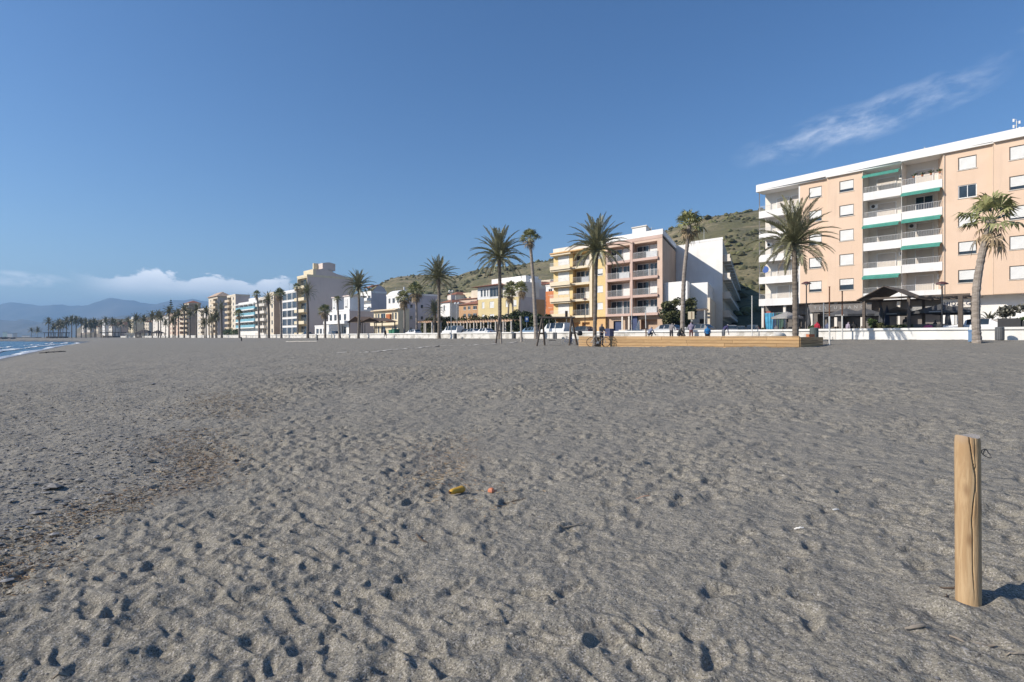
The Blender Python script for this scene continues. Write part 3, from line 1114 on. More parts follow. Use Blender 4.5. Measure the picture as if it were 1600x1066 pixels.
for i, (kind, pa, pb, y) in enumerate(secs):
    x0, x1 = XS[i]
    b = MB()
    if kind == 'peach':
        ops = []
        for wa, wb in wins[i]:
            xa, xb = X(wa, y), X(wb, y)
            for k in range(NF):
                ops.append((xa, xb, ZF[k] + .88, ZF[k] + 2.18, .14, False))
        b.facade(y, x0, x1, F0, ZTOP, ops)
        yp = secs[i - 1][3]
        if y < yp - .01:
            b.quad((x0, yp, F0), (x0, y, F0), (x0, y, ZTOP), (x0, yp, ZTOP))
        b.quad((x0, y, F0), (x0, 1.8, F0), (x1, 1.8, F0), (x1, y, F0))
        b.build('wall', PEACH, P)
        for wa, wb in wins[i]:
            xa, xb = X(wa, y), X(wb, y)
            for k in range(NF):
                st = 'glass' if (i == 5 and k == 3) else 'shut'
                window(P, xa, y, ZF[k] + .88, xb - xa, 1.30, st, FRAMEW if st == 'glass' else FRAMED)
    else:
        rec = 1.75
        b.quad((x0, y + rec, F0), (x1, y + rec, F0), (x1, y + rec, ZTOP), (x0, y + rec, ZTOP))
        if i == 0:
            b.quad((x0, y, F0), (x0, y + .25, F0), (x0, y + .25, ZTOP), (x0, y, ZTOP))
        else:
            b.quad((x0, y + rec, F0), (x0, y - .02, F0), (x0, y - .02, ZTOP), (x0, y + rec, ZTOP))
        b.build('recess_wall', WHITE2, P)
        # right cheek: peach where it meets the bay, with a slant
        c = MB()
        if i == 4:
            c.quad((x1 - .0, y, F0), (x1 - .75, y + rec, F0), (x1 - .75, y + rec, ZTOP), (x1, y, ZTOP))
            c.build('wall', PEACH, P)
        else:
            c.box(x1 - .16, x1 - .002, y + .02, y + rec, F0, ZTOP)
            c.build('partition', MW, P)
        for k in range(NF):
            z = ZF[k]
            bb = MB()
            xe = x1 - (.17 if i != 4 else 0.03)
            bb.box(x0 + .02, xe, y + .1, y + rec, z - .40, z - .002)          # slab
            bb.box(x0 + .01, xe, y - .06, y + .098, z - .55, z + .34)          # upstand
            bal = bb.build('balcony', MW, P)
            railing(bal, x0 + .06, xe - .05, y + .02, z + .34, .62)
            # doors in the recess
            if i == 0:
                for q, (fa, fb) in enumerate(((.30, .62), (.66, .95))):
                    xa, xb = x0 + (x1 - x0) * fa, x0 + (x1 - x0) * fb
                    window(P, xa, y + rec - .17, z + .02, xb - xa, 2.05, 'shutb', FRAMEW, 'balcony_door')
            else:
                xa, xb = x0 + (x1 - x0) * .22, x0 + (x1 - x0) * (.72 if i == 3 else .68)
                st = 'glass' if (i == 4 and k == 3) else 'shutb'
                window(P, xa, y + rec - .17, z + .02, xb - xa, 2.05, st, FRAMEW, 'balcony_door')
            aw = {3: (4, 2, 0), 4: (3, 2, 1)}.get(i, ())
            if k in aw:
                awning(P, x0 + .08, xe - .06, y - .02, z + 2.33, .55 + .2 * ((k + i) % 2), .25)
            if i == 4 and k == 4:
                for q in range(4):
                    pl = MB()
                    pl.lathe([(.08, z + .96), (.12, z + 1.12)], xa + .3 + q * .75, y + .02, 8)
                    pot = pl.build('flower_pot', TERRA, P)
                    lf = MB()
                    for _ in range(14):
                        a, e = random.uniform(0, 6.28), random.uniform(.1, .35)
                        bx, by, bz = xa + .3 + q * .75, y + .02, z + 1.12
                        lf.tri((bx, by, bz), (bx + e * math.cos(a), by + e * .6 * math.sin(a), bz + random.uniform(.1, .4)), (bx + e * math.cos(a + .5), by + e * .6 * math.sin(a + .5), bz + random.uniform(.1, .3)))
                    lf.build('foliage', LEAFD, pot, kind='stuff')
# body above and behind
L = XS[-1][1]
xa = XS[0][1]
b = MB()
b.quad((0, 1.75, F0), (0, 1.75, ZTOP), (0, DEPTH, ZTOP), (0, DEPTH, F0))
b.quad((L, -1.25, 0), (L, DEPTH, 0), (L, DEPTH, ZTOP), (L, -1.25, ZTOP))
b.quad((L, DEPTH, 0), (0, DEPTH, 0), (0, DEPTH, ZTOP), (L, DEPTH, ZTOP))
b.build('side_wall', WHITE2, P)
b = MB()
b.quad((-.2, -.2, ZTOP + .6), (L, -1.5, ZTOP + .6), (L, DEPTH, ZTOP + .6), (-.2, DEPTH, ZTOP + .6))
b.build('roof', CONC, P)
b = MB()
b.box(-.25, L, -.32 - 0.0, 1.75, ZTOP + .001, ZTOP + .16)
b.box(XS[2][0], L, -.72, -.322, ZTOP + .001, ZTOP + .16)
b.box(XS[4][0], L, -1.2, -.722, ZTOP + .001, ZTOP + .16)
b.box(XS[6][0], L, -1.6, -1.202, ZTOP + .001, ZTOP + .16)
# continuous parapet, straight in plan
b.prismz([(-.25, -.30), (L, -1.62), (L, -1.40), (-.25, -.08)], ZTOP + .162, ZTOP + .92)
b.build('parapet', WHITE, P)
# ground floor: columns, dark recess, white shop at the right
b = MB()
xw = X(1470)
b.facade(1.8, 0, xw, 0, F0, [(.6, X(1222), .05, 2.6, 1.2, True), (X(1228), X(1262), .05, 2.7, 1.2, True), (X(1268), X(1300), .05, 2.7, 1.0, True), (X(1306), X(1341), .05, 2.7, 1.5, True), (X(1352), X(1395), .05, 2.7, 1.5, True), (X(1410), X(1434), .05, 2.6, .8, True)])
b.build('shopfront', DARKSHOP, P)
b = MB()
b.facade(.55, xw, L, 0, F0 - .002, [(X(1440) if False else xw + 1.2, xw + 2.6, .05, 2.3, .3, True)])
b.quad((xw, 1.8, 0), (xw, .55, 0), (xw, .55, F0), (xw, 1.8, F0))
b.build('wall', WHITE, P)
b = MB()
b.quad((0, 0, F0 - .005), (0, 1.8, F0 - .005), (xw + 9, 1.8, F0 - .005), (xw + 9, 0, F0 - .005))
b.build('soffit', WHITE2, P)
for px in (1188, 1222, 1264, 1302, 1343, 1400):
    MB().box(X(px) - .02, X(px) + .28, .35, .63, 0, F0 - .01).build('column', WHITE2, P)
MB().box(X(1192), X(1200), .7, 1.3, 0, 3.2).build('red_pillar', mat('faded_red_paint', (0.42, 0.10, 0.075), (0.33, 0.08, 0.06), 2), P)
# masts on its roof
for px, hgt, nm in ((1585, 1.5, 1), (1470, .6, 2), (1440, .8, 0)):
    a = MB()
    xx, yy = X(px), 1.2
    zt = ZTOP + .9
    a.tube([(xx, yy, zt), (xx, yy, zt + hgt)], .05, 6)
    an = thing('roof_antenna', {1: 'tall rooftop mast with antenna panels at the right edge of the peach block', 2: 'short rooftop antenna pair in the middle of the peach block roof', 0: 'thin faint rooftop mast near the middle of the peach block'}[nm], 'antenna', XY(s0 + xx, ROW_W + yy) + (STREET + zt,), ROT, 'antennas on the peach roof')
    MB().tube([(0, 0, 0), (0, 0, hgt)], .045, 6).build('mast', STEEL, an)
    if nm:
        for q in range(4 if nm == 1 else 2):
            zz = hgt * (.35 + .2 * q) if nm == 1 else hgt * .6
            sx = (-1) ** q * .22
            MB().box(sx - .07, sx + .07, -.05, .05, zz, zz + .28).build('panel', FRAMEW, an)
            MB().tube([(0, 0, zz + .2), (sx, 0, zz + .2)], .02, 5).build('bracket', STEEL, an)

# drainpipes and air conditioners on the peach block
for px, yy in ((1293, -.03), (1348, -.41), (1552, -.88), (1475.5, -.88)):
    xq = X(px, yy)
    MB().tube([(xq, yy - .05, F0 + .05), (xq, yy - .05, ZTOP - .05)], .05, 6).build('drainpipe', mat('pale_pipe', (0.60, 0.50, 0.40), None, 2, .6), P)
for i_, k_, fr_ in ((3, 1, .80), (3, 3, .06), (4, 0, .78), (4, 2, .06), (0, 2, .05), (3, 4, .8)):
    x0, x1 = XS[i_]
    xa_ = x0 + (x1 - x0) * fr_
    yb_ = secs[i_][3] + 1.75
    ac_ = MB().box(xa_, xa_ + .75, yb_ - .32, yb_ - .01, ZF[k_] + 1.55, ZF[k_] + 2.05).build('air_conditioner', FRAMEW, P)
    MB().tube([(xa_ + .32, yb_ - .335, ZF[k_] + 1.8), (xa_ + .32, yb_ - .321, ZF[k_] + 1.8)], .19, 12).build('fan_grille', BLACKM, ac_)

# blue dish on the left balconies
d = thing('satellite_dish', 'round blue dish on a balcony at the left end of the peach block', 'satellite dish', XY(s0 + .95, ROW_W - .12) + (STREET + ZF[1] + 1.25,), ROT)
MB().tube([(0, -.12, 0), (0, -.09, 0), (0, 0, .0)], [.43, .40, .12], 16).build('dish', mat('blue_dish', (0.03, 0.10, 0.36), None, 2, .4), d)
MB().tube([(0, 0, 0), (0, .14, -.3)], .03, 6).build('bracket', STEEL, d)


def letters(txt, size, m, parent, loc, rotz=0.0, gap=1.0, ext=.02, name='lettering', cx=True):
    cu = bpy.data.curves.new(name, 'FONT')
    cu.body = txt
    cu.size = size
    cu.extrude = ext
    cu.space_character = gap
    cu.align_x = 'CENTER' if cx else 'LEFT'
    cu.resolution_u = 2
    tmp = bpy.data.objects.new(name, cu)
    COL.objects.link(tmp)
    dg = bpy.context.evaluated_depsgraph_get()
    me = bpy.data.meshes.new_from_object(tmp.evaluated_get(dg))
    bpy.data.objects.remove(tmp)
    me.materials.clear()
    me.materials.append(m)
    return put(name, me, parent, loc, (math.pi / 2, 0, rotz))


LETW = mat('white_letter', (0.38, 0.38, 0.37), None, 3, .5)
LETB = mat('navy_letter', (0.02, 0.03, 0.09), None, 3, .5)
def shop_sign(label, pa, pb, y, za, zb, txt, size, bm, lm, gap=1.0):
    xa, xb = X(pa, y), X(pb, y)
    sg = thing('shop_sign', label, 'sign', XY(s0 + (xa + xb) / 2, ROW_W + y) + (za,), ROT, 'shop signs under the peach block')
    MB().box(-(xb - xa) / 2, (xb - xa) / 2, -.05, .05, 0, zb - za).build('sign_board', bm, sg)
    letters(txt, size, lm, sg, (0, -.075, (zb - za) / 2 - size * .35), 0, gap)
shop_sign('long dark fascia sign with widely spaced white capital letters', 1263, 1362, .12, 5.72, 6.62, 'TERTULIANO', .54, DARKSHOP, LETW, 1.9)
shop_sign('white sign with dark blue capital letters right of the timber shelter', 1480, 1521, .1, 5.75, 6.55, 'HIDALGO', .56, WHITE2, LETB, 1.15)
shop_sign('grey sign with small pale lettering above the barred shopfront', 1426, 1456, .3, 5.35, 6.0, 'RESTAURANTE', .34, CONC, LETW)

BEIGE2_ = mat('light_beige_render', (0.70, 0.62, 0.50), (0.63, 0.55, 0.43), 0.4, .9)
# ------------------------------------------------------------------ pink and yellow apartment blocks
FL = 2.8


def loggia_block(name, label, pa, pb, wv, cols, wallm, bandm, nfl, zb, flankm, depth, extra):
    s_ = S(pa, wv)
    B = bthing(name, label, s_, wv)
    Lx = S(pb, wv) - s_
    xx = lambda px: S(px, wv) - s_
    zt = zb + FL * nfl
    ops = []
    for kind, a, c in cols:
        for k in range(nfl):
            z = zb + FL * k
            if kind == 'L':
                ops.append((xx(a), xx(c), z + .05, z + 2.45, 1.5, True))
            elif kind == 'W':
                ops.append((xx(a), xx(c), z + .95, z + 2.05, .15, False))
    b = MB()
    b.facade(0, 0, Lx, zb - .3, zt, ops)
    b.build('wall', wallm, B)
    for kind, a, c in cols:
        xa, xb = xx(a), xx(c)
        for k in range(nfl):
            z = zb + FL * k
            if kind == 'L':
                st = random.choice(['glass', 'glass', 'shut'])
                wA = xa + (xb - xa) * .06
                window(B, wA, 1.28, z + .08, (xb - xa) * .52, 2.1, 'glass', FRAMEW, 'balcony_door')
                window(B, xa + (xb - xa) * .62, 1.28, z + .08, (xb - xa) * .34, 2.1, 'shut' if k % 2 else 'glass', FRAMEW, 'balcony_door')
                bm = MB().box(xa - .12, xb + .12, -.32, .0, z - .32, z + .06).build('balcony', bandm, B)
                railing(bm, xa, xb, -.24, z + .06, .95, FRAMEW if 'pink' in name else RAIL)
                if (k + int(a)) % 3 == 0:
                    MB().box(xa + (xb - xa) * .55, xb - .05, -.2, -.14, z + .08, z + .95).build('balcony_screen', FRAMEW, bm)
            elif kind == 'W':
                window(B, xa, 0, z + .95, xb - xa, 1.1, 'shut', FRAMEW)
            elif kind == 'P':
                if k == 0:
                    MB().box(xa, xb, -.35, -.003, zb - .3, zt).build('pillar', bandm, B)
            elif kind == 'B':    # projecting balcony
                bb = MB().box(xa, xb, -1.25, -.003, z - .25, z + .06)
                bb.box(xa, xb, -1.25, -1.13, z + .06, z + .42).box(xa, xa + .12, -1.13, -.003, z + .06, z + .42)
                bm = bb.build('balcony', bandm, B)
                railing(bm, xa + .05, xb - .05, -1.2, z + .42, .58, FRAMEW)
                window(B, xa + (xb - xa) * .3, -.11, z + .08, (xb - xa) * .55, 2.1, 'shut', FRAMEW, 'balcony_door')
                awm = MB().box(xa, xb, -1.0, -.004, z + 2.3, z + 2.5)
                awm.build('awning_case', bandm, B)
    MB().quad((Lx, 0, 0), (Lx, depth, 0), (Lx, depth, zt), (Lx, 0, zt)).build('side_wall', flankm, B)
    b = MB()
    b.quad((0, depth, 0), (0, 0, 0), (0, 0, zt), (0, depth, zt))
    b.quad((Lx, depth, 0), (0, depth, 0), (0, depth, zt), (Lx, depth, zt))
    b.build('rear_wall', WHITE2, B)
    return B, xx, Lx, zt


YEL = mat('yellow_render', (0.72, 0.55, 0.27), (0.66, 0.49, 0.23), 0.4, .9)
YELB = mat('ochre_band', (0.64, 0.42, 0.20), (0.58, 0.37, 0.17), 0.4, .9)
CREAMY = mat('cream_balcony', (0.74, 0.64, 0.47), (0.68, 0.58, 0.42), 0.4, .9)
PINK = mat('pinkish_render', (0.64, 0.48, 0.38), (0.58, 0.43, 0.335), 0.4, .9)
PINKB = mat('dusty_pink_band', (0.58, 0.42, 0.355), (0.52, 0.375, 0.315), 0.4, .9)
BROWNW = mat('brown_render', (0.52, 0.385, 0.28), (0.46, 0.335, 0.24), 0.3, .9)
ZB = 6.35 - STREET
B, xx, Lx, zt = loggia_block('yellow_apartment_block', 'yellow and orange four storey apartment block with cream balconies behind the swings', 865, 946, ROW_W,
                             [('B', 863, 894), ('L', 895, 921), ('P', 922, 926), ('W', 933, 942)], YEL, CREAMY, 4, ZB, YEL, 13.9, None)
roof(B, Lx, 13.9, zt, None, .9, WHITE2)
MB().box(-.6, xx(926), -.8, -.1, zt - .12, zt + .08).build('eave', YELB, B)
b = MB().facade(.5, 0, Lx, 0, ZB - .302, [(xx(872), xx(884), .1, 2.4, .5, True), (xx(887), xx(903), .1, 2.4, 1.0, True), (xx(908), xx(920), .1, 2.4, .6, True)])
b.quad((0, .5, ZB - .302), (0, 0, ZB - .302), (Lx, 0, ZB - .302), (Lx, .5, ZB - .302))
b.build('ground_floor', YELB, B)
skew(B)
B, xx, Lx, zt = loggia_block('pink_apartment_block', 'dusty pink four storey apartment block with recessed balconies and a white rooftop box', 946, 1035, ROW_W,
                             [('L', 949, 984), ('P', 985.5, 989), ('L', 990, 1027)], PINK, PINKB, 4, ZB, BROWNW, 13.9, None)
roof(B, Lx, 13.9, zt + .5, None, .8, WHITE)
MB().box(-.0, Lx, -.06, .3, zt, zt + .5).build('cornice', PINKB, B)
px0 = xx(983)
ZPB = Z(995, 359, 76) - STREET
MB().box(px0, xx(1005), 2.2, 6, zt + .5, ZPB).build('rooftop_room', WHITE, B)
MB().box(px0 - .15, xx(1005) + .15, 2.05, 6.15, ZPB + .001, ZPB + .15).build('rooftop_room_roof', WHITE2, B)
b = MB().facade(.6, 0, Lx, 0, ZB - .302, [(xx(957), xx(970), .05, 2.5, .5, False), (xx(984), xx(995), .05, 4.0 if False else 2.7, .5, False), (xx(1000), xx(1026), .1, 2.6, 1.2, True)])
b.quad((0, .6, ZB - .302), (0, 0, ZB - .302), (Lx, 0, ZB - .302), (Lx, .6, ZB - .302))
b.build('ground_floor', BROWNW, B)
BLUED = mat('dark_blue_door', (0.03, 0.05, 0.12), (0.04, 0.06, 0.15), 1.2, .5)
MB().box(xx(957), xx(970), .9, 1.0, .05, 2.5).build('garage_door', BLUED, B)
MB().box(xx(984), xx(995), .3, .55, .05, 3.2).build('entrance_panel', BLUED, B)
for px in (971.5, 982):
    MB().box(xx(px), xx(px) + .25, -.2, .1, 0, ZB - .31).build('column', WHITE2, B)
MB().box(xx(972), xx(1030), -2.2, -2.0, 0, 1.0).build('garden_wall', WHITE2, B)
MB().prism([(xx(997), 1.0), (xx(1004), 1.0), (xx(1004), 2.2), (xx(1002), 2.4), (xx(1001), 2.0)], -2.2, -2.0).build('garden_wall', WHITE2, B)
skew(B)
PINK_END = 72.4 + 13.95

# ------------------------------------------------------------------ white block with the blind party wall, side street
WW = PINK_END
sW = S(1053, WW)
B = bthing('white_corner_block', 'white block with a big blind wall half in shade beside the side street', sW, WW)
xx = lambda px, y=0: S(px, WW + y) - sW
Lx = xx(1129)
zt = Z(1129, 374, WW) - STREET
D2 = Lat(1170, sW + Lx, WW)
b = MB()
b.quad((-8, 0, 0), (Lx, 0, 0), (Lx, 0, zt), (-8, 0, zt))
b.build('wall', WHITE, B)
b = MB()
b.quad((Lx, 0, 0), (Lx, D2, 0), (Lx, D2, zt), (Lx, 0, zt))
b.quad((Lx, D2, 0), (-8, D2, 0), (-8, D2, zt), (Lx, D2, zt))
b.quad((-8, D2, 0), (-8, 0, 0), (-8, 0, zt), (-8, D2, zt))
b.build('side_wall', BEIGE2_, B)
MB().quad((-8, 0, zt), (Lx, 0, zt), (Lx, D2, zt), (-8, D2, zt)).build('roof', CONC, B)
MB().box(Lx * .35, Lx + .05, -.05, .2, zt, zt + .35).build('parapet', WHITE, B)
for k in range(4):
    z = 3.3 + (zt - 3.6) / 4 * k
    y = .8
    while y < D2 - 3:
        bb = MB()
        bb.box(Lx + .003, Lx + 1.35, y, y + 3.4, z - .2, z)
        bb.box(Lx + 1.22, Lx + 1.35, y, y + 3.4, z, z + .25).box(Lx + .003, Lx + 1.22, y, y + .1, z, z + .95)
        bm = bb.build('balcony', WHITE2, B)
        MB().box(Lx + 1.27, Lx + 1.31, y + .1, y + 3.4, z + .85, z + .95).build('railing', RAIL, bm)
        MB().box(Lx + .002, Lx + .05, y + .9, y + 2.6, z + .02, z + 2.1).build('balcony_door', SHUTB, B)
        y += 4.6
MB().box(Lx + .002, Lx + .08, .4, D2, 0, 2.6).build('shopfront', DARKSHOP, B)
skew(B)

WF = 73.3
sL = S(1029, WF)
B = bthing('low_white_building', 'low white flat roofed building with pergola beams in front of the tall blind wall', sL, WF)
xx = lambda px, y=0: S(px, WF + y) - sL
h1 = Z(1050, 441, WF) - STREET
xm, xe = xx(1074), xx(1120, 3.0)
dd = WW - WF - .02
b = MB().facade(0, 0, xm, 0, h1, [(xx(1040), xx(1060), 0.05, 2.4, .3, True)])
b.quad((xm, 0, 0), (xm, 3.0, 0), (xm, 3.0, h1), (xm, 0, h1)).quad((0, dd, 0), (0, 0, 0), (0, 0, h1), (0, dd, h1)).quad((0, 0, h1), (xm, 0, h1), (xm, dd, h1), (0, dd, h1))
b.build('wall', WHITE, B)
b = MB().facade(3.0, xm, xe, 0, h1 - .1, [(xx(1097, 3.0), xx(1105, 3.0), .05, 2.9, .2, False), (xx(1107, 3.0), xx(1117, 3.0), .4, 2.6, .4, True)])
b.quad((xe, 3.0, 0), (xe, dd, 0), (xe, dd, h1 - .1), (xe, 3.0, h1 - .1)).quad((xm, 3.0, h1 - .1), (xe, 3.0, h1 - .1), (xe, dd, h1 - .1), (xm, dd, h1 - .1))
b.build('wall', WHITE, B)
MB().box(xx(1097, 3.0), xx(1105, 3.0), 3.05, 3.13, .05, 2.9).build('door', FRAMEW, B)
for q in range(3):
    MB().box(xm + .1, xe + .1, .7 + .8 * q, .82 + .8 * q, 3.7, 3.95).build('pergola_beam', DARKT, B)
for xq in (xm + .6, xe - .3):
    MB().box(xq, xq + .16, .45, .61, 0, 3.7).build('pergola_post', STEEL, B)
MB().box(xx(1107, 3.0), xx(1117, 3.0), 3.2, 3.26, .5, 2.5).build('grille', BLACKM, B)
MB().box(xe + .05, xx(1127, 3.5), 2.4, dd, 0, 5.6).build('end_pier', BEIGE2_, B)
skew(B)

# ------------------------------------------------------------------ lower houses behind the hedge
def house(name, label, pa, pb, py_top, wv, wallm, flankm, pend=None, floors=2, wins=(), roofkind='flat', roofm=None, zbase=0.0, par=.4, parm=None, rz=1.6, depth=None, fh=2.9, wst='glass', zw0=1.0):
    s_ = S(pa, wv)
    B = bthing(name, label, s_, wv)
    Lx = S(pb, wv) - s_
    dep = depth or (max(5, Wat(pend, s_ + Lx) - wv) if pend else 9)
    zt = Z((pa + pb) / 2, py_top, wv) - STREET
    ops = []
    fh = (zt - zbase) / floors
    for a, c in wins:
        xa, xb = S(a, wv) - s_, S(c, wv) - s_
        for k in range(floors):
            z = zbase + fh * k + fh * .28
            ops.append((xa, xb, z, z + fh * .5, .16, False))
    b = MB().facade(0, 0, Lx, 0, zt, ops)
    b.build('wall', wallm, B)
    for o in ops:
        window(B, o[0], 0, o[2], o[1] - o[0], o[3] - o[2], wst, FRAMEW)
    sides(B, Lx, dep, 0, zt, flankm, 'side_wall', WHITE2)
    if roofkind == 'hip':
        hiproof(B, 0, Lx, 0, dep, zt, rz, roofm)
    else:
        roof(B, Lx, dep, zt, None, par, parm or wallm)
    return B, (lambda px, y=0: S(px, wv + y) - s_), Lx, zt, dep


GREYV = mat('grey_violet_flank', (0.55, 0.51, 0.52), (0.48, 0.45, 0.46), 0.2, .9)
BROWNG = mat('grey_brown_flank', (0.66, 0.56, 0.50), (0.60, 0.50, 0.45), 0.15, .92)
BRICKO = mat('orange_brown_render', (0.50, 0.31, 0.17), (0.44, 0.265, 0.14), 0.5, .9)
CREAM = mat('cream_render', (0.72, 0.63, 0.45), (0.65, 0.56, 0.39), 0.4, .9)
VILLAY = mat('pale_yellow_render', (0.66, 0.55, 0.30), (0.60, 0.49, 0.26), 0.4, .9)
BEIGE = mat('beige_render', (0.62, 0.51, 0.37), (0.55, 0.45, 0.32), 0.4, .9)
BEIGE2 = mat('light_beige_render', (0.70, 0.62, 0.50), (0.63, 0.55, 0.43), 0.4, .9)

# pale yellow villa with the white gallery
B, xx, Lx, zt, dep = house('yellow_villa', 'pale yellow villa with a white glazed top floor under a dark red roof', 747, 812, 466, 84, VILLAY, GREYV, 833, 3, [(753, 757), (765, 772), (778, 783), (790, 795), (802, 807)], 'flat', None, 0, 0, wst='shut')
zz = zt
b = MB().facade(0, -.2, xx(783), zz + .002, zz + 3.0, [(xx(751), xx(754), zz + .6, zz + 2.4, .2, False), (xx(756), xx(759), zz + .6, zz + 2.4, .2, False), (xx(761), xx(763), zz + .6, zz + 2.4, .2, False), (xx(765), xx(780), zz + .4, zz + 2.6, .2, False)])
b.build('gallery', FRAMEW, B)
for a, c, z0_, z1_ in ((751, 754, .6, 2.4), (756, 759, .6, 2.4), (761, 763, .6, 2.4), (765, 780, .4, 2.6)):
    window(B, xx(a), 0, zz + z0_, xx(c) - xx(a), z1_ - z0_, 'glass')
hiproof(B, -.6, xx(785), -.5, 6, zz + 3.0, .8, TILE, .9)
MB().box(xx(753), xx(806), 3, 7, zz + 3.4, zz + 5.0).build('rooftop_room', WHITE, B)
MB().box(xx(783), Lx, .4, 6, zz, zz + 3.4).build('upper_floor', WHITE2, B)
B, xx, Lx, zt, dep = house('terraced_house', 'grey violet terraced house with a brown lower half right of the palms', 813, 822, 450, 86, WHITE2, GREYV, 856, 4, [(815, 820)], 'flat', None, 0, .5)
MB().box(Lx + .003, Lx + .05, 1, dep - 1, 0, 8.5).build('wall_panel', BRICKO, B)
MB().box(.3, Lx - .3, 2, 5, zt, zt + 2.2).build('rooftop_room', WHITE, B)
B, xx, Lx, zt, dep = house('orange_house', 'narrow house with white upper and orange lower walls left of the yellow block', 853, 866, 447, 80, WHITE, WHITE, None, 4, [(857, 863)], 'flat', None, 0, .4, depth=10)
MB().box(-.03, Lx + .03, -.05, -.002, 0, 9.0).build('lower_wall', mat('orange_render', (0.55, 0.19, 0.07), (0.49, 0.165, 0.06), .5), B)
hiproof(B, 0, Lx, 0, 10, zt + .4, .8, TILE, .4)

B, xx, Lx, zt, dep = house('tiled_brick_house', 'orange brown house under a low red tiled roof behind the hedge', 717, 747, 476, 86, BRICKO, BRICKO, None, 3, [(724, 728), (731, 735), (739, 745)], 'hip', TILE, 2.5, rz=1.4, depth=10)
B, xx, Lx, zt, dep = house('white_house', 'small white house with a red chimney behind the tall palm trunk', 688, 703, 473, 88, WHITE, WHITE2, 715, 2, [(693, 695)], 'hip', TILE, 3, rz=1.0)
MB().box(1, 2.4, 2, 3.4, zt, zt + 2.2).build('chimney', WHITE2, B)
B, xx, Lx, zt, dep = house('flat_pink_house', 'low house with a long red roof edge and white chimneys left of the villa', 708, 745, 468, 98, PINK, BROWNW, None, 3, [(715, 720), (735, 741)], 'hip', TILE, 2, rz=1.0, depth=10)
MB().box(Lx * .55, Lx * .95, 2, 6, zt, zt + 2.6).build('rooftop_room', BEIGE2, B)

# large white house with arches and shaded flank
B, xx, Lx, zt, dep = house('white_terraced_house', 'tall white house with an arched wing and a bluish shaded side wall', 604, 632, 462, 80, WHITE, GREYV, 684, 4, [(607, 610), (613, 617), (620, 623), (626, 629)], 'flat', None, 0, .5)
b = MB()
pr = [(0, zt)] + [(-3.2 * math.sin(a), zt + 2.0 * math.cos(a) - 0.2) for a in [math.pi / 2 * q / 8 for q in range(9)]]
b.prismx([(3.2 + y, z) for y, z in pr[1:]] + [(3.2, zt)], .2, Lx * .55)
b.build('curved_gable', WHITE, B)
MB().box(0, Lx, -1.3, -.003, zt * .52, zt * .56).build('balcony', WHITE, B)
MB().box(Lx * .6, Lx * .62, 2, 2.4, zt, zt + 2.5).build('chimney', WHITE, B)
for k in range(3):
    for q in range(3):
        put('flank_window', shared('flw', lambda: MB().box(0, .05, 0, .7, 0, .9).mesh('flank_window', PANE)), B, (Lx + .002, 1.8 + q * 3.4, 1.6 + k * 3.2))

B, xx, Lx, zt, dep = house('cream_house', 'cream house with an orange arched door in front of the white terraced house', 584, 622, 485, 76, CREAM, CREAM, None, 2, [(586.5, 588.5), (590, 593), (595, 602), (612.5, 615), (617, 620)], 'flat', None, 0, .3, depth=3.4)
MB().box(xx(605.5), xx(611.5), -.5, -.004, 3.2, 6.1).build('orange_door', mat('orange_door', (0.45, 0.14, 0.045), None, 2), B)
MB().box(-.2, Lx + .2, -.9, -.005, zt - .15, zt + .1).build('eave', BEIGE, B)
MB().box(0, Lx, -1.1, -1.0, 3.0, 3.9).build('balcony', CREAM, B)

B, xx, Lx, zt, dep = house('stepped_white_block', 'white stepped holiday block with a curved grey side wall below the hill', 560, 580, 459, 86, WHITE, GREYV, 604, 4, [(562, 566), (568, 573), (575, 579)], 'flat', None, 0, .6)
for k in range(4):
    MB().box(-.2, Lx, -1.5, -.003, zt * (.22 * k + .16), zt * (.22 * k + .16) + .9).build('balcony', WHITE, B)
b = MB()
b.prismx([(0, zt)] + [(dep * .45 + dep * .55 * math.sin(a), zt + 2.6 - 2.6 * (1 - math.cos(a))) for a in [math.pi / 2 * q / 8 for q in range(9)]], Lx - .3, Lx - .05)
b.build('curved_wall', GREYV, B)
MB().prismx([(-.6, zt + 1.6), (dep * .5, zt + 2.6), (dep * .5, zt + 2.9), (-.6, zt + 1.9)], Lx * .55, Lx).build('roof', TILE, B)

B, xx, Lx, zt, dep = house('white_beach_house', 'white house with two square dormers beside the big grey brown wall', 513, 546, 487, ROW_W, WHITE, BROWNG, 583, 2, [(515, 519), (522, 526), (529, 533), (537, 541)], 'flat', None, 0, .5)
for a, c in ((517, 523), (535, 544)):
    dm = MB().box(xx(a), xx(c), .5, 5, zt, zt + 4.3).build('dormer', WHITE, B)
    MB().box(xx(a) - .3, xx(c) + .3, .2, 5.3, zt + 4.3, zt + 4.6).build('dormer_roof', BROWNG, dm)
    window(B, xx(a) + .7, .33, zt + 1.1, (xx(c) - xx(a)) * .45, 2.4, 'shut')
MB().box(0, Lx, -1.6, -.003, zt * .5, zt * .5 + .9).build('balcony', WHITE, B)
B, xx, Lx, zt, dep = house('glazed_bar', 'low white bar with glazed doors at the foot of the big wall', 492, 514, 510, 68, WHITE, WHITE, None, 1, [(494, 498), (499.5, 503), (505, 509)], 'flat', None, 0, .3, depth=4)

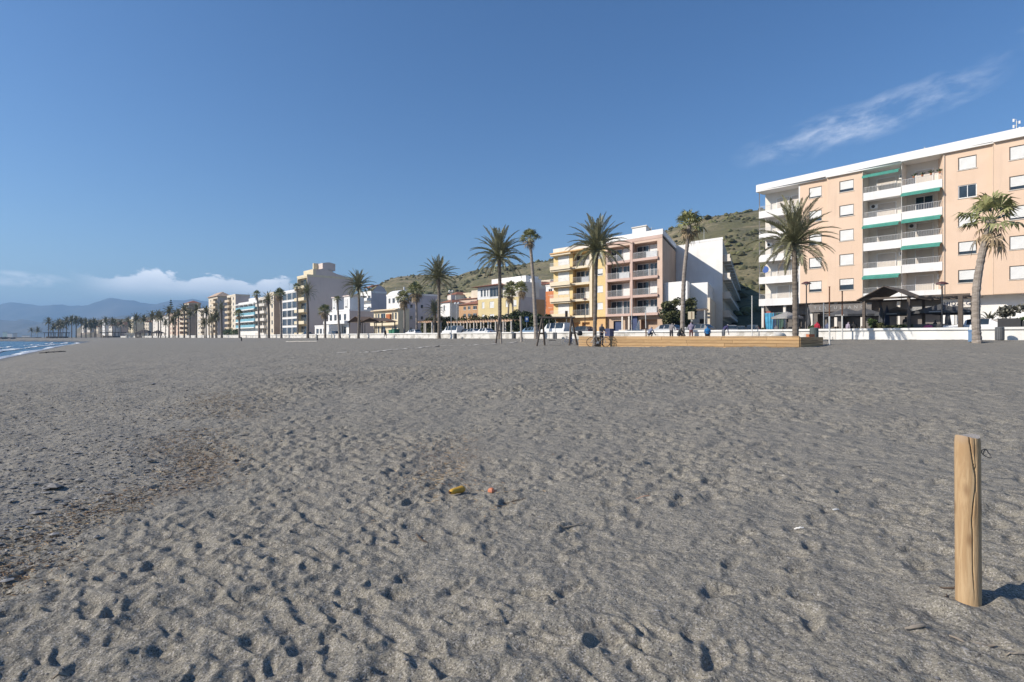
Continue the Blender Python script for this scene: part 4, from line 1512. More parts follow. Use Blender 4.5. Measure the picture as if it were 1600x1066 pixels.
# houses stepping up behind the front row
rh = random.Random(31)
hn = ['cream', 'white', 'pinkish', 'beige']
hm_ = [CREAM, WHITE2, PINK, BEIGE2]
back = [(548, 562, 476, 104, 'between the dormered house and the stepped block'), (640, 654, 472, 112, 'above the shaggy palms'), (656, 672, 478, 104, 'left of the tall palm trunk'), (672, 688, 470, 116, 'behind the bluish side wall'), (699, 712, 461, 122, 'behind the twin lamp'), (724, 744, 459, 126, 'under the hill left of the villa'), (826, 846, 446, 112, 'behind the terraced house'), (842, 860, 440, 120, 'left of the yellow block roof'), (500, 514, 490, 100, 'in the gap by the glazed bar'), (428, 442, 470, 104, 'right of the brown sided block'), (396, 408, 471, 108, 'behind the turquoise banded hotel roof'), (300, 312, 488, 100, 'behind the brown gable block'), (276, 290, 485, 108, 'behind the salmon block'), (244, 262, 494, 104, 'behind the white far block')]
for i, (pa, pb, pt_, wv, wh) in enumerate(back):
    q = rh.randint(0, 3)
    mid_ = (pb - pa) / 3
    house('hillside_house', '%s house seen %s' % (hn[q], wh), pa, pb, pt_, wv, hm_[q], hm_[q], None, 3, [(pa + mid_ * .4, pa + mid_ * .8), (pa + mid_ * 1.3, pa + mid_ * 1.7), (pa + mid_ * 2.2, pa + mid_ * 2.6)], 'hip' if rh.random() < .5 else 'flat', TILE, 1.0, .4, rz=1.3, depth=9)

# ------------------------------------------------------------------ the row running off to the left
def rowblock(name, label, pa, pb, py_r, floors, kinds, wallm, flankm, pend, balm=None, z0=0.6, st='glass', par=.7, parm=None, railm=None, proj=1.1, topm=None):
    wv = ROW_W
    s_ = S(pa, wv)
    B = bthing(name, label, s_, wv)
    Lx = S(pb, wv) - s_
    dep = max(6, Wat(pend, s_ + Lx) - wv) if pend else 12
    zt = Z(pb, py_r, wv) - STREET
    fh = (zt - z0) / floors
    n = len(kinds)
    ops = []
    for q, kd in enumerate(kinds):
        xa, xb = Lx * q / n, Lx * (q + 1) / n
        for k in range(floors):
            z = z0 + fh * k
            if kd == 'b':
                ops.append((xa + .25, xb - .25, z + .15, z + fh - .35, 1.3, True))
            elif kd == 'w':
                mx = (xa + xb) / 2
                ww = min(1.5, (xb - xa) * .5)
                ops.append((mx - ww / 2, mx + ww / 2, z + fh * .3, z + fh * .8, .15, False))
            elif kd == 'g':
                ops.append((xa + .2, xb - .2, z + .35, z + fh - .3, .15, False))
    MB().facade(0, 0, Lx, 0, zt, ops).build('wall', wallm, B)
    for o in ops:
        if o[5]:
            window(B, o[0] + .3, 1.1, o[2] + .02, (o[1] - o[0]) * .6, (o[3] - o[2]) * .9, st, FRAMEW, 'balcony_door')
            bb = MB().box(o[0] - .2, o[1] + .2, -proj, -.002, o[2] - .25, o[2] - .02)
            bb.box(o[0] - .2, o[1] + .2, -proj, -proj + .1, o[2] - .02, o[2] + .8).box(o[1] + .1, o[1] + .2, -proj + .1, -.002, o[2] - .02, o[2] + .8)
            bb.build('balcony', balm or wallm, B)
        else:
            window(B, o[0], 0, o[2], o[1] - o[0], o[3] - o[2], st, FRAMEW)
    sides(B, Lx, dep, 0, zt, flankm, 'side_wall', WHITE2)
    roof(B, Lx, dep, zt, None, par, parm or wallm)
    return B, (lambda px, y=0: S(px, wv + y) - s_), Lx, zt, dep


B, xx, Lx, zt, dep = rowblock('grey_sided_block', 'tall block with cream balconies and a huge windowless grey brown side wall', 464.5, 480, 432, 5, 'b', CREAM, BROWNG, 552, CREAM, .4)
MB().box(.5, Lx, 2.0, 8.6, zt, zt + 2.6).build('rooftop_room', CREAM, B)
b = MB()
b.prismx([(3.0, zt), (dep, zt), (dep, zt + .3), (dep * .62, zt + 1.6), (6, zt + 3.2), (3.0, zt + 2.4)], Lx - .4, Lx + .002)
b.build('gable_wall', BROWNG, B)
MB().prismx([(5.5, zt + 3.0), (10, zt + 2.6), (10, zt + 5.0), (7.8, zt + 5.4), (5.5, zt + 5.0)], Lx - 4.5, Lx - .6).build('lift_housing', BROWNG, B)
MB().box(Lx - 5.4, Lx - 4.6, 4.0, 6.2, zt, zt + 5.2).build('chimney', CREAM, B)
B, xx, Lx, zt, dep = rowblock('white_glass_block', 'white block with a grid of large square windows left of the cream balconies', 441, 464, 455, 5, 'ggg', WHITE, WHITE2, None, None, .6)
B, xx, Lx, zt, dep = rowblock('brown_stepped_block', 'cream block with a brown side wall between white and blue fronted buildings', 417, 428, 459, 5, 'ww', BEIGE2, BROWNW, 441, None, .6)
B, xx, Lx, zt, dep = rowblock('grey_balcony_block', 'narrow pale grey block with open balconies right of the blue hotel', 403.5, 417, 466, 5, 'bb', WHITE2, BROWNG, None, WHITE2, .6)
BLUEH = mat('turquoise_balcony', (0.16, 0.36, 0.44), (0.20, 0.42, 0.50), .6, .6)
B, xx, Lx, zt, dep = rowblock('blue_white_hotel', 'white hotel front with long turquoise balcony bands', 373, 403, 472, 4, 'bbbb', WHITE, WHITE2, None, BLUEH, 4.0, proj=1.3)
for k in range(5):
    zq = 4.0 + (zt - 4.0) / 4 * k
    MB().box(-.2, Lx + .2, -1.7, -1.31, zq - .5, zq - .12).build('balcony_edge', WHITE, B)
MB().box(Lx * .15, Lx * .5, 3, 7, zt, zt + 2.6).build('rooftop_room', WHITE, B)
B, xx, Lx, zt, dep = rowblock('beige_tower_block', 'beige tower block with a sunlit front and a low brown hipped roof', 326, 340, 465, 7, 'wb', BEIGE2, BROWNG, 356, BEIGE, 1.0)
hiproof(B, 0, Lx, 0, dep, zt + .7, 2.4, BROWNW, .8)
B, xx, Lx, zt, dep = rowblock('cream_tower_block', 'cream tower with sunny stacked balconies just left of the blue hotel', 355, 368, 462, 7, 'bw', BEIGE2, BROWNG, 380, BEIGE, 1.0)
B, xx, Lx, zt, dep = rowblock('cream_end_block', 'low cream white block behind palms left of the beige tower', 308, 325, 483, 6, 'wbw', WHITE2, BEIGE, None, BEIGE2, .8)
B, xx, Lx, zt, dep = rowblock('brown_gable_block', 'narrow cream block with a brown side wall and red roof behind palms', 287, 295, 475, 7, 'b', BEIGE2, BROWNW, 309, BEIGE, .8)
hiproof(B, 0, Lx, 0, dep, zt + .6, 1.5, TILE, .4)
B, xx, Lx, zt, dep = rowblock('pink_low_block', 'salmon coloured low block behind the conical pine', 264, 287, 489, 5, 'wbwb', PINK, BROWNW, None, BEIGE2, .8)
B, xx, Lx, zt, dep = rowblock('white_far_block', 'white low block behind the dark beach kiosks', 238, 263, 497, 5, 'wwww', WHITE2, BEIGE, None, None, .8)

# far buildings at the end of the bay: (px0, px1, py_top, Y, label, wall, roof)
far = [(200, 214, 500, 470, 'yellow distant block right of the white pavilion', CREAM, 0, 5), (214, 225, 503, 480, 'pale yellow distant block with a red roof behind two palms', CREAM, 1, 4), (225, 238, 505, 460, 'cream distant block half hidden by palm trunks', BEIGE2, 0, 4),
       (182, 196, 507, 520, 'pinkish distant block below the town hillside', PINK, 1, 4), (160, 168, 501, 520, 'slim white distant tower rising above the palm row', WHITE, 0, 6), (170, 181, 509, 515, 'small white distant house in the gap right of the slim tower', WHITE2, 1, 3),
       (148, 158, 511, 530, 'small cream distant house left of the slim tower', BEIGE2, 1, 3), (136, 147, 512, 540, 'white distant house behind the dense palms', WHITE2, 0, 3), (126, 135, 514, 545, 'grey distant house behind the dense palms', WHITE2, 0, 2), (246, 256, 494, 590, 'white villa high on the town hillside', WHITE, 0, 2), (205, 211, 496, 600, 'tiny white house on top of the town hillside', WHITE, 0, 2)]
rf = random.Random(21)
cols_ = [('cream', CREAM), ('pale', WHITE2), ('pinkish', PINK), ('beige', BEIGE2), ('brownish', BROWNW), ('sand coloured', BEIGE)]
k = 0
for pa in range(128, 262, 6):
    cn, cm_ = cols_[rf.randint(0, 5)]
    wd = rf.uniform(6, 11)
    pt_ = 511 - 9.5 * math.exp(-((pa - 215) / 45.0) ** 2) + rf.uniform(-2.5, 3)
    far.append((pa, pa + wd, pt_, 560 + rf.uniform(-12, 40), 'small %s house in the distant cluster, number %d counted from the left' % (cn, k + 1) if False else '%s house in the distant town behind the palm row, %s from the left' % (cn, 'first second third fourth fifth sixth seventh eighth ninth tenth eleventh twelfth thirteenth fourteenth fifteenth sixteenth seventeenth eighteenth nineteenth twentieth twenty-first twenty-second twenty-third twenty-fourth'.split()[k]), cm_, rf.random() < .5, rf.randint(3, 4)))
    k += 1
for pa, pb, pt, Yf, lab, m, rk, nf in far:
    xa, xb = (pa - 800) / FPX * Yf, (pb - 800) / FPX * Yf
    zb_, zt_ = 2.0, zat(pt, Yf)
    B = thing('distant_house', lab, 'building', (xa, Yf, zb_), -.62, 'small buildings at the end of the bay')
    Lx, H_ = (xb - xa) * 1.35, zt_ - zb_
    nb = max(2, int(Lx / 2.6))
    ops = []
    fh = H_ / nf
    for k in range(nf):
        for q in range(nb):
            xc = Lx * (q + .5) / nb
            ops.append((xc - .55, xc + .55, fh * k + fh * .3, fh * k + fh * .8, .3, False))
    MB().facade(0, 0, Lx, 0, H_, ops).build('wall', m, B)
    wm = shared(('farw', round(fh, 1)), lambda: MB().box(-.55, .55, .2, .26, 0, fh * .5).mesh('window', PANE))
    for o in ops:
        put('window', wm, B, ((o[0] + o[1]) / 2, 0, o[2]))
    sides(B, Lx, 9, 0, H_, m)
    if rk:
        hiproof(B, 0, Lx, 0, 9, H_, 1.6, TILE, .5)
    else:
        roof(B, Lx, 9, H_, None, .5, m)

# television aerials on the roofs
for px, wv, pyb, hh, lab in ((905, 76, 386, 2.2, 'thin television aerial on the roof of the yellow apartment block'), (1018, 78, 374, 2.0, 'thin television aerial on the roof of the pink apartment block'), (1100, 90, 376, 2.0, 'thin television aerial on the roof of the white corner block'), (790, 88, 450, 2.4, 'thin television aerial on the rooftop room of the yellow villa'), (618, 84, 460, 2.2, 'thin television aerial on the tall white terraced house'), (452, 77, 452, 2.2, 'thin television aerial on the white glass fronted block'), (388, 77, 467, 2.4, 'thin television aerial on the turquoise banded hotel')):
    zz_ = Z(px, pyb, wv) - .9
    t = thing('roof_antenna', lab, 'antenna', (*XY(S(px, wv), wv), zz_), ROT + .4)
    hh += .9
    MB().tube([(0, 0, 0), (0, 0, hh)], .03, 5).build('mast', STEEL, t)
    MB().tube([(-.6, 0, hh - .2), (.6, 0, hh - .2)], .018, 4).build('boom', STEEL, t)
    for q in range(5):
        MB().tube([(-.5 + .25 * q, -.3, hh - .2), (-.5 + .25 * q, .3, hh - .2)], .012, 4).build('element', STEEL, t)

# ------------------------------------------------------------------ palms
FRONDM = mat('date_palm_frond', (0.20, 0.20, 0.105), (0.30, 0.28, 0.165), 0.8, 0.55, island=0.35)
FRONDFAR = mat('far_palm_frond', (0.17, 0.165, 0.085), (0.24, 0.21, 0.12), 0.8, 0.6, island=0.3)
FANM = mat('fan_palm_leaf', (0.17, 0.18, 0.07), (0.27, 0.255, 0.115), 1.2, 0.55, island=0.35)
FAND = mat('dry_fan_leaf', (0.33, 0.25, 0.155), (0.22, 0.16, 0.10), 1.2, 0.9, island=0.4)
TRUNKM = mat('palm_trunk', (0.22, 0.185, 0.15), (0.135, 0.11, 0.09), 2.2, 0.95, 0.02, 9, stretch=(1, 1, 4))
TRUNKW = mat('fan_palm_trunk', (0.34, 0.295, 0.25), (0.22, 0.185, 0.155), 3, 0.95, 0.02, 10, stretch=(1, 1, 3))


def frond_mesh(e0, droop, seed, n=30, ll=.17, lw=.017, m=FRONDM):
    rd = random.Random(seed)
    b = MB()
    pts = []
    x = z = 0.0
    N = 14
    for k in range(N + 1):
        t = k / N
        pts.append(Vector((x, 0, z)))
        a = e0 - droop * t ** 1.3
        x += math.cos(a) / N
        z += math.sin(a) / N
    b.tube(pts, [.012 * (1 - .85 * k / N) + .002 for k in range(N + 1)], 3, False)
    for k in range(n):
        t = .10 + .90 * (k / (n - 1))
        f = min(t * N, N - 1e-4)
        p = pts[int(f)].lerp(pts[int(f) + 1], f - int(f))
        tan = (pts[int(f) + 1] - pts[int(f)]).normalized()
        up = Vector((-tan.z, 0, tan.x))
        for sgn in (-1, 1):
            L_ = ll * (math.sin(math.pi * min(1, .18 + .80 * t)) ** .6) * rd.uniform(.8, 1.1)
            d = (tan * (.75 + .5 * t) + Vector((0, sgn, 0)) * rd.uniform(.75, 1.0) * (1 - .55 * t) + up * rd.uniform(.15, .55) * (1 - .6 * t)).normalized()
            tip = p + d * L_ + Vector((0, 0, -.10 * L_))
            wv = tan * lw
            mid = p + d * L_ * .45
            b.quad(p, mid + wv, tip, mid - wv * .6)
    return b.mesh('frond', m)


def fan_mesh(e0, seed, m=FANM, n=15, droopy=.35):
    rd = random.Random(seed)
    b = MB()
    d = Vector((math.cos(e0), 0, math.sin(e0)))
    up = Vector((-d.z, 0, d.x))
    c = d * .50 + Vector((0, 0, -.03))
    b.tube([(0, 0, 0), tuple(c * .5 + Vector((0, 0, .015))), tuple(c)], [.017, .013, .009], 3, False)
    for k in range(n):
        a = math.radians(-118 + 236 * k / (n - 1)) + rd.gauss(0, .05)
        q = d * math.cos(a) + Vector((0, 1, 0)) * math.sin(a)
        L_ = .50 * (1 - .25 * abs(a) / 2.1) * rd.uniform(.85, 1.1)
        s = (d * -math.sin(a) + Vector((0, 1, 0)) * math.cos(a)) * .038
        mid = c + q * L_ * .55 + up * .05
        tip = c + q * L_ + Vector((0, 0, -droopy * L_ * rd.uniform(.5, 1.2))) + s * rd.uniform(-1, 1)
        b.quad(c, mid + s, tip, mid - s)
    return b.mesh('fan_leaf', m)


def trunk_mesh(path, r0, r1, n=10, rings=None, m=TRUNKM, flare=1.25, boss=0.0, rough=.06, seed=1):
    """path in local coordinates, base at the origin"""
    rd = random.Random(seed)
    P_ = [Vector(p) for p in path]
    ln = sum((P_[k + 1] - P_[k]).length for k in range(len(P_) - 1))
    rings = rings or max(8, min(60, int(ln / .16)))
    pts, rad = [], []
    for k in range(rings + 1):
        t = k / rings
        f = min(t * (len(P_) - 1), len(P_) - 1 - 1e-6)
        i = int(f)
        g = f - i
        # Catmull-Rom for a soft bend
        p0, p1, p2, p3 = P_[max(i - 1, 0)], P_[i], P_[i + 1], P_[min(i + 2, len(P_) - 1)]
        pt = .5 * ((2 * p1) + (p2 - p0) * g + (2 * p0 - 5 * p1 + 4 * p2 - p3) * g * g + (3 * p1 - p0 - 3 * p2 + p3) * g ** 3)
        r = r0 + (r1 - r0) * t
        r *= 1 + (flare - 1) * max(0, 1 - t * 9) ** 2
        if boss:
            r *= 1 + boss * float(sm(np.array(t), .86, .95))
        r *= 1 + rough * (1 if k % 2 else -1) + rd.uniform(-.03, .03)
        pts.append(pt)
        rad.append(r)
    pts[0] = pts[0] - Vector((0, 0, .4))
    b = MB().tube(pts, rad, n)
    return b.mesh('trunk', m)


DATE_B = [(math.radians(e), math.radians(d)) for e, d in ((84, 24), (71, 38), (57, 50), (43, 60), (28, 66), (9, 70), (-16, 54))]


def frond_set(kind):
    out = []
    for i, (e, d) in enumerate(DATE_B):
        for v in range(2):
            out.append(shared(('frond', kind, i, v), lambda: frond_mesh(e, d * (.9 + .25 * v), i * 7 + v, 34 if kind == 'near' else 16, .19 if kind == 'near' else .2, .024 if kind == 'near' else .04)))
    return out


def date_crown(root, top, L_, n, seed, kind='near', droopdead=0):
    rd = random.Random(seed)
    fs = frond_set(kind)
    for k in range(n):
        t = (k + .5) / n
        bi = min(len(DATE_B) - 1, int(7 * t ** .95)) if t < .96 else 6
        me = fs[bi * 2 + rd.randint(0, 1)]
        yaw = k * 2.39996 + rd.uniform(-.2, .2)
        put('frond', me, root, (top[0], top[1], top[2] + .02 * L_ - .05 * t), yaw, L_ * rd.uniform(.86, 1.06) * (.9 if bi > 4 else 1))
    dm = shared('deadfrond', lambda: frond_mesh(math.radians(-40), math.radians(48), 91, 26, .12, .013, FAND))
    for k in range(droopdead):
        put('dead_frond', dm, root, (top[0], top[1], top[2] - .25), rd.uniform(0, 6.28), L_ * rd.uniform(.55, .7))


def fan_crown(root, top, R_, n, seed, skirt=14):
    rd = random.Random(seed)
    el = (80, 60, 42, 24, 6, -12)
    for k in range(n):
        t = (k + .5) / n
        i = min(5, int(6 * t))
        me = shared(('fan', i), lambda: fan_mesh(math.radians(el[i]), i))
        put('fan_leaf', me, root, tuple(top), (rd.uniform(-.15, .15), rd.uniform(-.12, .12), k * 2.39996 + rd.uniform(-.3, .3)), R_ * rd.uniform(.85, 1.12))
    for k in range(skirt):
        i = k % 3
        me = shared(('fand', i), lambda: fan_mesh(math.radians((-28, -48, -66)[i]), 20 + i, FAND, 11, .55))
        put('dead_leaf', me, root, (top[0], top[1], top[2] - .10 * R_ - .25 * R_ * (i / 3)), (rd.uniform(-.1, .1), 0, k * 2.39996 + rd.uniform(-.3, .3)), R_ * rd.uniform(.5, .85))


def palm(label, kind, base, path_px, r0, r1, crown_px, n=46, seed=1, skirt=14, group=None, dead=2):
    """base = Vector on the ground; path_px = photo columns/rows of the trunk upwards at the base's distance"""
    Y = base.y
    pts = [Vector((0, 0, 0))]
    for px, py in path_px:
        pts.append(Vector(((px - 800) / FPX * Y, Y, zat(py, Y))) - Vector(base))
    root = thing('palm_tree', label, 'palm tree', tuple(base), 0, group)
    L_ = crown_px / FPX * Y
    dt = kind == 'date'
    put('trunk', trunk_mesh(pts, r0, r1, 12, None, TRUNKM if dt else TRUNKW, 1.2, .75 if dt else .3, .05, seed), root)
    top = pts[-1]
    if dt:
        date_crown(root, top, L_, n, seed, 'near' if crown_px > 25 else 'mid', dead)
    else:
        fan_crown(root, top, L_, n, seed, skirt)
    return root


def onwall(px, wv=50.9):
    x, y = XY(S(px, wv), wv)
    return Vector((x, y, max(G(x, y), 2.3) if wv < WALL_W else 2.86))


GP = 'palm trees along the beach front'
_l, _r = hit(905, 541), hit(1249, 543)


def boxfront(px, off):
    r = (px - 800) / FPX
    dx, dy = _r.x - _l.x, _r.y - _l.y
    t = (r * _l.y - _l.x) / (dx - r * dy)
    y = _l.y + dy * t - off
    return Vector((r * y, y, G(r * y, y)))


A_ = boxfront(929, .35)
palm('feathery date palm with a pineapple shaped crown base beside the standing cyclist', 'date', A_, [(930, 480), (931, 425), (933, 391)], .15, .13, 57, 58, 3, dead=4, group=GP)
B_ = hit(1243, 534)
palm('big date palm growing at the right end of the timber box before the peach block', 'date', B_, [(1243, 480), (1242, 430), (1241, 383)], .235, .19, 76, 56, 4, dead=3, group=GP)
C_ = hit(1527, 536)
C_R = C_.y / FPX
palm('leaning fan palm with a curved bare trunk beside the blue bin', 'fan', C_, [(1525, 500), (1526, 450), (1534, 400), (1544, 362), (1549, 345)], 6.0 * C_R, 4.6 * C_R, 54, 16, 5, 9, group=GP)
palm('tall feathery date palm behind the leaning timber frame', 'date', onwall(781), [(781, 480), (781, 440), (780, 404)], .27, .22, 53, 58, 6, dead=3, group=GP)
palm('slender tall fan palm with a small crown left of the swing', 'fan', onwall(838, 51.5), [(836, 490), (834, 450), (831, 410), (828, 372)], .28, .17, 20, 26, 7, 16, group=GP)
palm('date palm with upright fronds in front of the orange topped pergola', 'date', onwall(686), [(686, 490), (686, 465), (685, 436)], .26, .22, 39, 54, 8, dead=2, group=GP)
palm('tall leaning fan palm in front of the white corner block', 'fan', onwall(1066, 51.2), [(1067, 480), (1069, 430), (1073, 390), (1077, 352)], .24, .17, 30, 22, 9, 14, group=GP)
palm('date palm in front of the brown gabled shelters', 'date', onwall(560), [(561, 495), (561, 470), (560, 450)], .26, .22, 31, 50, 10, dead=1, group=GP)
palm('shaggy fan palm with a dry skirt left of its taller twin behind the wall', 'fan', onwall(632, 62.5), [(632, 495), (631, 466)], .24, .2, 17, 26, 11, 26, group=GP)
palm('taller of two shaggy fan palms over the white hatchback', 'fan', onwall(651, 62.5), [(651, 490), (650, 455)], .24, .2, 19, 28, 12, 26, group=GP)
palm('short bushy palm half hidden behind the trunk by the pergola', 'date', onwall(679, 66.6), [(679, 500), (679, 488)], .32, .3, 23, 40, 13, dead=6, group=GP)
palm('left of three garden fan palms before the yellow villa', 'fan', onwall(793, 76), [(794, 490), (796, 460)], .2, .15, 15, 24, 14, 20, group=GP)
palm('middle of three garden fan palms, tallest before the yellow villa', 'fan', onwall(803, 77), [(801, 480), (799, 449)], .2, .15, 14, 24, 15, 18, group=GP)
palm('right of three garden fan palms, against the grey violet house', 'fan', onwall(812, 76), [(811, 480), (814, 452)], .2, .15, 16, 24, 16, 20, group=GP)
palm('thin tall fan palm with a tiny tuft before the dormered white house', 'fan', onwall(531), [(529, 500), (527, 468)], .27, .19, 8, 18, 17, 6, group=GP)
palm('short fan palm with a hanging dry skirt at the glazed bar', 'fan', onwall(508), [(508, 505), (507, 486)], .28, .24, 14, 20, 18, 16, group=GP)
palm('date palm standing before the cream balconies of the grey sided block', 'date', onwall(481), [(481, 490), (480, 458)], .32, .26, 20, 36, 19, dead=1, group=GP)
palm('dark fan palm before the grid of large white framed windows', 'fan', onwall(439.5), [(439, 490), (437, 460)], .3, .22, 12, 22, 20, 18, group=GP)
palm('thin fan palm in front of the left edge of the cream balconies', 'fan', onwall(465, 58), [(465, 490), (464, 449)], .24, .2, 9, 18, 21, 12, group=GP)
palm('shaggy bushy palm before the brown sided cream block', 'date', onwall(420), [(420, 495), (419, 470)], .34, .3, 17, 34, 22, dead=6, group=GP)
palm('dark slim fan palm at the right edge of the turquoise balconies', 'fan', onwall(405), [(404, 490), (401, 460)], .3, .22, 9, 18, 23, 10, group=GP)
palm('small dark fan palm at the left edge of the turquoise balconies', 'fan', onwall(374), [(374, 505), (373, 491)], .3, .25, 10, 18, 24, 12, group=GP)
palm('large date palm hiding the foot of the beige tower block', 'date', onwall(346.5), [(346, 500), (346, 483)], .36, .3, 14, 30, 25, dead=2, group=GP)

FARC = []
for v in range(4):
    b = MB()
    rd = random.Random(40 + v)
    for k in range(30):
        e, dr = DATE_B[min(6, int(7 * (k + .5) / 30))]
        yaw = k * 2.4
        cy, sy = math.cos(yaw), math.sin(yaw)
        p = [Vector((0, 0, 0))]
        x = z = 0
        L_ = rd.uniform(.85, 1.05)
        for q in range(5):
            a = e - dr * (q / 4) ** 1.3
            x += math.cos(a) * L_ / 5
            z += math.sin(a) * L_ / 5
            p.append(Vector((x * cy, x * sy, z)))
        sd = Vector((-sy, cy, 0))
        for q in range(5):
            w0, w1 = .11 * (1 - (q / 5) ** 2), .11 * (1 - ((q + 1) / 5) ** 2)
            for sg in (-1, 1):
                b.quad(p[q], p[q + 1], p[q + 1] + sd * sg * w1 + Vector((0, 0, .05 * (1 - q / 5))), p[q] + sd * sg * w0 + Vector((0, 0, .05)))
    FARC.append(b.mesh('crown', FRONDFAR))
FART = MB().tube([(0, 0, -.5), (0, 0, .35), (.01, 0, .7), (0, 0, 1)], [.045, .034, .03, .034], 7).mesh('trunk', TRUNKM)
FARX = random.Random(77)
ordn = ['first', 'second', 'third', 'fourth', 'fifth', 'sixth', 'seventh', 'eighth', 'ninth', 'tenth', 'eleventh', 'twelfth', 'thirteenth', 'fourteenth', 'fifteenth', 'sixteenth', 'seventeenth', 'eighteenth', 'nineteenth', 'twentieth', 'twenty first', 'twenty second', 'twenty third', 'twenty fourth', 'twenty fifth', 'twenty sixth', 'twenty seventh', 'twenty eighth', 'twenty ninth', 'thirtieth']
FARP = [(49, 517, 520, 5), (59, 518, 500, 7), (76, 504, 430, 8), (92, 507, 425, 9), (104, 504, 420, 9), (112, 502, 410, 9), (119, 503, 425, 9), (127, 505, 430, 9), (134, 505, 420, 8), (141, 507, 440, 8), (150, 509, 440, 8), (158, 508, 425, 7), (165, 504, 410, 9), (176, 505, 400, 9), (189, 507, 395, 8), (200, 503, 380, 8)]
NEARP = [(213, 500, 0, 10), (225, 501, 0, 9), (238, 497, 0, 11), (251, 498, 0, 10), (264, 489, 0, 11), (279, 493, 0, 11), (288, 486, 0, 11), (297, 492, 0, 9), (307, 485, 0, 10), (322, 489, 0, 11), (331, 498, 0, 8), (337, 499, 0, 8)]
for q in range(12):
    FARP.append((FARX.uniform(80, 205), FARX.uniform(504, 514), FARX.uniform(410, 470), FARX.uniform(6, 9)))
for q in range(9):
    NEARP.append((FARX.uniform(208, 340), FARX.uniform(494, 507), 0, FARX.uniform(7, 11)))
FARP.sort()
NEARP.sort()
for lst, grp, what in ((FARP, 'distant palms at the end of the bay', 'distant small palm, %s from the left in the far row at the bay end'), (NEARP, 'row of palms along the far promenade', 'mid distance palm, %s from the left in the row below the beige blocks')):
    for i, (px, pc, Yf, rp) in enumerate(lst):
        if Yf:
            x, y = (px - 800) / FPX * Yf, Yf
            zb = max(1.2, G(x, y))
        else:
            x, y = XY(S(px, 51), 51)
            zb = max(1.9, G(x, y))
        hgt = zat(pc, y) - zb
        root = thing('palm_tree', what % ordn[i], 'palm tree', (x, y, zb), random.uniform(0, 6), grp)
        put('trunk', FART, root, (0, 0, 0), None, (hgt * .8, hgt * .8, hgt))
        put('crown', FARC[i % 4], root, (0, 0, hgt), None, rp / FPX * y * 1.3, kind='stuff')


def leafmass(n, blobs, size, m, name='crown', parent=None, seed=1, loc=None, flat=.0):
    rd = random.Random(seed)
    b = MB()
    tot = sum(q[3] * q[4] * q[5] for q in blobs) or 1
    for (cx, cy, cz, rx, ry, rz) in blobs:
        for _ in range(int(n * rx * ry * rz / tot) + 3):
            d = Vector((rd.gauss(0, 1), rd.gauss(0, 1), rd.gauss(0, 1))).normalized() * (rd.random() ** .35)
            p = Vector((cx + d.x * rx, cy + d.y * ry, cz + d.z * rz))
            a = Vector((rd.gauss(0, 1), rd.gauss(0, 1), rd.gauss(0, .6))).normalized() * size * rd.uniform(.6, 1.4)
            c = a.cross(Vector((rd.gauss(0, 1), rd.gauss(0, 1), rd.gauss(0, 1)))).normalized() * size * .45
            b.quad(p - a * .5, p + c, p + a * .6, p - c)
    return b.build(name, m, parent, loc, kind='stuff')


# broad tree in front of the pink block
x, y = XY(S(1058, 68.5), 68.5)
t = thing('broadleaf_tree', 'broad dark leaved tree in front of the low white building', 'tree', (x, y, STREET))
MB().tube([(0, 0, -.2), (.1, 0, 1.0), (.0, .1, 2.2)], [.22, .17, .12], 8).build('trunk', BARK, t)
for k in range(5):
    a = k * 1.26
    MB().tube([(.0, .05, 1.6), (1.1 * math.cos(a), 1.1 * math.sin(a), 2.9), (1.7 * math.cos(a), 1.7 * math.sin(a), 4.0)], [.09, .06, .03], 5).build('branch', BARK, t)
rb = random.Random(4)
leafmass(3200, [(rb.uniform(-1.9, 1.9), rb.uniform(-1.4, 1.4), rb.uniform(2.0, 4.9), rb.uniform(.5, 1.0), rb.uniform(.5, .9), rb.uniform(.4, .8)) for _ in range(26)], .30, LEAFY, 'crown', t, 5)
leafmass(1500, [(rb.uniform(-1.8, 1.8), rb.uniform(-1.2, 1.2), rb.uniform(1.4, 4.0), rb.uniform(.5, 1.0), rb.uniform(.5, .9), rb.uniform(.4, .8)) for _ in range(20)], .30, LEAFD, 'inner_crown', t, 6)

# conical pine
x, y = XY(S(267, 78), 78)
t = thing('norfolk_pine', 'dark conical pine rising above the distant palms', 'tree', (x, y, 2.6))
hp = zat(466, y) - 2.6
MB().tube([(0, 0, -.3), (0, 0, hp)], [.35, .05], 7).build('trunk', BARK, t)
leafmass(2600, [(math.cos(a) * r_ * .6, math.sin(a) * r_ * .6, z_, r_ * .55 + .2, r_ * .55 + .2, .35) for q in range(13) for z_, r_ in [(hp * (.30 + .053 * q), 3.0 * (1 - q / 13.6))] for a in [k * 1.05 + q for k in range(6)]], .6, LEAFD, 'crown', t, 8)

# hedges
def hedge(label, pa, pb, wv, pt, th, m, seed, n=2600, wave=.3, z0=STREET, leaf=.22):
    sa, sb = S(pa, wv), S(pb, wv)
    h = Z((pa + pb) / 2, pt, wv) - z0
    t = thing('hedge', label, 'hedge', (*XY(sa, wv), z0), ROT, 'hedges behind the pergola')
    L_ = sb - sa
    rd = random.Random(seed)
    bl = []
    q = 0.0
    while q < L_:
        hh = h * (1 + wave * (rd.random() - .6))
        for zf in (.25, .55, .82):
            bl.append((q, rd.uniform(-.3, .3), hh * zf, .8, th * .5, hh * .22))
        q += .75
    leafmass(n, bl, leaf, m, 'foliage', t, seed)
    for q in range(int(L_ / 2.2)):
        MB().tube([(1 + q * 2.2, 0, -.2), (1 + q * 2.2, 0, h * .6)], [.06, .03], 5).build('stem', BARK, t)
    return t


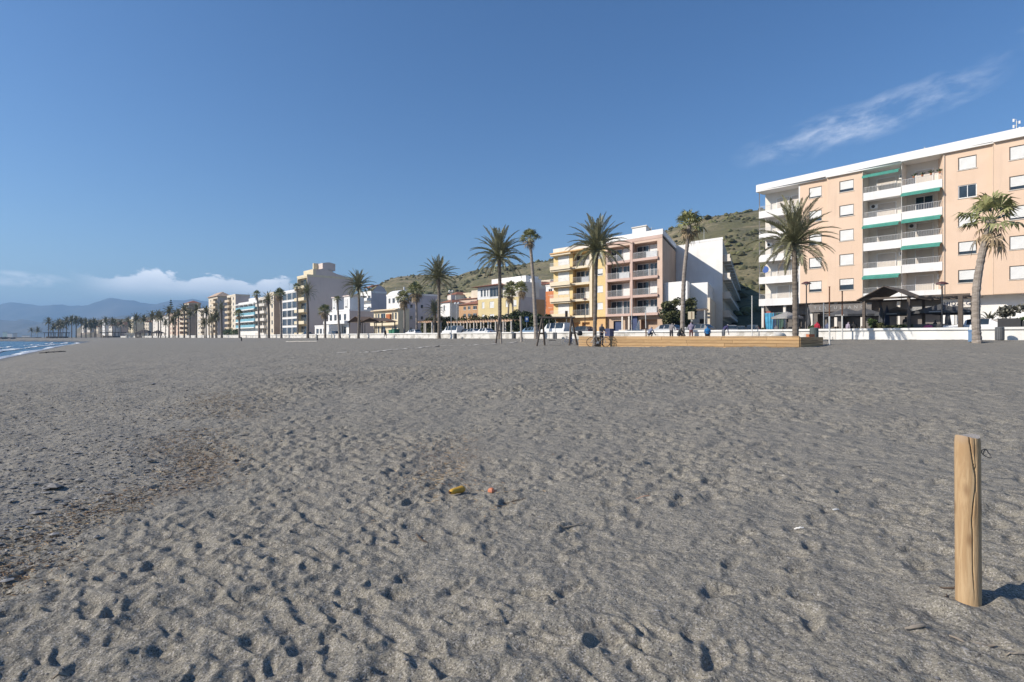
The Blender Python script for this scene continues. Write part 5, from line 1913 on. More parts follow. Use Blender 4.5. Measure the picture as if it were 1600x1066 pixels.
hedge('long clipped olive green hedge behind the left part of the pergola', 662, 762, 69.5, 497, 1.4, LEAFY, 3, 11000, leaf=.34)
hedge('dark green hedge behind the right part of the pergola', 762, 800, 70, 496, 1.4, LEAFD, 4, 5000, leaf=.34)
hedge('tall bushy dark hedge behind the blue road sign', 800, 842, 69, 489, 2.0, LEAFD, 5, 7500, .35, leaf=.34)
hedge('dark shrubbery at the left end of the yellow apartment block', 842, 862, 69.5, 493, 1.6, LEAFD, 6, 4200, .3, leaf=.34)
hedge('green shrubbery before the beige tower and turquoise hotel', 350, 372, 66, 514, 1.4, LEAF, 7, 900, .4, leaf=.4)

# ------------------------------------------------------------------ pergola
COLM = mat('white_column', (0.74, 0.71, 0.66), (0.62, 0.58, 0.52), 2, .85)
BEAMO = mat('orange_beam', (0.60, 0.41, 0.28), (0.52, 0.34, 0.22), 1, .85)
def pergola(label, pa, pb, wv, pt, spacing, depth):
    sa, sb = S(pa, wv), S(pb, wv)
    L_ = sb - sa
    h = Z((pa + pb) / 2, pt, wv) - STREET
    t = thing('pergola', label, 'pergola', (*XY(sa, wv), STREET), ROT)
    n = max(2, int(round(L_ / spacing)))
    cm = shared(('pcol', round(h, 1)), lambda: MB().lathe([(.24, 0), (.24, .18), (.17, .22), (.15, h * .6), (.14, h - .42), (.22, h - .36), (.22, h - .285)], 0, 0, 10).mesh('column', COLM))
    for r_ in (0, depth):
        for k in range(n + 1):
            put('column', cm, t, (L_ * k / n, r_, 0))
        MB().box(-.3, L_ + .3, r_ - .14, r_ + .14, h - .28, h - .06).build('beam', BEAMO, t)
    rm = shared(('praf', depth), lambda: MB().box(-.06, .06, -.5, depth + .5, h - .055, h + .1).mesh('rafter', BEAMO))
    k = 0.2
    while k < L_:
        put('rafter', rm, t, (k, 0, 0))
        k += .8
pergola('long pergola with white columns and orange beams behind the parked cars', 700, 799, 66.2, 501, 2.3, 2.4)
pergola('short pergola frame with an orange beam left of the hedge', 652, 675, 65.6, 502, 3.2, 2.2)

# brown gabled shelters
def shelter(label, pa, pb, wv, pe, pk, depth, m=DARKT, roofm=None, post=.16):
    sa, sb = S(pa, wv), S(pb, wv)
    L_ = sb - sa
    he, hk = Z((pa + pb) / 2, pe, wv) - 2.86, Z((pa + pb) / 2, pk, wv) - 2.86
    t = thing('shelter', label, 'shelter', (*XY(sa, wv), 2.86), ROT)
    for x_ in (0, L_):
        for y_ in (0, depth):
            MB().box(x_ - post / 2, x_ + post / 2, y_ - post / 2, y_ + post / 2, -.1, he - .02).build('post', m, t)
    for y_ in (0, depth):
        MB().box(-.3, L_ + .3, y_ - .08, y_ + .08, he - .019, he + .15).build('tie_beam', m, t)
    o_ = .45
    sl_ = (hk - he) / (L_ / 2)
    for sg in (0, 1):
        xe_ = -o_ if not sg else L_ + o_
        ze_ = he + .16 - sl_ * o_
        b = MB()
        nb = 7
        for q in range(nb):
            f0, f1 = q / nb, (q + 1) / nb - .012
            xa_, xb_ = xe_ + (L_ / 2 - xe_) * f0, xe_ + (L_ / 2 - xe_) * f1
            za_, zb_ = ze_ + (hk + .16 - ze_) * f0, ze_ + (hk + .16 - ze_) * f1
            b.prism([(xa_, za_), (xb_, zb_), (xb_, zb_ + .07), (xa_, za_ + .07)], -.5, depth + .5)
        b.build('roof_slope', roofm or m, t)
    return t, L_, he, hk
BROWNT = mat('brown_thatch_boards', (0.20, 0.135, 0.09), (0.14, 0.095, 0.065), 2, .9, .01, 20)
shelter('brown gabled beach shelter right of the palm trunk, nearer of two', 566, 597, 58, 504, 498, 3.0, DARKT, BROWNT)
shelter('brown gabled beach shelter left of the palm trunk, farther of two', 546, 570, 63, 504, 496, 3.0, DARKT, BROWNT)
t, L_, he, hk = shelter('large open dark timber shelter with a gabled bay over the cafe terrace', 1350, 1420, 57.2, 467, 451, 4.5, DARKT, None, .22)
xr = S(1501, 57.2) - S(1350, 57.2)
for y_ in (0, 4.5):
    MB().box(xr - .15, xr + .15, y_ - .15, y_ + .15, -.1, he - .02).build('post', DARKT, t)
    MB().box(L_ + .32, xr + .6, y_ - .09, y_ + .09, he - .02, he + .15).build('long_beam', DARKT, t)
for k in range(6):
    MB().box(L_ + .6 + k * (xr - L_) / 6, L_ + .72 + k * (xr - L_) / 6, -.1 + .2, 4.4, he + .0, he + .12).build('rafter', DARKT, t)

# ------------------------------------------------------------------ cars
TYRE = mat('tyre_rubber', (0.02, 0.02, 0.02), None, 4, .9)
RIM = mat('wheel_rim', (0.45, 0.45, 0.46), None, 4, .35, metal=.7)
LAMPW = mat('headlight_glass', (0.7, 0.7, 0.68), None, 3, .15)
LAMPR = mat('taillight_glass', (0.35, 0.02, 0.02), None, 3, .2)
CARP = {'white': (0.74, 0.74, 0.73), 'silver': (0.42, 0.43, 0.44), 'grey': (0.16, 0.165, 0.17), 'black': (0.025, 0.025, 0.028), 'blue': (0.16, 0.25, 0.36), 'dark': (0.05, 0.055, 0.065)}
CARS = {
    'sedan': [(-2.25, .42, .62, .66, .70, 0), (-2.15, .25, .86, .90, .82, 0), (-1.2, .2, .93, .97, .88, 0), (-.55, .2, .95, 1.36, .89, 1), (.1, .2, .95, 1.45, .89, 1), (.85, .2, .96, 1.40, .88, 1), (1.55, .22, .98, 1.06, .86, 0), (2.15, .28, .96, 1.0, .80, 0), (2.25, .42, .75, .78, .72, 0)],
    'hatch': [(-2.0, .42, .62, .66, .68, 0), (-1.92, .25, .84, .88, .80, 0), (-1.15, .2, .95, .99, .86, 0), (-.5, .2, .97, 1.42, .87, 1), (.2, .2, .97, 1.50, .87, 1), (1.35, .22, .98, 1.44, .85, 1), (1.85, .25, .98, 1.04, .80, 0), (1.98, .4, .8, .84, .74, 0)],
    'van': [(-2.4, .45, .75, .8, .78, 0), (-2.3, .28, 1.05, 1.1, .90, 0), (-1.75, .25, 1.15, 1.22, .94, 0), (-1.15, .25, 1.2, 1.92, .95, 1), (0, .25, 1.2, 2.0, .95, 1), (2.2, .25, 1.2, 1.98, .94, 1), (2.38, .3, 1.15, 1.3, .92, 0)],
}


def car(label, kind, colour, px, wv, z=2.745, flip=False, rot=None, pos=None):
    st = CARS[kind]
    if pos is None:
        x, y = XY(S(px, wv), wv)
    else:
        x, y = pos
    t = thing('parked_car' if kind != 'van' else 'parked_van', label, 'car' if kind != 'van' else 'van', (x, y, z), (ROT if rot is None else rot) + (math.pi if flip else 0), 'cars parked along the promenade road')

    def build():
        ring = []
        for (x_, zl, zb, zt_, hw, cab) in st:
            wt = hw * (.70 if cab else .80)
            ring.append([(x_, hw * .90, zl), (x_, hw, zl + .18), (x_, hw * 1.0, zb * .78), (x_, hw * .95, zb), (x_, wt, zt_), (x_, wt * .5, zt_ + .03), (x_, -wt * .5, zt_ + .03), (x_, -wt, zt_), (x_, -hw * .95, zb), (x_, -hw, zb * .78), (x_, -hw, zl + .18), (x_, -hw * .90, zl)])
        body, wsc, rwin, swl, swr = MB(), MB(), MB(), MB(), MB()
        for k in range(len(st) - 1):
            c0, c1 = st[k][5], st[k + 1][5]
            A0, A1 = ring[k], ring[k + 1]
            for j in range(12):
                j2 = (j + 1) % 12
                q = (A0[j], A1[j], A1[j2], A0[j2])
                tgt = body
                if c0 and c1 and j in (3, 7):
                    tgt = swl if j == 3 else swr
                elif not c0 and c1 and j in (4, 5, 6):
                    tgt = wsc
                elif c0 and not c1 and j in (4, 5, 6) and kind != 'van':
                    tgt = rwin
                tgt.quad(*q)
        for e, rev in ((ring[0], False), (ring[-1], True)):
            i = len(body.v)
            body.v += e
            f = tuple(range(i, i + 12))
            body.f.append(f if not rev else f[::-1])
        out = [('body', body, CARPM, True), ('windscreen', wsc, PANE, False), ('side_window', swl, PANE, False), ('side_window', swr, PANE, False)]
        if rwin.f:
            out.append(('rear_window', rwin, PANE, False))
        return [(n_, b_.mesh(n_, m_, False)) for n_, b_, m_, s_ in out]
    CARPM = mat('car_paint_' + colour, CARP[colour], tuple(v * .95 for v in CARP[colour]), .5, .25)
    parts = shared(('car', kind, colour), build)
    for n_, me in parts:
        put(n_, me, t)
    # pillars
    for sg in (-1, 1):
        for x_ in ((.2, .95) if kind != 'van' else (-.45, .6)):
            hwb, hwt, zb = .885 * .95, .885 * .70, .96
            if kind == 'van':
                hwb, hwt, zb = .90, .665, 1.2
            zt_ = 1.43 if kind != 'van' else 1.97
            b = MB()
            b.quad((x_ - .04, sg * (hwb + .012), zb), (x_ + .04, sg * (hwb + .012), zb), (x_ + .04, sg * (hwt + .012), zt_), (x_ - .04, sg * (hwt + .012), zt_))
            b.build('door_pillar', CARPM, t)
    wx = (1.35, -1.4) if kind != 'van' else (1.5, -1.6)
    wm = shared('wheel', lambda: MB().tube([(0, -.1, 0), (0, -.09, 0), (0, .09, 0), (0, .1, 0)], [.26, .31, .31, .26], 16).mesh('tyre', TYRE))
    rmsh = shared('rim', lambda: MB().tube([(0, -.108, 0), (0, .108, 0)], .19, 10).mesh('rim', RIM))
    for x_ in wx:
        for sg in (-1, 1):
            wo_ = put('wheel', wm, t, (x_, sg * .80, .31))
            put('rim', rmsh, wo_)
    for sg in (-1, 1):
        x_ = st[1][0] - .06
        put('headlight', shared(('hl', kind), lambda: MB().box(-.05, .06, -.16, .16, -.06, .08).mesh('headlight', LAMPW)), t, (x_, sg * .58, st[1][2] - .16))
        x_ = st[-2][0] + .06
        put('taillight', shared(('tl', kind), lambda: MB().box(-.06, .05, -.12, .12, -.1, .1).mesh('taillight', LAMPR)), t, (x_, sg * .62, st[-2][2] - .18))
    return t


car('white saloon parked behind the leaning palm trunk on the right', 'sedan', 'white', 1527, 58.6, flip=False)
car('silver hatchback parked under the broad tree', 'hatch', 'silver', 1041, 60)
car('grey hatchback parked right of the man in the lilac shirt', 'hatch', 'grey', 1089, 60.5)
car('white van parked behind the swing', 'van', 'white', 869, 58.6)
car('dark hatchback right of the white van', 'hatch', 'dark', 909, 60)
car('pale blue hatchback below the blue road sign', 'hatch', 'blue', 829, 59.5)
car('white saloon in front of the middle of the long pergola', 'sedan', 'white', 758, 59)
car('silver saloon between two white cars at the pergola', 'sedan', 'silver', 739, 60.2)
car('dark saloon just right of the white van at the pergola start', 'sedan', 'dark', 724, 60.5)
car('white van at the left end of the long pergola', 'van', 'white', 708, 59.5)
car('white hatchback parked below two shaggy palms', 'hatch', 'white', 646, 59)
car('dark hatchback before the glazed bar at the big wall', 'hatch', 'dark', 524, 60)
car('dark blue saloon at the foot of the cream balconies', 'sedan', 'dark', 480, 60)
_v = (0.395, 0.919)
sx, sy = XY(S(1143, 70), 70)
car('pale hatchback parked head on at the mouth of the side street', 'hatch', 'silver', 0, 0, rot=math.atan2(_v[1], _v[0]), pos=(sx, sy))
car('dark car parked second in the side street', 'hatch', 'grey', 0, 0, rot=math.atan2(_v[1], _v[0]), pos=(sx + 1.0 + _v[0] * 5.5, sy + _v[1] * 5.5))
car('black car parked on the right of the side street by the peach block', 'hatch', 'black', 0, 0, rot=math.atan2(_v[1], _v[0]), pos=XY(S(1176, 70), 70))

# ------------------------------------------------------------------ lamps, posts, signs, bins
def lamp(label, px, wv, py, kind='cap', z=2.86):
    x, y = XY(S(px, wv), wv)
    h = zat(py, y) - z
    t = thing('street_lamp', label, 'street lamp', (x, y, z), ROT, 'street lamps on the promenade')
    if kind == 'cap':
        MB().tube([(0, 0, -.1), (0, 0, .5), (0, 0, h - .35)], [.09, .06, .05], 8).build('pole', BLACKM, t)
        MB().lathe([(.42, h - .22), (.40, h - .15), (.16, h - .02), (.05, h)], 0, 0, 12).build('lamp_cap', mat('maroon_cap', (0.10, 0.035, 0.035), None, 3, .5), t)
        MB().lathe([(.06, h - .36), (.14, h - .30), (.16, h - .222)], 0, 0, 10).build('lamp_glass', FRAMEW, t)
    else:
        MB().tube([(0, 0, -.1), (0, 0, .8), (0, 0, h)], [.10, .07, .05], 8).build('pole', STEEL, t)
        for sg in (-1, 1):
            MB().tube([(0, 0, h - .5), (sg * .45, 0, h - .25)], .025, 5).build('arm', STEEL, t)
            MB().lathe([(.05, h - .25), (.20, h - .15), (.22, h + .02), (.12, h + .18), (.02, h + .22)], sg * .5, 0, 10).build('globe', FRAMEW, t)
lamp('mushroom capped street lamp right of the big date palm trunk', 1260, 54.2, 440)
lamp('mushroom capped street lamp under the last balconies beside the shelter', 1472, 54.5, 440)
lamp('tall twin globe street lamp at the start of the long pergola', 705, 55, 455, 'globe')
lamp('shorter twin globe street lamp right of its taller neighbour', 714, 60.5, 474, 'globe')
lamp('dark street lamp in front of the yellow apartment block', 914, 66, 466)


def post(name, label, cat, pxb, pyb, pxt, pyt, r, m, mlow=None, onw=None, group=None, square=False):
    if onw:
        x, y = XY(S(pxb, onw), onw)
        base = Vector((x, y, G(x, y) if onw < WALL_W else 2.86))
    else:
        base = hit(pxb, pyb)
    Y = base.y
    top = Vector(((pxt - 800) / FPX * Y, Y, zat(pyt, Y))) - base
    t = thing(name, label, cat, tuple(base), 0, group)
    if mlow:
        mid = top * .5
        MB().tube([(0, 0, -.3), tuple(mid)], r, 8).build('lower_pole', mlow, t)
        MB().tube([tuple(mid + Vector((0, 0, .001))), tuple(top)], r * .8, 8).build('upper_pole', m, t)
    else:
        MB().tube([(0, 0, -.3), tuple(top * .5), tuple(top)], [r, r * .95, r * .9], 8).build('pole', m, t)
    MB().tube([tuple(top), tuple(top + Vector((0, 0, .05)))], r * 1.15, 8).build('pole_cap', m, t)
    return t
WPOLE = mat('white_pole', (0.66, 0.65, 0.62), (0.55, 0.54, 0.5), 3, .6)
GP2 = 'thin poles standing on the sand'
post('net_pole', 'white and rusty net pole on the sand right of the timber box', 'pole', 1296, 540, 1296, 449, .05, RUST, WPOLE, group=GP2)
post('net_pole', 'slimmer white and rusty net pole close to the clean wall', 'pole', 1316, 531, 1316, 456, .06, RUST, WPOLE, group=GP2)
post('net_pole', 'white pole with a rusty foot in front of the timber box', 'pole', 1010, 541.5, 1008.5, 485, .04, WPOLE, RUST, group=GP2)
post('net_pole', 'thin white pole before the mouth of the side street', 'pole', 1175, 0, 1175, 463, .045, WPOLE, None, 52.0, GP2)
post('timber_post', 'pale weathered post standing alone between frame and swing', 'post', 815, 534.5, 813.5, 495, .12, mat('grey_timber', (0.42, 0.37, 0.32), (0.32, 0.28, 0.24), 4, .9), None, None, GP2)
post('net_pole', 'thin grey pole in front of the glazed bar', 'pole', 518.5, 531.5, 518, 507, .08, STEEL, None, None, GP2)
post('short_post', 'short dark post on the sand left of the grey pole', 'post', 496, 532, 496, 524, .1, BLACKM, None, None, GP2)
post('short_post', 'short dark post on the sand before the turquoise hotel', 'post', 377.5, 533, 377, 527, .12, BLACKM, None, None, GP2)
post('flag_pole', 'slender pale pole on the promenade left of the timber shelter', 'pole', 1287, 0, 1287, 474, .05, STEEL, None, 54.5, GP2)
post('flag_pole', 'slender pale pole before the pink block blue entrance panel', 'pole', 987, 0, 987, 468, .06, WPOLE, None, 66, GP2)

# boundary line on the sand
b = MB()
pts = []
for q in range(61):
    f = q / 60
    p = hit(522 + (806 - 522) * f, 552.6 + (535.0 - 552.6) * f + .5 * math.sin(f * 9))
    pts.append(Vector((p.x, p.y, GZ(p.x, p.y) + .02)))
for q in range(60):
    n_ = (pts[q + 1] - pts[q]).cross(Vector((0, 0, 1))).normalized() * .17
    b.quad(pts[q] - n_, pts[q] + n_, pts[q + 1] + n_, pts[q + 1] - n_)
    b.quad(pts[q] - n_ * .5 + Vector((0, 0, .012)), pts[q + 1] - n_ * .5 + Vector((0, 0, .012)), pts[q + 1] + n_ * .5 + Vector((0, 0, .012)), pts[q] + n_ * .5 + Vector((0, 0, .012)))
tag(b.build('boundary_rope', mat('pale_rope', (0.74, 0.69, 0.61), (0.62, 0.58, 0.51), 2, .9)), 'long pale boundary rope lying across the sand towards the swing', 'rope')
b = MB()
pts = []
for q in range(25):
    p = hit(447 + (495 - 447) * q / 24, 534.6 - .5 * q / 24)
    pts.append((p.x, p.y, GZ(p.x, p.y) + .06))
b.tube(pts, .05, 5)
tag(b.build('boundary_rope', mat('pale_rope', (0.5, 0.47, 0.43))), 'short far rope lying on the sand near the short dark posts', 'rope')


# swing and leaning frames (dark timber A-frames)
def aframe(t, p0, p1, ap, r=.07, rung=None, m=DARKT):
    MB().tube([tuple(p0 - Vector((0, 0, .3))), tuple(ap)], r, 7).build('leg', m, t)
    MB().tube([tuple(p1 - Vector((0, 0, .3))), tuple(ap + Vector((.04, .05, 0)))], r, 7).build('leg', m, t)
    if rung:
        a, c = p0.lerp(ap, rung), p1.lerp(ap, rung)
        MB().tube([tuple(a), tuple(c)], r * .9, 6).build('rung', m, t)
base = hit(870, 540)
Ys = base.y
W3 = lambda px, py, dy=0: Vector(((px - 800) / FPX * (Ys + dy), Ys + dy, zat(py, Ys + dy))) - base
t = thing('swing_frame', 'dark timber swing frame with two braced ends in front of the white van', 'swing', tuple(base))
sw = lambda px, dy: Vector(((px - 800) / FPX * Ys - base.x, dy, G((px - 800) / FPX * Ys, Ys + dy) - base.z))
apL, apR = W3(847, 497.5), W3(892.5, 497.5)
aframe(t, sw(837, -.6), sw(852, .5), apL, .085, .45)
aframe(t, sw(888, -.6), sw(904, .5), apR, .085, .45)
MB().tube([tuple(apL + Vector((-.25, 0, .05))), tuple(apR + Vector((.25, 0, .05)))], .085, 8).build('top_beam', DARKT, t)
for px in (858, 868):
    tp = W3(px, 497.5)
    MB().tube([tuple(tp), (tp.x, tp.y, tp.z - 1.75)], .014, 4).build('chain', STEEL, t)
tp = W3(858, 497.5)
MB().box(tp.x - .03, W3(868, 497.5).x + .03, -.1, .1, tp.z - 1.8, tp.z - 1.75).build('seat', BLACKM, t)
b2 = hit(774, 537)
t = thing('leaning_trestle', 'dark leaning timber trestle standing before the tall date palm', 'frame', tuple(b2))
k2 = b2.y / FPX
MB().tube([(0, 0, -.3), (6 * k2, .3, 41 * k2)], .09, 7).build('leg', DARKT, t)
MB().tube([(9 * k2, 1.0, -.1), (8.5 * k2, .8, 14 * k2), (5 * k2, .4, 40 * k2)], .10, 7).build('leg', mat('grey_timber', (0.42, 0.37, 0.32)), t)
MB().tube([(3 * k2, .15, 20 * k2), (8 * k2, .7, 20 * k2)], .06, 6).build('rung', DARKT, t)


def signpost(label, px, wv, pt, pb_, wpx, bm, plates, z=2.86, name='road_sign'):
    x, y = XY(S(px, wv), wv)
    t = thing(name, label, 'sign', (x, y, z), math.atan2(y, x) - math.pi / 2)
    ht, hb = zat(pt, y) - z, zat(pb_, y) - z
    hw = wpx / FPX * y / 2
    MB().tube([(0, .06, -.1), (0, .06, ht)], .04, 6).build('post', STEEL, t)
    MB().box(-hw, hw, -.02, .02, hb, ht).build('sign_plate', bm, t)
    for m_, xa, xb, za, zb_ in plates:
        MB().box(-hw + 2 * hw * xa, -hw + 2 * hw * xb, -.03, -.0205, hb + (ht - hb) * za, hb + (ht - hb) * zb_).build('sign_mark', m_, t)
    return t
SBLUE = mat('sign_blue', (0.03, 0.10, 0.30), None, 2, .4)
signpost('blue road sign with a white panel before the tall dark hedge', 823, 62, 495, 503, 6, SBLUE, [(FRAMEW, .25, .75, .3, .75)])
signpost('cream board sign with a brown stripe above the man in the lilac shirt', 1080, 60.5, 487, 499, 9.5, CREAM, [(mat('brown_stripe', (0.20, 0.10, 0.05)), .52, .64, .05, .95)], name='board_sign')
signpost('narrow dark brown sign board above the swing beam', 885, 61, 486, 497.5, 4.2, mat('dark_brown_board', (0.09, 0.06, 0.05)), [], name='board_sign')


def bin_(label, x, y, z, w_, h, m, kind='round', lidm=None, group='litter bins by the sea wall'):
    t = thing('litter_bin', label, 'bin', (x, y, z), ROT, group)
    if kind == 'round':
        MB().lathe([(w_ * .40, 0), (w_ * .47, .05), (w_ * .5, h * .9), (w_ * .46, h * .9), (w_ * .44, h * .88)], 0, 0, 14).build('body', m, t)
        for k in range(14):
            a = 2 * math.pi * k / 14
            put('slat', shared(('slat', round(h, 2), m.name), lambda: MB().box(-.03, .03, -.012, .012, .06, h * .86).mesh('slat', m)), t, (math.cos(a) * w_ * .5, math.sin(a) * w_ * .5, 0), a + math.pi / 2)
        MB().lathe([(w_ * .53, h * .9), (w_ * .53, h * .95), (w_ * .4, h)], 0, 0, 14).build('rim', lidm or m, t)
    else:
        MB().prismz([(-w_ / 2, -w_ * .45), (w_ / 2, -w_ * .45), (w_ / 2, w_ * .45), (-w_ / 2, w_ * .45)], .08, h * .86).build('body', m, t)
        MB().prism([(-w_ * .54, h * .861), (w_ * .54, h * .861), (w_ * .5, h), (-w_ * .5, h)], -w_ * .5, w_ * .5).build('lid', lidm or m, t)
        for sg in (-1, 1):
            MB().tube([(sg * w_ * .36 - .04, w_ * .4, .09), (sg * w_ * .36 + .04, w_ * .4, .09)], .09, 8).build('wheel', TYRE, t)
        MB().tube([(-w_ * .4, w_ * .56, h * .84), (w_ * .4, w_ * .56, h * .84)], .02, 5).build('handle', m, t)
    return t
def gb(px, py):
    p = hit(px, py)
    return p.x, p.y, p.z - .02
BINB = mat('bin_blue', (0.12, 0.22, 0.38), (0.10, 0.19, 0.33), 2, .6)
BINN = mat('bin_navy', (0.035, 0.045, 0.11), (0.05, 0.06, 0.14), 2, .6)
BING = mat('bin_grey', (0.12, 0.125, 0.13), (0.10, 0.105, 0.11), 2, .7)
BINGR = mat('bin_green', (0.02, 0.13, 0.075), (0.025, 0.16, 0.09), 2, .6)
bin_('pale blue bin at the foot of the leaning palm', *gb(1521, 535.5), .46, .85, BINB, 'box')
bin_('grey slatted bin with a yellow bag against the clean wall', *XY(S(1562, 51.6), 51.6), G(*XY(S(1562, 51.6), 51.6)) - .02, .5, .95, BING)
bin_('grey green bin behind the right corner of the timber box', *XY(S(1272, 47), 47), 2.45, .6, 1.0, mat('bin_greygreen', (0.10, 0.125, 0.12)))
bin_('navy blue bin behind the cyclist', *XY(S(952, 49.5), 49.5), 2.4, .75, 1.25, BINN, 'box')
bin_('small dark bin against the wall near the alone standing post', *XY(S(803, 51.6), 51.6), 2.35, .55, .95, BING)
bin_('dark bin against the wall at the foot of the twin lamp', *XY(S(711, 51.6), 51.6), 2.35, .55, .95, BING)
bin_('dark bin against the wall before the white van', *XY(S(867, 51.6), 51.6), 2.35, .5, .95, BING)
bin_('left of two green rubbish containers behind the wall', *XY(S(612.5, 57.8), 57.8), 2.86, 1.1, 1.35, BINGR, 'box', group='green rubbish containers')
bin_('right of two green rubbish containers behind the wall', *XY(S(618, 57.8), 57.8), 2.86, 1.2, 1.5, BINGR, 'box', group='green rubbish containers')

# ------------------------------------------------------------------ timber box
def wood(name, c1, c2, c3):
    m = bpy.data.materials.new(name)
    m.use_nodes = True
    t = NT(m.node_tree)
    p = m.node_tree.nodes['Principled BSDF']
    p.inputs['Roughness'].default_value = .75
    v = t.n('ShaderNodeTexCoord').outputs['Object']
    return m, t, p, v


WOODP, t_, p_, v_ = wood('new_pine_planks', 0, 0, 0)
mp = t_.n('ShaderNodeMapping')
mp.inputs['Scale'].default_value = (.5, 9, 9)
t_.lk(v_, mp.inputs[0])
c_ = t_.mix(t_.sstep(t_.noise(mp.outputs[0], 2.0, 5, .65), .3, .7), (0.56, 0.37, 0.18), (0.42, 0.255, 0.12))
g_ = t_.n('ShaderNodeObjectInfo')
hs_ = t_.n('ShaderNodeHueSaturation')
t_.lk(c_, hs_.inputs['Color'])
t_.lk(t_.m('ADD', .8, t_.m('MULTIPLY', g_.outputs['Random'], .35)), hs_.inputs['Value'])
t_.lk(hs_.outputs[0], p_.inputs['Base Color'])
cr = hit(1249, 543)
cl = hit(905, 541)
cr2 = Vector((cr.x + .7556 * 3.4, cr.y + .655 * 3.4, 0))
cl2 = Vector((cl.x + .7556 * 3.4, cl.y + .655 * 3.4, 0))
zbx = min(cr.z, cl.z)
ztx = zat(526.6, cr.y)
BX = thing('timber_box', 'long low box of stacked pale timber planks on the sand before the wall', 'planter', (cr.x, cr.y, zbx))
rdw = random.Random(8)
def plank_wall(a, c, nrow, lens):
    d = Vector((c.x - a.x, c.y - a.y, 0))
    ln = d.length
    d.normalize()
    ang = math.atan2(d.y, d.x)
    hr = (ztx - zbx + .12) / nrow
    for r_ in range(nrow):
        q = 0.0
        z0 = -.12 + hr * r_
        while q < ln - .05:
            l_ = min(rdw.uniform(*lens), ln - q)
            if ln - q - l_ < .8:
                l_ = ln - q
            pr = rdw.uniform(-.012, .012)
            bm = MB().box(.006, l_ - .006, -.06 + pr, .05 + pr, .008, hr - .008)
            bm.build('plank', WOODP, BX, (a.x - cr.x + d.x * q, a.y - cr.y + d.y * q, z0), rotz=ang) if False else put('plank', bm.mesh('plank', WOODP), BX, (a.x - cr.x + d.x * q, a.y - cr.y + d.y * q, z0), ang)
            q += l_
plank_wall(cl, cr, 4, (2.4, 4.2))
plank_wall(cr, cr2, 4, (1.6, 3.0))
plank_wall(cl2, cl, 4, (1.6, 3.0))
plank_wall(cr2, cl2, 4, (2.4, 4.2))
b = MB()
e_ = .1
zf = ztx - zbx - .09
b.quad((cl.x - cr.x, cl.y - cr.y + .1, zf), (0, .1, zf), (cr2.x - cr.x, cr2.y - cr.y - .1, zf), (cl2.x - cr.x, cl2.y - cr.y - .1, zf))
b.build('sand_fill', mat('pale_sand_fill', (0.27, 0.25, 0.225), (0.20, 0.185, 0.165), 3, .95, .01, 30), BX)
d_ = (cr - cl)
d_.z = 0
dn = d_.normalized()
nseg = 5
for k in range(nseg):
    q0, q1 = d_.length * k / nseg + .004, d_.length * (k + 1) / nseg - .004
    put('capping_board', MB().box(q0, q1, -.09, .14, 0, .05).mesh('capping_board', WOODP), BX, (cl.x - cr.x, cl.y - cr.y, ztx - zbx + .001), math.atan2(d_.y, d_.x))

ob = thing('orange_buoy_box', 'small orange box lying on the right edge of the timber box', 'box', (cr.x + 1.0, cr.y + .65, ztx + .0), .4)
MB().prismz([(-.24, -.1), (.24, -.1), (.24, .1), (-.24, .1)], .0, .14).build('body', mat('orange_plastic', (0.50, 0.15, 0.05), (0.42, 0.12, 0.04), 4, .6), ob)
MB().box(-.25, .25, -.11, .11, .141, .165).build('lid', mat('orange_plastic', (0.5, 0.15, 0.05)), ob)
sk = thing('white_sack', 'slumped white sack lying on the timber box left of the big palm trunk', 'sack', (*XY(S(1215, 42), 42), ztx - .1), .2)
b = MB()
prof = [(.05, .0), (.55, .02), (.68, .14), (.50, .30), (.22, .37), (.02, .34)]
b.lathe(prof, 0, 0, 16)
b.v = [(x * (1 + .18 * math.sin(5 * y + z * 7)), y * .5, z * (1 + .22 * math.sin(3 * x + 1))) for x, y, z in b.v]
b.build('sack_body', mat('white_sackcloth', (0.72, 0.69, 0.62), (0.62, 0.58, 0.5), 3, .9, .01, 12), sk, smooth=True)
MB().tube([(.42, 0, .27), (.58, .02, .30), (.66, .05, .24)], [.05, .03, .06], 8).build('tied_neck', mat('white_sackcloth', (0.72, 0.69, 0.62)), sk)

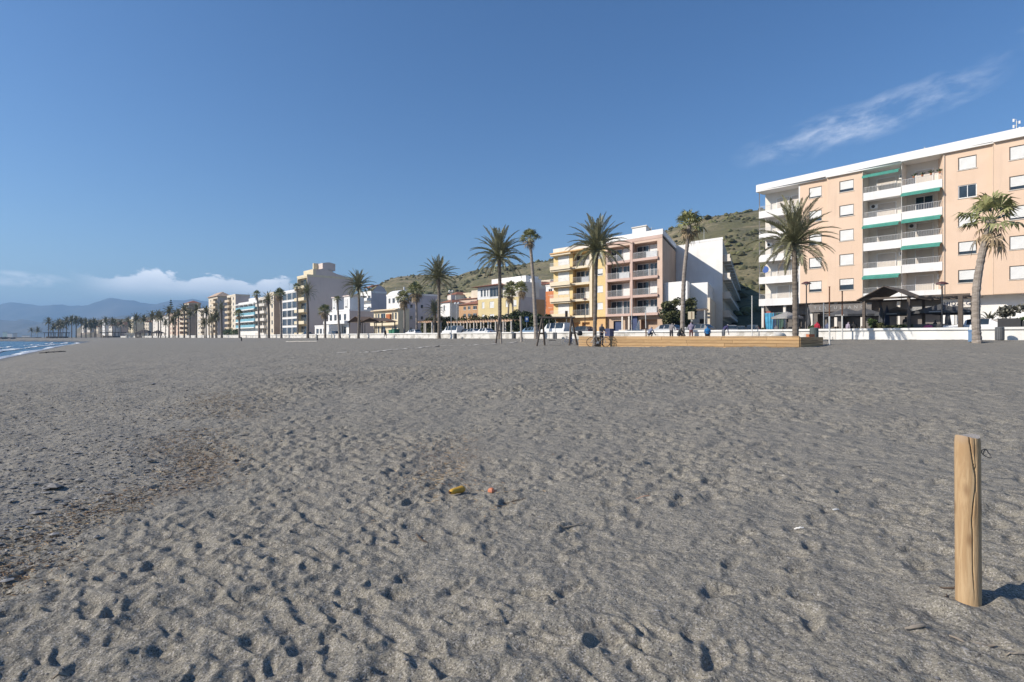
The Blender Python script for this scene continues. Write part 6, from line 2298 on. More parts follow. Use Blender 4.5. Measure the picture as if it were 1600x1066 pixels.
# ------------------------------------------------------------------ cafe terrace
UMB = mat('charcoal_canvas', (0.085, 0.087, 0.092), (0.065, 0.067, 0.07), 2, .85)
UMBB = mat('navy_canvas', (0.045, 0.055, 0.085), (0.035, 0.042, 0.065), 2, .85)
def parasol(label, px, wv, hgt=2.6, r=1.9, closed=False, m=UMB):
    x, y = XY(S(px, wv), wv)
    t = thing('parasol', label, 'parasol', (x, y, 2.86), ROT, 'parasols on the cafe terrace')
    MB().tube([(0, 0, 0), (0, 0, hgt + .1)], .03, 7).build('pole', BLACKM, t)
    MB().lathe([(.3, 0), (.3, .08), (.05, .12)], 0, 0, 12).build('base', BLACKM, t)
    if closed:
        b = MB().lathe([(.20, hgt * .32), (.24, hgt * .40), (.17, hgt * .62), (.13, hgt * .85), (.03, hgt)], 0, 0, 10)
        b.v = [(px_ * (1 + .22 * math.sin(5 * math.atan2(py_, px_) + 3 * pz_)), py_ * (1 + .22 * math.sin(5 * math.atan2(py_, px_) + 3 * pz_)), pz_) for px_, py_, pz_ in b.v]
        b.build('folded_canopy', m, t)
    else:
        b = MB()
        n = 8
        hd = .62
        for k in range(n):
            a0, a1 = 2 * math.pi * (k + .5) / n, 2 * math.pi * (k + 1.5) / n
            p0, p1 = (r * math.cos(a0), r * math.sin(a0), hgt - hd), (r * math.cos(a1), r * math.sin(a1), hgt - hd)
            b.tri(p0, p1, (0, 0, hgt))
            b.quad((p0[0], p0[1], p0[2] - .22), (p1[0], p1[1], p1[2] - .22), p1, p0)
            MB().tube([(0, 0, hgt - .03), (p0[0] * .97, p0[1] * .97, p0[2] - .01)], .012, 4).build('rib', STEEL, t)
        b.build('canopy', m, t)
        for k in range(n):
            if k % 2 == 1:
                a = 2 * math.pi * (k + 1) / n
                rr = r * math.cos(math.pi / n) + .006
                bb = MB().box(-.42, .42, -.002, .002, hgt - hd - .15, hgt - hd - .07)
                put('valance_print', bb.mesh('valance_print', LETW), t, (rr * math.cos(a), rr * math.sin(a), 0), a + math.pi / 2)
    return t
parasol('open charcoal parasol left of the timber shelter', 1322, 63, 2.75, 1.9)
parasol('open charcoal parasol behind the left shelter post', 1352, 64.5, 2.75, 1.8)
parasol('open charcoal parasol at the middle shelter post', 1402, 62, 2.7, 1.8)
parasol('open charcoal parasol in front of the second capped lamp', 1470, 61, 2.75, 2.1)
parasol('open charcoal parasol under the right shelter post', 1492, 64.5, 2.75, 1.7)
parasol('folded dark parasol under the gable of the shelter, left of a pair', 1377, 59.8, 2.7, closed=True)
parasol('folded navy parasol under the gable of the shelter, right of a pair', 1386, 60.5, 2.7, closed=True, m=UMBB)
parasol('folded black parasol standing right of the capped lamp', 1481, 59.5, 2.3, closed=True)
parasol('folded black parasol just right of the first capped lamp', 1263, 60, 2.9, closed=True)
parasol('open grey parasol left of the big date palm trunk', 1230, 64.5, 2.7, 1.6, m=CONC)

RATTAN = mat('brown_rattan', (0.13, 0.095, 0.065), (0.09, 0.065, 0.045), 6, .8)
def table(label, px, wv):
    x, y = XY(S(px, wv), wv)
    t = thing('cafe_table', label, 'table', (x, y, 2.862), ROT, 'tables on the cafe terrace')
    MB().box(-.4, .4, -.4, .4, .71, .75).build('table_top', FRAMED, t)
    MB().tube([(0, 0, .03), (0, 0, .71)], .035, 6).build('leg', BLACKM, t)
    MB().box(-.25, .25, -.25, .25, 0, .03).build('base', BLACKM, t)
def make_chair():
    t = thing('cafe_chair', 'x', 'chair', (0, 0, 0), 0, 'chairs on the cafe terrace')
    MB().box(-.23, .23, -.23, .23, .42, .47).build('seat', RATTAN, t)
    MB().box(-.23, .23, .19, .24, .48, .92).build('backrest', RATTAN, t)
    for sx_ in (-.2, .2):
        for sy_ in (-.2, .2):
            MB().box(sx_ - .02, sx_ + .02, sy_ - .02, sy_ + .02, 0, .419).build('leg', BLACKM, t)
    return t
ch0 = None
tabs = [(1237, 'left of the big palm trunk'), (1300, 'behind the first net pole'), (1324, 'below the left open parasol'), (1345, 'at the left shelter post'), (1406, 'between the shelter posts'), (1440, 'in the middle of the flat bay'), (1462, 'beside the second capped lamp')]
for i, (px, wh) in enumerate(tabs):
    wv = 61.3 + (i % 3) * .9
    table('dark square cafe table ' + wh, px, wv)
    for q, (dx, dy, a) in enumerate(((0, .62, 0), (-.68, 0, math.pi / 2), (.68, 0, -math.pi / 2))):
        s_ = S(px, wv)
        lab = ('brown rattan chair %s the table ' % ('behind', 'left of', 'right of')[q]) + wh
        loc = (*XY(s_ + dx, wv + dy), 2.862)
        if ch0 is None:
            ch0 = make_chair()
            ch0['label'] = lab
            ch0.location = loc
            ch0.rotation_euler = (0, 0, ROT + a)
        else:
            again(ch0, lab, loc, ROT + a)

# planters and terrace plants
def planter(label, px, wv, r, h, n, lh, pm, lm, seed, leaf=.18, kind='round', z=2.862):
    x, y = XY(S(px, wv), wv)
    t = thing('potted_plant', label, 'plant', (x, y, z), ROT, 'potted plants around the terrace')
    if kind == 'round':
        MB().lathe([(r * .7, 0), (r, h), (r * .9, h), (r * .88, h - .04)], 0, 0, 12).build('pot', pm, t)
    else:
        b = MB().box(-r, r, -r * .6, r * .6, 0, h)
        b.build('pot', pm, t)
    rd = random.Random(seed)
    leafmass(n, [(rd.uniform(-r, r), rd.uniform(-r * .5, r * .5), h + lh * rd.uniform(.3, .8), r * .6, r * .6, lh * .3) for _ in range(7)], leaf, lm, 'foliage', t, seed)
    MB().tube([(0, 0, h - .05), (.03, 0, h + lh * .5)], [.03, .015], 5).build('stem', BARK, t)
planter('tall green potted plant left of the folded parasols', 1362, 59.8, .3, .55, 260, 1.1, TERRA, LEAF, 2)
planter('olive potted shrub at the foot of the folded parasols', 1372, 58.3, .4, .45, 260, .8, TERRA, LEAFY, 3)
planter('terracotta trough of plants right of the folded parasols', 1396, 58.4, .6, .5, 200, .5, TERRA, LEAFY, 4, kind='box')
planter('terracotta trough of plants nearest the middle shelter post', 1411, 58.4, .55, .5, 160, .45, TERRA, LEAFD, 5, kind='box')
planter('small green plant at the left capped lamp foot', 1268, 58.5, .25, .4, 140, .6, TERRA, LEAF, 6)
planter('orange pot by the red pillar at the left end of the terrace', 1194, 66, .35, .5, 120, .4, TERRA, LEAFD, 7)
planter('sprawling grey plant in a dark box on the wall at the right', 1578, 53.0, .62, .6, 420, 1.15, BLACKM, mat('grey_leaf', (0.16, 0.155, 0.12), (0.10, 0.095, 0.075), 2, .8, island=.4), 8, .2, 'box', 3.425)
planter('green trough plant at the far right on the wall', 1598, 53.0, .4, .4, 160, .3, BLACKM, LEAF, 9, .14, 'box', 3.425)
# agave behind the white saloon
x, y = XY(S(1546, 66.5), 66.5)
t = thing('agave', 'large grey agave with arching leaves against the white shop wall', 'plant', (x, y, 2.862), 0)
agm = mat('agave_leaf', (0.20, 0.20, 0.16), (0.13, 0.135, 0.10), 2, .6)
rda = random.Random(6)
for k in range(26):
    a = k * 2.4
    e0 = math.radians(rda.uniform(15, 80))
    L_ = rda.uniform(1.1, 1.7)
    b = MB()
    x_ = z_ = 0
    prev = None
    for q in range(7):
        e = e0 - 1.5 * (q / 6) ** 2
        wd = .10 * (1 - (q / 6) ** 2) + .006
        cur = [(x_, -wd, z_ + .03), (x_, 0, z_), (x_, wd, z_ + .03)]
        if prev:
            b.quad(prev[0], cur[0], cur[1], prev[1]).quad(prev[1], cur[1], cur[2], prev[2])
        prev = cur
        x_ += math.cos(e) * L_ / 6
        z_ += math.sin(e) * L_ / 6
    b.build('leaf', agm, t, (0, 0, 1.1), smooth=True).rotation_euler = (0, 0, a)
MB().lathe([(.4, 0), (.5, 1.0), (.35, 1.15)], 0, 0, 10).build('pot', CONC, t)

# beachwear hanging at the shop on the left
for k, (px, cl_, lab) in enumerate(((1202, (0.06, 0.26, 0.40), 'turquoise blue towel hanging outside the shop at the left end of the terrace'), (1211, (0.03, 0.05, 0.09), 'navy garment hanging outside the shop right of the blue towel'), (1218, (0.05, 0.09, 0.07), 'dark green garment hanging outside the shop next to a column'))):
    x, y = XY(S(px, 71.5), 71.5)
    t = thing('hanging_cloth', lab, 'cloth', (x, y, STREET + .8), ROT)
    b = MB()
    for q in range(10):
        x0, x1 = -.6 + .12 * q, -.6 + .12 * (q + 1)
        y0, y1 = .05 * math.sin(q * 1.9), .05 * math.sin((q + 1) * 1.9)
        b.quad((x0 * .7, y0, .0 + .1 * math.sin(q)), (x1 * .7, y1, .1 * math.sin(q + 1)), (x1, y1, 2.1), (x0, y0, 2.1))
    b.build('cloth', mat('cloth%d' % k, cl_, tuple(v * 1.5 for v in cl_), 1.5, .9), t)
    MB().tube([(-.7, 0, 2.12), (.7, 0, 2.12)], .02, 5).build('rail', STEEL, t)


# ------------------------------------------------------------------ people
SKIN = mat('skin', (0.42, 0.25, 0.18), (0.38, 0.22, 0.155), 5, .6)
SHOE = mat('dark_shoe', (0.04, 0.035, 0.03), None, 4, .7)
_CL = {}
def cloth(c):
    return mat('cloth_%02x%02x%02x' % tuple(int(v * 255) for v in c), c, tuple(v * .75 for v in c), 9, .9, .004, 40)


def person(label, loc, rotz, pose, shirt, trousers, hair=(0.06, 0.045, 0.035), h=1.72, bend=0.0, seat=.45, arms='down', group=None, short=False, shirt2=None):
    k = h / 1.75
    J, E, R_ = {}, [], {}
    def rotx(p, c, a):
        p = Vector(p) - Vector(c)
        return Vector((p.x, p.y * math.cos(a) - p.z * math.sin(a), p.y * math.sin(a) + p.z * math.cos(a))) + Vector(c)
    pz = .95 if pose in ('stand', 'walk') else seat + .12
    pel = Vector((0, .0, pz))
    J['pelvis'] = pel
    up = {'spine': (0, .01, pz + .20), 'chest': (0, .0, pz + .40), 'neck': (0, -.01, pz + .55), 'head': (0, -.03, pz + .65), 'crown': (0, -.02, pz + .755)}
    for s_, sx in (('l', 1), ('r', -1)):
        up['sh' + s_] = (sx * .185, .0, pz + .47)
    for n_, p in up.items():
        J[n_] = rotx(p, pel, bend)
    J['head'] = J['head'] + Vector((0, -.02, .0))
    for s_, sx in (('l', 1), ('r', -1)):
        sh = J['sh' + s_]
        if arms == 'down':
            el_, wr = sh + Vector((sx * .05, .02, -.29)), sh + Vector((sx * .06, -.05, -.55))
        elif arms == 'front':
            el_, wr = sh + Vector((sx * .06, -.06, -.27)), sh + Vector((sx * -.03, -.28, -.36))
        elif arms == 'hips':
            el_, wr = sh + Vector((sx * .14, .08, -.25)), sh + Vector((sx * .0, .0, -.44))
        else:
            el_, wr = sh + Vector((sx * .03, -.16, -.24)), sh + Vector((0, -.34, -.40))
        J['el' + s_], J['wr' + s_] = el_, wr
        J['ha' + s_] = wr + (wr - el_).normalized() * .085
        hp = pel + Vector((sx * .095, 0, -.03))
        J['hip' + s_] = hp
        if pose == 'stand':
            kn, an = Vector((sx * .10, -.02, .50)), Vector((sx * .11, .03, .085))
        elif pose == 'walk':
            f = sx
            kn, an = Vector((sx * .10, -.13 * f - .02, .52)), Vector((sx * .10, -.24 * f + .05, .09))
        elif pose == 'sit':
            kn, an = Vector((sx * .13, -.42, seat + .08)), Vector((sx * .13, -.44, seat - .35))
        else:       # crouch
            kn, an = Vector((sx * .17, -.32, seat + .28)), Vector((sx * .14, -.06, .085))
        J['kn' + s_], J['an' + s_] = kn, an
        J['toe' + s_] = an + Vector((sx * .02, -.15, -.045))
    rad = dict(pelvis=.135, spine=.125, chest=.15, neck=.058, head=.088, crown=.075)
    for s_ in 'lr':
        rad.update({'sh' + s_: .068, 'el' + s_: .046, 'wr' + s_: .032, 'ha' + s_: .036, 'hip' + s_: .092, 'kn' + s_: .062, 'an' + s_: .044, 'toe' + s_: .036})
    E = [('pelvis', 'spine'), ('spine', 'chest'), ('chest', 'neck'), ('neck', 'head'), ('head', 'crown')]
    for s_ in 'lr':
        E += [('chest', 'sh' + s_), ('sh' + s_, 'el' + s_), ('el' + s_, 'wr' + s_), ('wr' + s_, 'ha' + s_), ('pelvis', 'hip' + s_), ('hip' + s_, 'kn' + s_), ('kn' + s_, 'an' + s_), ('an' + s_, 'toe' + s_)]
    names = list(J)
    me = bpy.data.meshes.new('person')
    me.from_pydata([tuple(J[n_] * k) for n_ in names], [(names.index(a), names.index(c)) for a, c in E], [])
    o = bpy.data.objects.new('person', me)
    COL.objects.link(o)
    md = o.modifiers.new('skin', 'SKIN')
    md.use_smooth_shade = True
    for i, n_ in enumerate(names):
        sv = me.skin_vertices[0].data[i]
        r_ = rad[n_] * k
        sv.radius = (r_ * (1.25 if n_ in ('pelvis', 'spine', 'chest') else 1), r_)
        sv.use_root = n_ == 'pelvis'
    o.modifiers.new('sub', 'SUBSURF').levels = 1
    dg = bpy.context.evaluated_depsgraph_get()
    src = bpy.data.meshes.new_from_object(o.evaluated_get(dg))
    bpy.data.objects.remove(o)
    V = [v.co.copy() for v in src.vertices]
    F = [tuple(p.vertices) for p in src.polygons]
    bpy.data.meshes.remove(src)
    nb = len(F)
    # fingers, nose and ears grow out of the same mesh
    b = MB()
    for s_, sx in (('l', 1), ('r', -1)):
        hd, wr = J['ha' + s_] * k, J['wr' + s_] * k
        d = (hd - wr).normalized()
        sd = Vector((0, 1, 0)) - d * d.y
        sd = sd.normalized() if sd.length > .1 else Vector((1, 0, 0))
        cu = d.cross(sd)
        for q, L_ in enumerate((.062, .074, .070, .056)):
            p0 = hd + sd * (.026 - .0175 * q) * k
            p1 = p0 + d * L_ * .6 * k + cu * .006
            b.tube([tuple(p0), tuple(p1), tuple(p1 + (d * .55 + cu * .5 * sx) * L_ * .6 * k)], [.009, .0085, .007], 5)
        p0 = wr.lerp(hd, .5) + sd * .03 * k
        b.tube([tuple(p0), tuple(p0 + (sd * .6 + d * .6) * .045 * k), tuple(p0 + (sd * .7 + d * 1.5) * .05 * k)], [.011, .010, .008], 5)
    hdv = J['head'] * k
    fwd = (rotx((0, -1, 0), (0, 0, 0), bend * .8)).normalized()
    upv = (rotx((0, 0, 1), (0, 0, 0), bend * .8)).normalized()
    b.tube([tuple(hdv + fwd * .07 * k + upv * .03), tuple(hdv + fwd * .105 * k), tuple(hdv + fwd * .08 * k - upv * .01)], [.010, .016, .012], 5)
    for sx in (-1, 1):
        b.tube([tuple(hdv + Vector((sx * .08, .01, 0)) * k - upv * .02), tuple(hdv + Vector((sx * .095, .02, 0)) * k), tuple(hdv + Vector((sx * .082, .015, 0)) * k + upv * .035)], [.008, .014, .009], 5)
    i0 = len(V)
    V += [Vector(v) for v in b.v]
    F += [tuple(i0 + q for q in f) for f in b.f]
    me = bpy.data.meshes.new('person')
    me.from_pydata([tuple(v) for v in V], [], F)
    mats = [SKIN, cloth(shirt), cloth(trousers), cloth(hair), SHOE]
    for m_ in mats:
        me.materials.append(m_)
    part = {}
    segs = []
    for a, c in E:
        z = 1
        if a.startswith(('hip', 'kn')) or c.startswith('hip'):
            z = 2
        if a.startswith('kn') and short:
            z = 0
        if a.startswith('an'):
            z = 4
        if a.startswith('wr') or (a.startswith('el') and short):
            z = 0
        if a in ('neck', 'head'):
            z = 0
        segs.append((J[a] * k, J[c] * k, z, a))
    mi = []
    for fi, f in enumerate(F):
        c = sum((V[q] for q in f), Vector()) / len(f)
        if fi >= nb:
            mi.append(0)
            continue
        best = None
        for a, e, z, n_ in segs:
            ab = e - a
            t = max(0, min(1, (c - a).dot(ab) / ab.length_squared))
            d = (c - a - ab * t).length / (.13 if n_ in ('spine', 'pelvis', 'chest') else .07)
            if best is None or d < best[0]:
                best = (d, z, n_)
        z = best[1]
        if best[2] == 'pelvis' and (c - J['pelvis'] * k).dot(upv) < .06 * k:
            z = 2
        if best[2] in ('head', 'neck') and (c - hdv).length < .2:
            r_ = c - hdv
            if r_.dot(upv) > .055 * k or (r_.dot(fwd) < -.012 and r_.dot(upv) > -.03):
                z = 3
        mi.append(z)
    me.polygons.foreach_set('material_index', mi)
    me.polygons.foreach_set('use_smooth', [True] * len(F))
    o = put('person', me, None, loc, rotz)
    tag(o, label, 'person', group)
    return o


def onsand(px, Y):
    x = (px - 800) / FPX * Y
    return (x, Y, G(x, Y))
PI = math.pi
GPE = 'people gathered at the timber box'
cyc = boxfront(940, .75)
person('man in a grey patterned jacket and dark jeans standing with a bicycle', (cyc.x, cyc.y, cyc.z), .5, 'stand', (0.20, 0.175, 0.165), (0.045, 0.05, 0.07), h=1.72, arms='front', group=GPE)
person('bent person in a blue grey shirt leaning behind the pole with the rusty foot', (*XY(S(1014, 42), 42), 2.50), 2.2, 'crouch', (0.20, 0.23, 0.33), (0.05, 0.055, 0.07), bend=.55, seat=.35, arms='reach', h=1.75, group=GPE)
person('man in a grey sweater with dark trousers stooping slightly beside the tree', onsand(1049, 50), 2.4, 'stand', (0.25, 0.225, 0.225), (0.045, 0.045, 0.055), (0.25, 0.23, 0.21), bend=.22, arms='front', group=GPE)
person('person in black clothes and an olive hat bending right of the grey sweater man', onsand(1060, 49.5), 2.0, 'crouch', (0.022, 0.024, 0.025), (0.03, 0.035, 0.05), (0.10, 0.11, 0.06), bend=.5, seat=.5, arms='reach', group=GPE)
person('man in a lilac plaid shirt and reddish brown trousers seen from behind', onsand(1080, 49.5), PI - .15, 'stand', (0.34, 0.30, 0.40), (0.20, 0.085, 0.085), (0.16, 0.10, 0.08), h=1.76, arms='front', group=GPE)
person('person in a bright blue jacket sitting low with the back to the sea', (*XY(S(1105.5, 43.5), 43.5), 2.58), PI - .3, 'crouch', (0.02, 0.17, 0.42), (0.03, 0.03, 0.045), (0.05, 0.045, 0.04), seat=.2, bend=.12, arms='front', group=GPE)
person('white haired man in a navy jacket and grey trousers bending down', onsand(1130, 48), 1.9, 'stand', (0.05, 0.045, 0.13), (0.16, 0.17, 0.19), (0.60, 0.58, 0.54), bend=.75, arms='down', h=1.70, group=GPE)
pp = hit(893, 538)
person('person in a pale top and blue jeans standing under the right swing end', (pp.x, pp.y + .4, pp.z), 1.2, 'stand', (0.52, 0.56, 0.54), (0.05, 0.075, 0.16), bend=.2, arms='front', group=GPE)
x, y = XY(S(602, 51.2), 51.2)
person('distant person in dark clothes walking along the wall left of the green containers', (x, y, max(2.2, G(x, y))), 1.0, 'walk', (0.05, 0.03, 0.035), (0.06, 0.045, 0.045))
def atw(px, wv, z=2.862):
    return (*XY(S(px, wv), wv), z)
GT = 'people on the cafe terrace'
person('person in a crimson top sitting on the terrace left of the net pole', atw(1277, 57.9), ROT + PI, 'sit', (0.40, 0.02, 0.045), (0.03, 0.03, 0.04), bend=-.05, group=GT, h=1.78)
person('person in dark blue sitting on the terrace right of the crimson one', atw(1293, 60.2), ROT + PI, 'sit', (0.10, 0.12, 0.2), (0.04, 0.04, 0.06), group=GT)
person('person in a lilac shirt sitting at a table left of the shelter', atw(1324, 59.2), ROT + 2.6, 'sit', (0.36, 0.31, 0.38), (0.06, 0.06, 0.08), (.2, .16, .14), bend=.15, group=GT)
person('person in black sitting right of the one in lilac', atw(1335, 59.6), ROT + 3.6, 'sit', (0.03, 0.03, 0.032), (0.04, 0.04, 0.05), group=GT)
person('person in black standing by the middle shelter post', atw(1415, 60.2), ROT + 2.8, 'stand', (0.03, 0.03, 0.035), (0.03, 0.03, 0.045), group=GT)
person('person in a dark top sitting near the second capped lamp', atw(1461, 58.6), ROT + 2.2, 'sit', (0.05, 0.045, 0.045), (0.06, 0.05, 0.05), group=GT)
person('person in grey sitting left of the shelter at the back', atw(1213, 68), ROT + 3.0, 'sit', (0.16, 0.15, 0.15), (0.05, 0.05, 0.06), group=GT)
pc = thing('pink_cushion', 'bright pink bag lying on the dark bench under the flat bay', 'bag', atw(1450, 57.75, 3.36), ROT)
b = MB().lathe([(.05, 0), (.30, .04), (.36, .18), (.26, .32), (.06, .36)], 0, 0, 12)
b.v = [(x_, y_ * .55, z_ * (1 + .1 * math.sin(4 * x_))) for x_, y_, z_ in b.v]
b.build('bag_body', mat('pink_fabric', (0.62, 0.10, 0.20), (0.52, 0.07, 0.16), 5, .8), pc, smooth=True)
MB().tube([(-.12, 0, .33), (-.08, 0, .46), (.08, 0, .46), (.12, 0, .33)], .018, 6).build('handle', mat('pink_fabric', (0.62, 0.1, 0.2)), pc)
bn = thing('terrace_bench', 'long dark bench along the terrace edge under the flat shelter bay', 'bench', atw(1426, 57.75), ROT)
Lb = S(1480, 57.75) - S(1426, 57.75)
for q in range(3):
    MB().box(0, Lb, -.22 + .15 * q, -.09 + .15 * q, .44, .48).build('seat_slat', FRAMED, bn)
MB().box(0, Lb, .24, .28, .55, .95).build('backrest', FRAMED, bn)
for q in range(4):
    MB().box(Lb * q / 3.05 + .02, Lb * q / 3.05 + .09, -.2, .23, 0, .438).build('leg', BLACKM, bn)


def bicycle(label, loc, rotz, k=1.0, fm=None, wm=None):
    t = thing('bicycle', label, 'bicycle', loc, rotz, None, k)
    fm = fm or BLACKM
    r = .33
    for x_ in (-.52, .52):
        b = MB()
        pts = [(x_ + r * math.cos(a), 0, r + r * math.sin(a)) for a in [2 * PI * q / 28 for q in range(29)]]
        b.tube(pts, .022, 6, False)
        wh = b.build('wheel', wm or TYRE, t)
        b = MB()
        for q in range(14):
            a = 2 * PI * q / 14
            b.tube([(x_, (.02 if q % 2 else -.02), r), (x_ + (r - .02) * math.cos(a), 0, r + (r - .02) * math.sin(a))], .0035, 3, False)
        b.build('spokes', STEEL, wh, kind='stuff')
        MB().tube([(x_, -.04, r), (x_, .04, r)], .03, 8).build('hub', STEEL, wh)
    b = MB()
    bb, st_, hd_, hb, rr, ff = (-.05, 0, .30), (-.22, 0, .82), (.36, 0, .80), (.40, 0, .66), (-.52, 0, r), (.52, 0, r)
    for a, c in ((bb, st_), (st_, hd_), (bb, hb), (hd_, hb), (bb, rr), (st_, rr)):
        b.tube([a, c], .019, 7)
    b.build('frame', fm, t)
    MB().tube([hb, (.46, 0, .5), ff], .018, 6).build('fork', fm, t)
    MB().tube([hd_, (.35, 0, .98)], .016, 6).build('stem', STEEL, t)
    MB().tube([(.30, -.29, 1.0), (.36, -.12, .99), (.36, .12, .99), (.30, .29, 1.0)], .014, 6).build('handlebar', BLACKM, t)
    MB().prismz([(-.38, -.08), (-.36, .08), (-.12, .03), (-.12, -.03)], .90, .95).build('saddle', BLACKM, t)
    MB().tube([st_, (-.245, 0, .90)], .015, 6).build('seat_post', STEEL, t)
    MB().tube([(-.05, -.05, .30), (-.05, .05, .30)], .09, 12).build('chainring', STEEL, t)
    for sg in (-1, 1):
        MB().tube([(-.05, sg * .06, .30), (-.05 + sg * .12, sg * .07, .19)], .012, 5).build('crank', STEEL, t)
        MB().box(-.1 + sg * .12, sg * .12, sg * .12 - .04, sg * .12 + .04, .18, .205).build('pedal', BLACKM, t)
    return t
bc = boxfront(935, 1.05)
bicycle('adult bicycle with brown tyres held by the man in the grey jacket', (bc.x, bc.y, bc.z), -.1, 1.0, mat('grey_frame', (0.30, 0.30, 0.29), None, 3, .4), mat('brown_tyre', (0.075, 0.05, 0.035), None, 3, .9))
pq = hit(889, 538.5)
bicycle('small blue bicycle standing under the right end of the swing', (pq.x, pq.y + .1, pq.z), .15, .72, SBLUE, mat('pale_tyre', (0.35, 0.35, 0.34), None, 3, .9))
bg_ = thing('black_bag', 'black bag hanging at the right leg of the swing frame', 'bag', (pq.x + .95, pq.y + .3, pq.z + .75), .2)
b = MB().lathe([(.06, 0), (.22, .03), (.25, .22), (.18, .38), (.05, .41)], 0, 0, 12)
b.v = [(x_, y_ * .55, z_) for x_, y_, z_ in b.v]
b.build('bag_body', BLACKM, bg_, smooth=True)
MB().tube([(-.1, 0, .38), (-.06, 0, .56), (.06, 0, .56), (.1, 0, .38)], .015, 5).build('strap', BLACKM, bg_)

# ------------------------------------------------------------------ far shore
rr_ = random.Random(9)
rockm = mat('breakwater_rock', (0.16, 0.145, 0.13), (0.10, 0.09, 0.085), .6, .95, .1, 2)
for k in range(16):
    Yr_ = 392 + rr_.uniform(-6, 10)
    px = -14 + k * 2.4
    b = MB().lathe([(.3, -.6), (1.0, -.3), (1.05, .3), (.7, .8), (.2, 1.0)], 0, 0, 7)
    b.v = [tuple(c * rr_.uniform(.75, 1.2) for c in v) for v in b.v]
    o = b.build('boulder', rockm, None, ((px - 800) / FPX * Yr_, Yr_, .5 + rr_.uniform(0, .9) * (1 - k / 22)))
    o.scale = (1.7,) * 3
    tag(o, ('dark breakwater boulder, %s from the left at the water edge' % ordn[k]), 'rock', 'breakwater boulders at the left edge')
jt = thing('jetty', 'low dark jetty line across the water in front of the far mountains', 'jetty', ((14 - 800) / FPX * 470, 470, 1.4))
MB().box(-16, 22, 0, 6, .7, 1.3).build('deck', rockm, jt)
for k in range(7):
    MB().box(-15 + k * 6, -14.2 + k * 6, .5, 1.3, -2.4, .699).build('pile', rockm, jt)
def canopy(label, pa, pb, Yc, pt, zb, m, posts=4, thick=.5, dep=5, pitched=True):
    xa, xb = (pa - 800) / FPX * Yc, (pb - 800) / FPX * Yc
    t = thing('beach_kiosk', label, 'kiosk', (xa, Yc, zb), 0, 'dark beach kiosks')
    L_ = xb - xa
    h = zat(pt, Yc) - zb
    if pitched:
        hiproof(t, 0, L_, 0, dep, h * .62, h * .38, m, .5)
    else:
        MB().box(-.5, L_ + .5, -.5, dep + .5, h - thick, h).build('roof', m, t)
    hw_ = h * .62 if pitched else h - thick
    for k in range(posts):
        for y_ in (.2, dep - .2):
            MB().box(L_ * k / (posts - 1) - .12, L_ * k / (posts - 1) + .12, y_ - .12, y_ + .12, -.5, hw_ - .003).build('post', DARKT, t)
    MB().box(.3, L_ - .3, 1.2, dep - .5, 0, hw_ * .45).build('counter', DARKT, t)
THATCH = mat('dark_thatch', (0.06, 0.05, 0.045), (0.045, 0.038, 0.034), .8, .95)
canopy('long flat dark shade roof under the leftmost palms', 69, 98, 415, 519.5, 1.1, THATCH, 6, .5, 6, False)
canopy('dark pitched beach kiosk left of two before the yellow distant blocks', 211, 232, 320, 515.5, 1.9, THATCH)
canopy('dark pitched beach kiosk right of two before the white far block', 236, 248, 300, 516, 1.9, THATCH)
canopy('brown kiosk behind the palms below the slim white tower', 158, 188, 400, 519, 1.6, THATCH, 4, .5, 5, False)
pv = thing('beach_pavilion', 'low white pavilion with a long grey roof left of the dark kiosks', 'pavilion', ((196 - 800) / FPX * 345, 345, 1.9))
Lp = 15 / FPX * 345
MB().facade(0, 0, Lp, 0, 2.4, [(.8, 2.2, .3, 2.0, .4, True), (3, 4.6, .3, 2.0, .4, True)]).build('wall', WHITE2, pv)
MB().box(-.4, Lp + .4, -.5, 5, 2.401, 3.3).build('roof', CONC, pv)
for k, (px, Yk, hk_, wk) in enumerate(((4, 1500, 14, 12), (11, 1500, 10, 14), (20, 1600, 12, 13), (34, 1550, 5, 22))):
    t = thing('distant_house', ('pale green distant block at the left edge across the water', 'white distant block second from the left across the water', 'grey distant block third from the left across the water', 'low white distant row left of the tiny palm across the water')[k], 'building', ((px - 800) / FPX * Yk, Yk, 2.0), 0, 'buildings across the water')
    MB().facade(0, 0, wk, 0, hk_, [(wk * q / 4 + wk * .08, wk * q / 4 + wk * .18, z_, z_ + 1.6, .3, True) for q in range(4) for z_ in np.arange(1.2, hk_ - 2, 3.2)]).build('wall', (mat('pale_green', (.42, .52, .45)), WHITE2, CONC, WHITE2)[k], t)
    MB().box(-.5, wk + .5, -.5, 12, hk_, hk_ + .8).build('roof', CONC, t)

# surf
fo = np.random.default_rng(2)
FOAM = mat('sea_foam', (0.80, 0.81, 0.81), (0.66, 0.70, 0.72), 1.2, .6)
b = MB()
ss = np.arange(-60, -330, -.8)
def foamline(off, wid, z, seed, lo):
    prev = None
    for s_ in ss:
        sh = float(np.interp(s_, _SH[:, 0], _SH[:, 1]))
        n_ = float(vnoise(np.array(s_ / 7.0), np.array(0.5), seed)) + .5 * float(vnoise(np.array(s_ / 1.9), np.array(0.5), seed + 1))
        w0 = sh + off + 1.3 * float(vnoise(np.array(s_ / 16.0), np.array(2.5), seed + 2))
        wd = wid * max(0, n_ + lo)
        cur = [(*XY(s_, w0 - wd), z - .02), (*XY(s_, w0 - wd * .4), z + .16 * min(1, wd)), (*XY(s_, w0), z)]
        if prev and (wd > .05 or pw > .05):
            b.quad(prev[0], cur[0], cur[1], prev[1]).quad(prev[1], cur[1], cur[2], prev[2])
        prev, pw = cur, wd
foamline(.2, 2.6, .06, 3, .55)
foamline(-4.5, 3.4, .12, 13, .28)
foamline(-9.5, 3.0, .14, 23, .10)
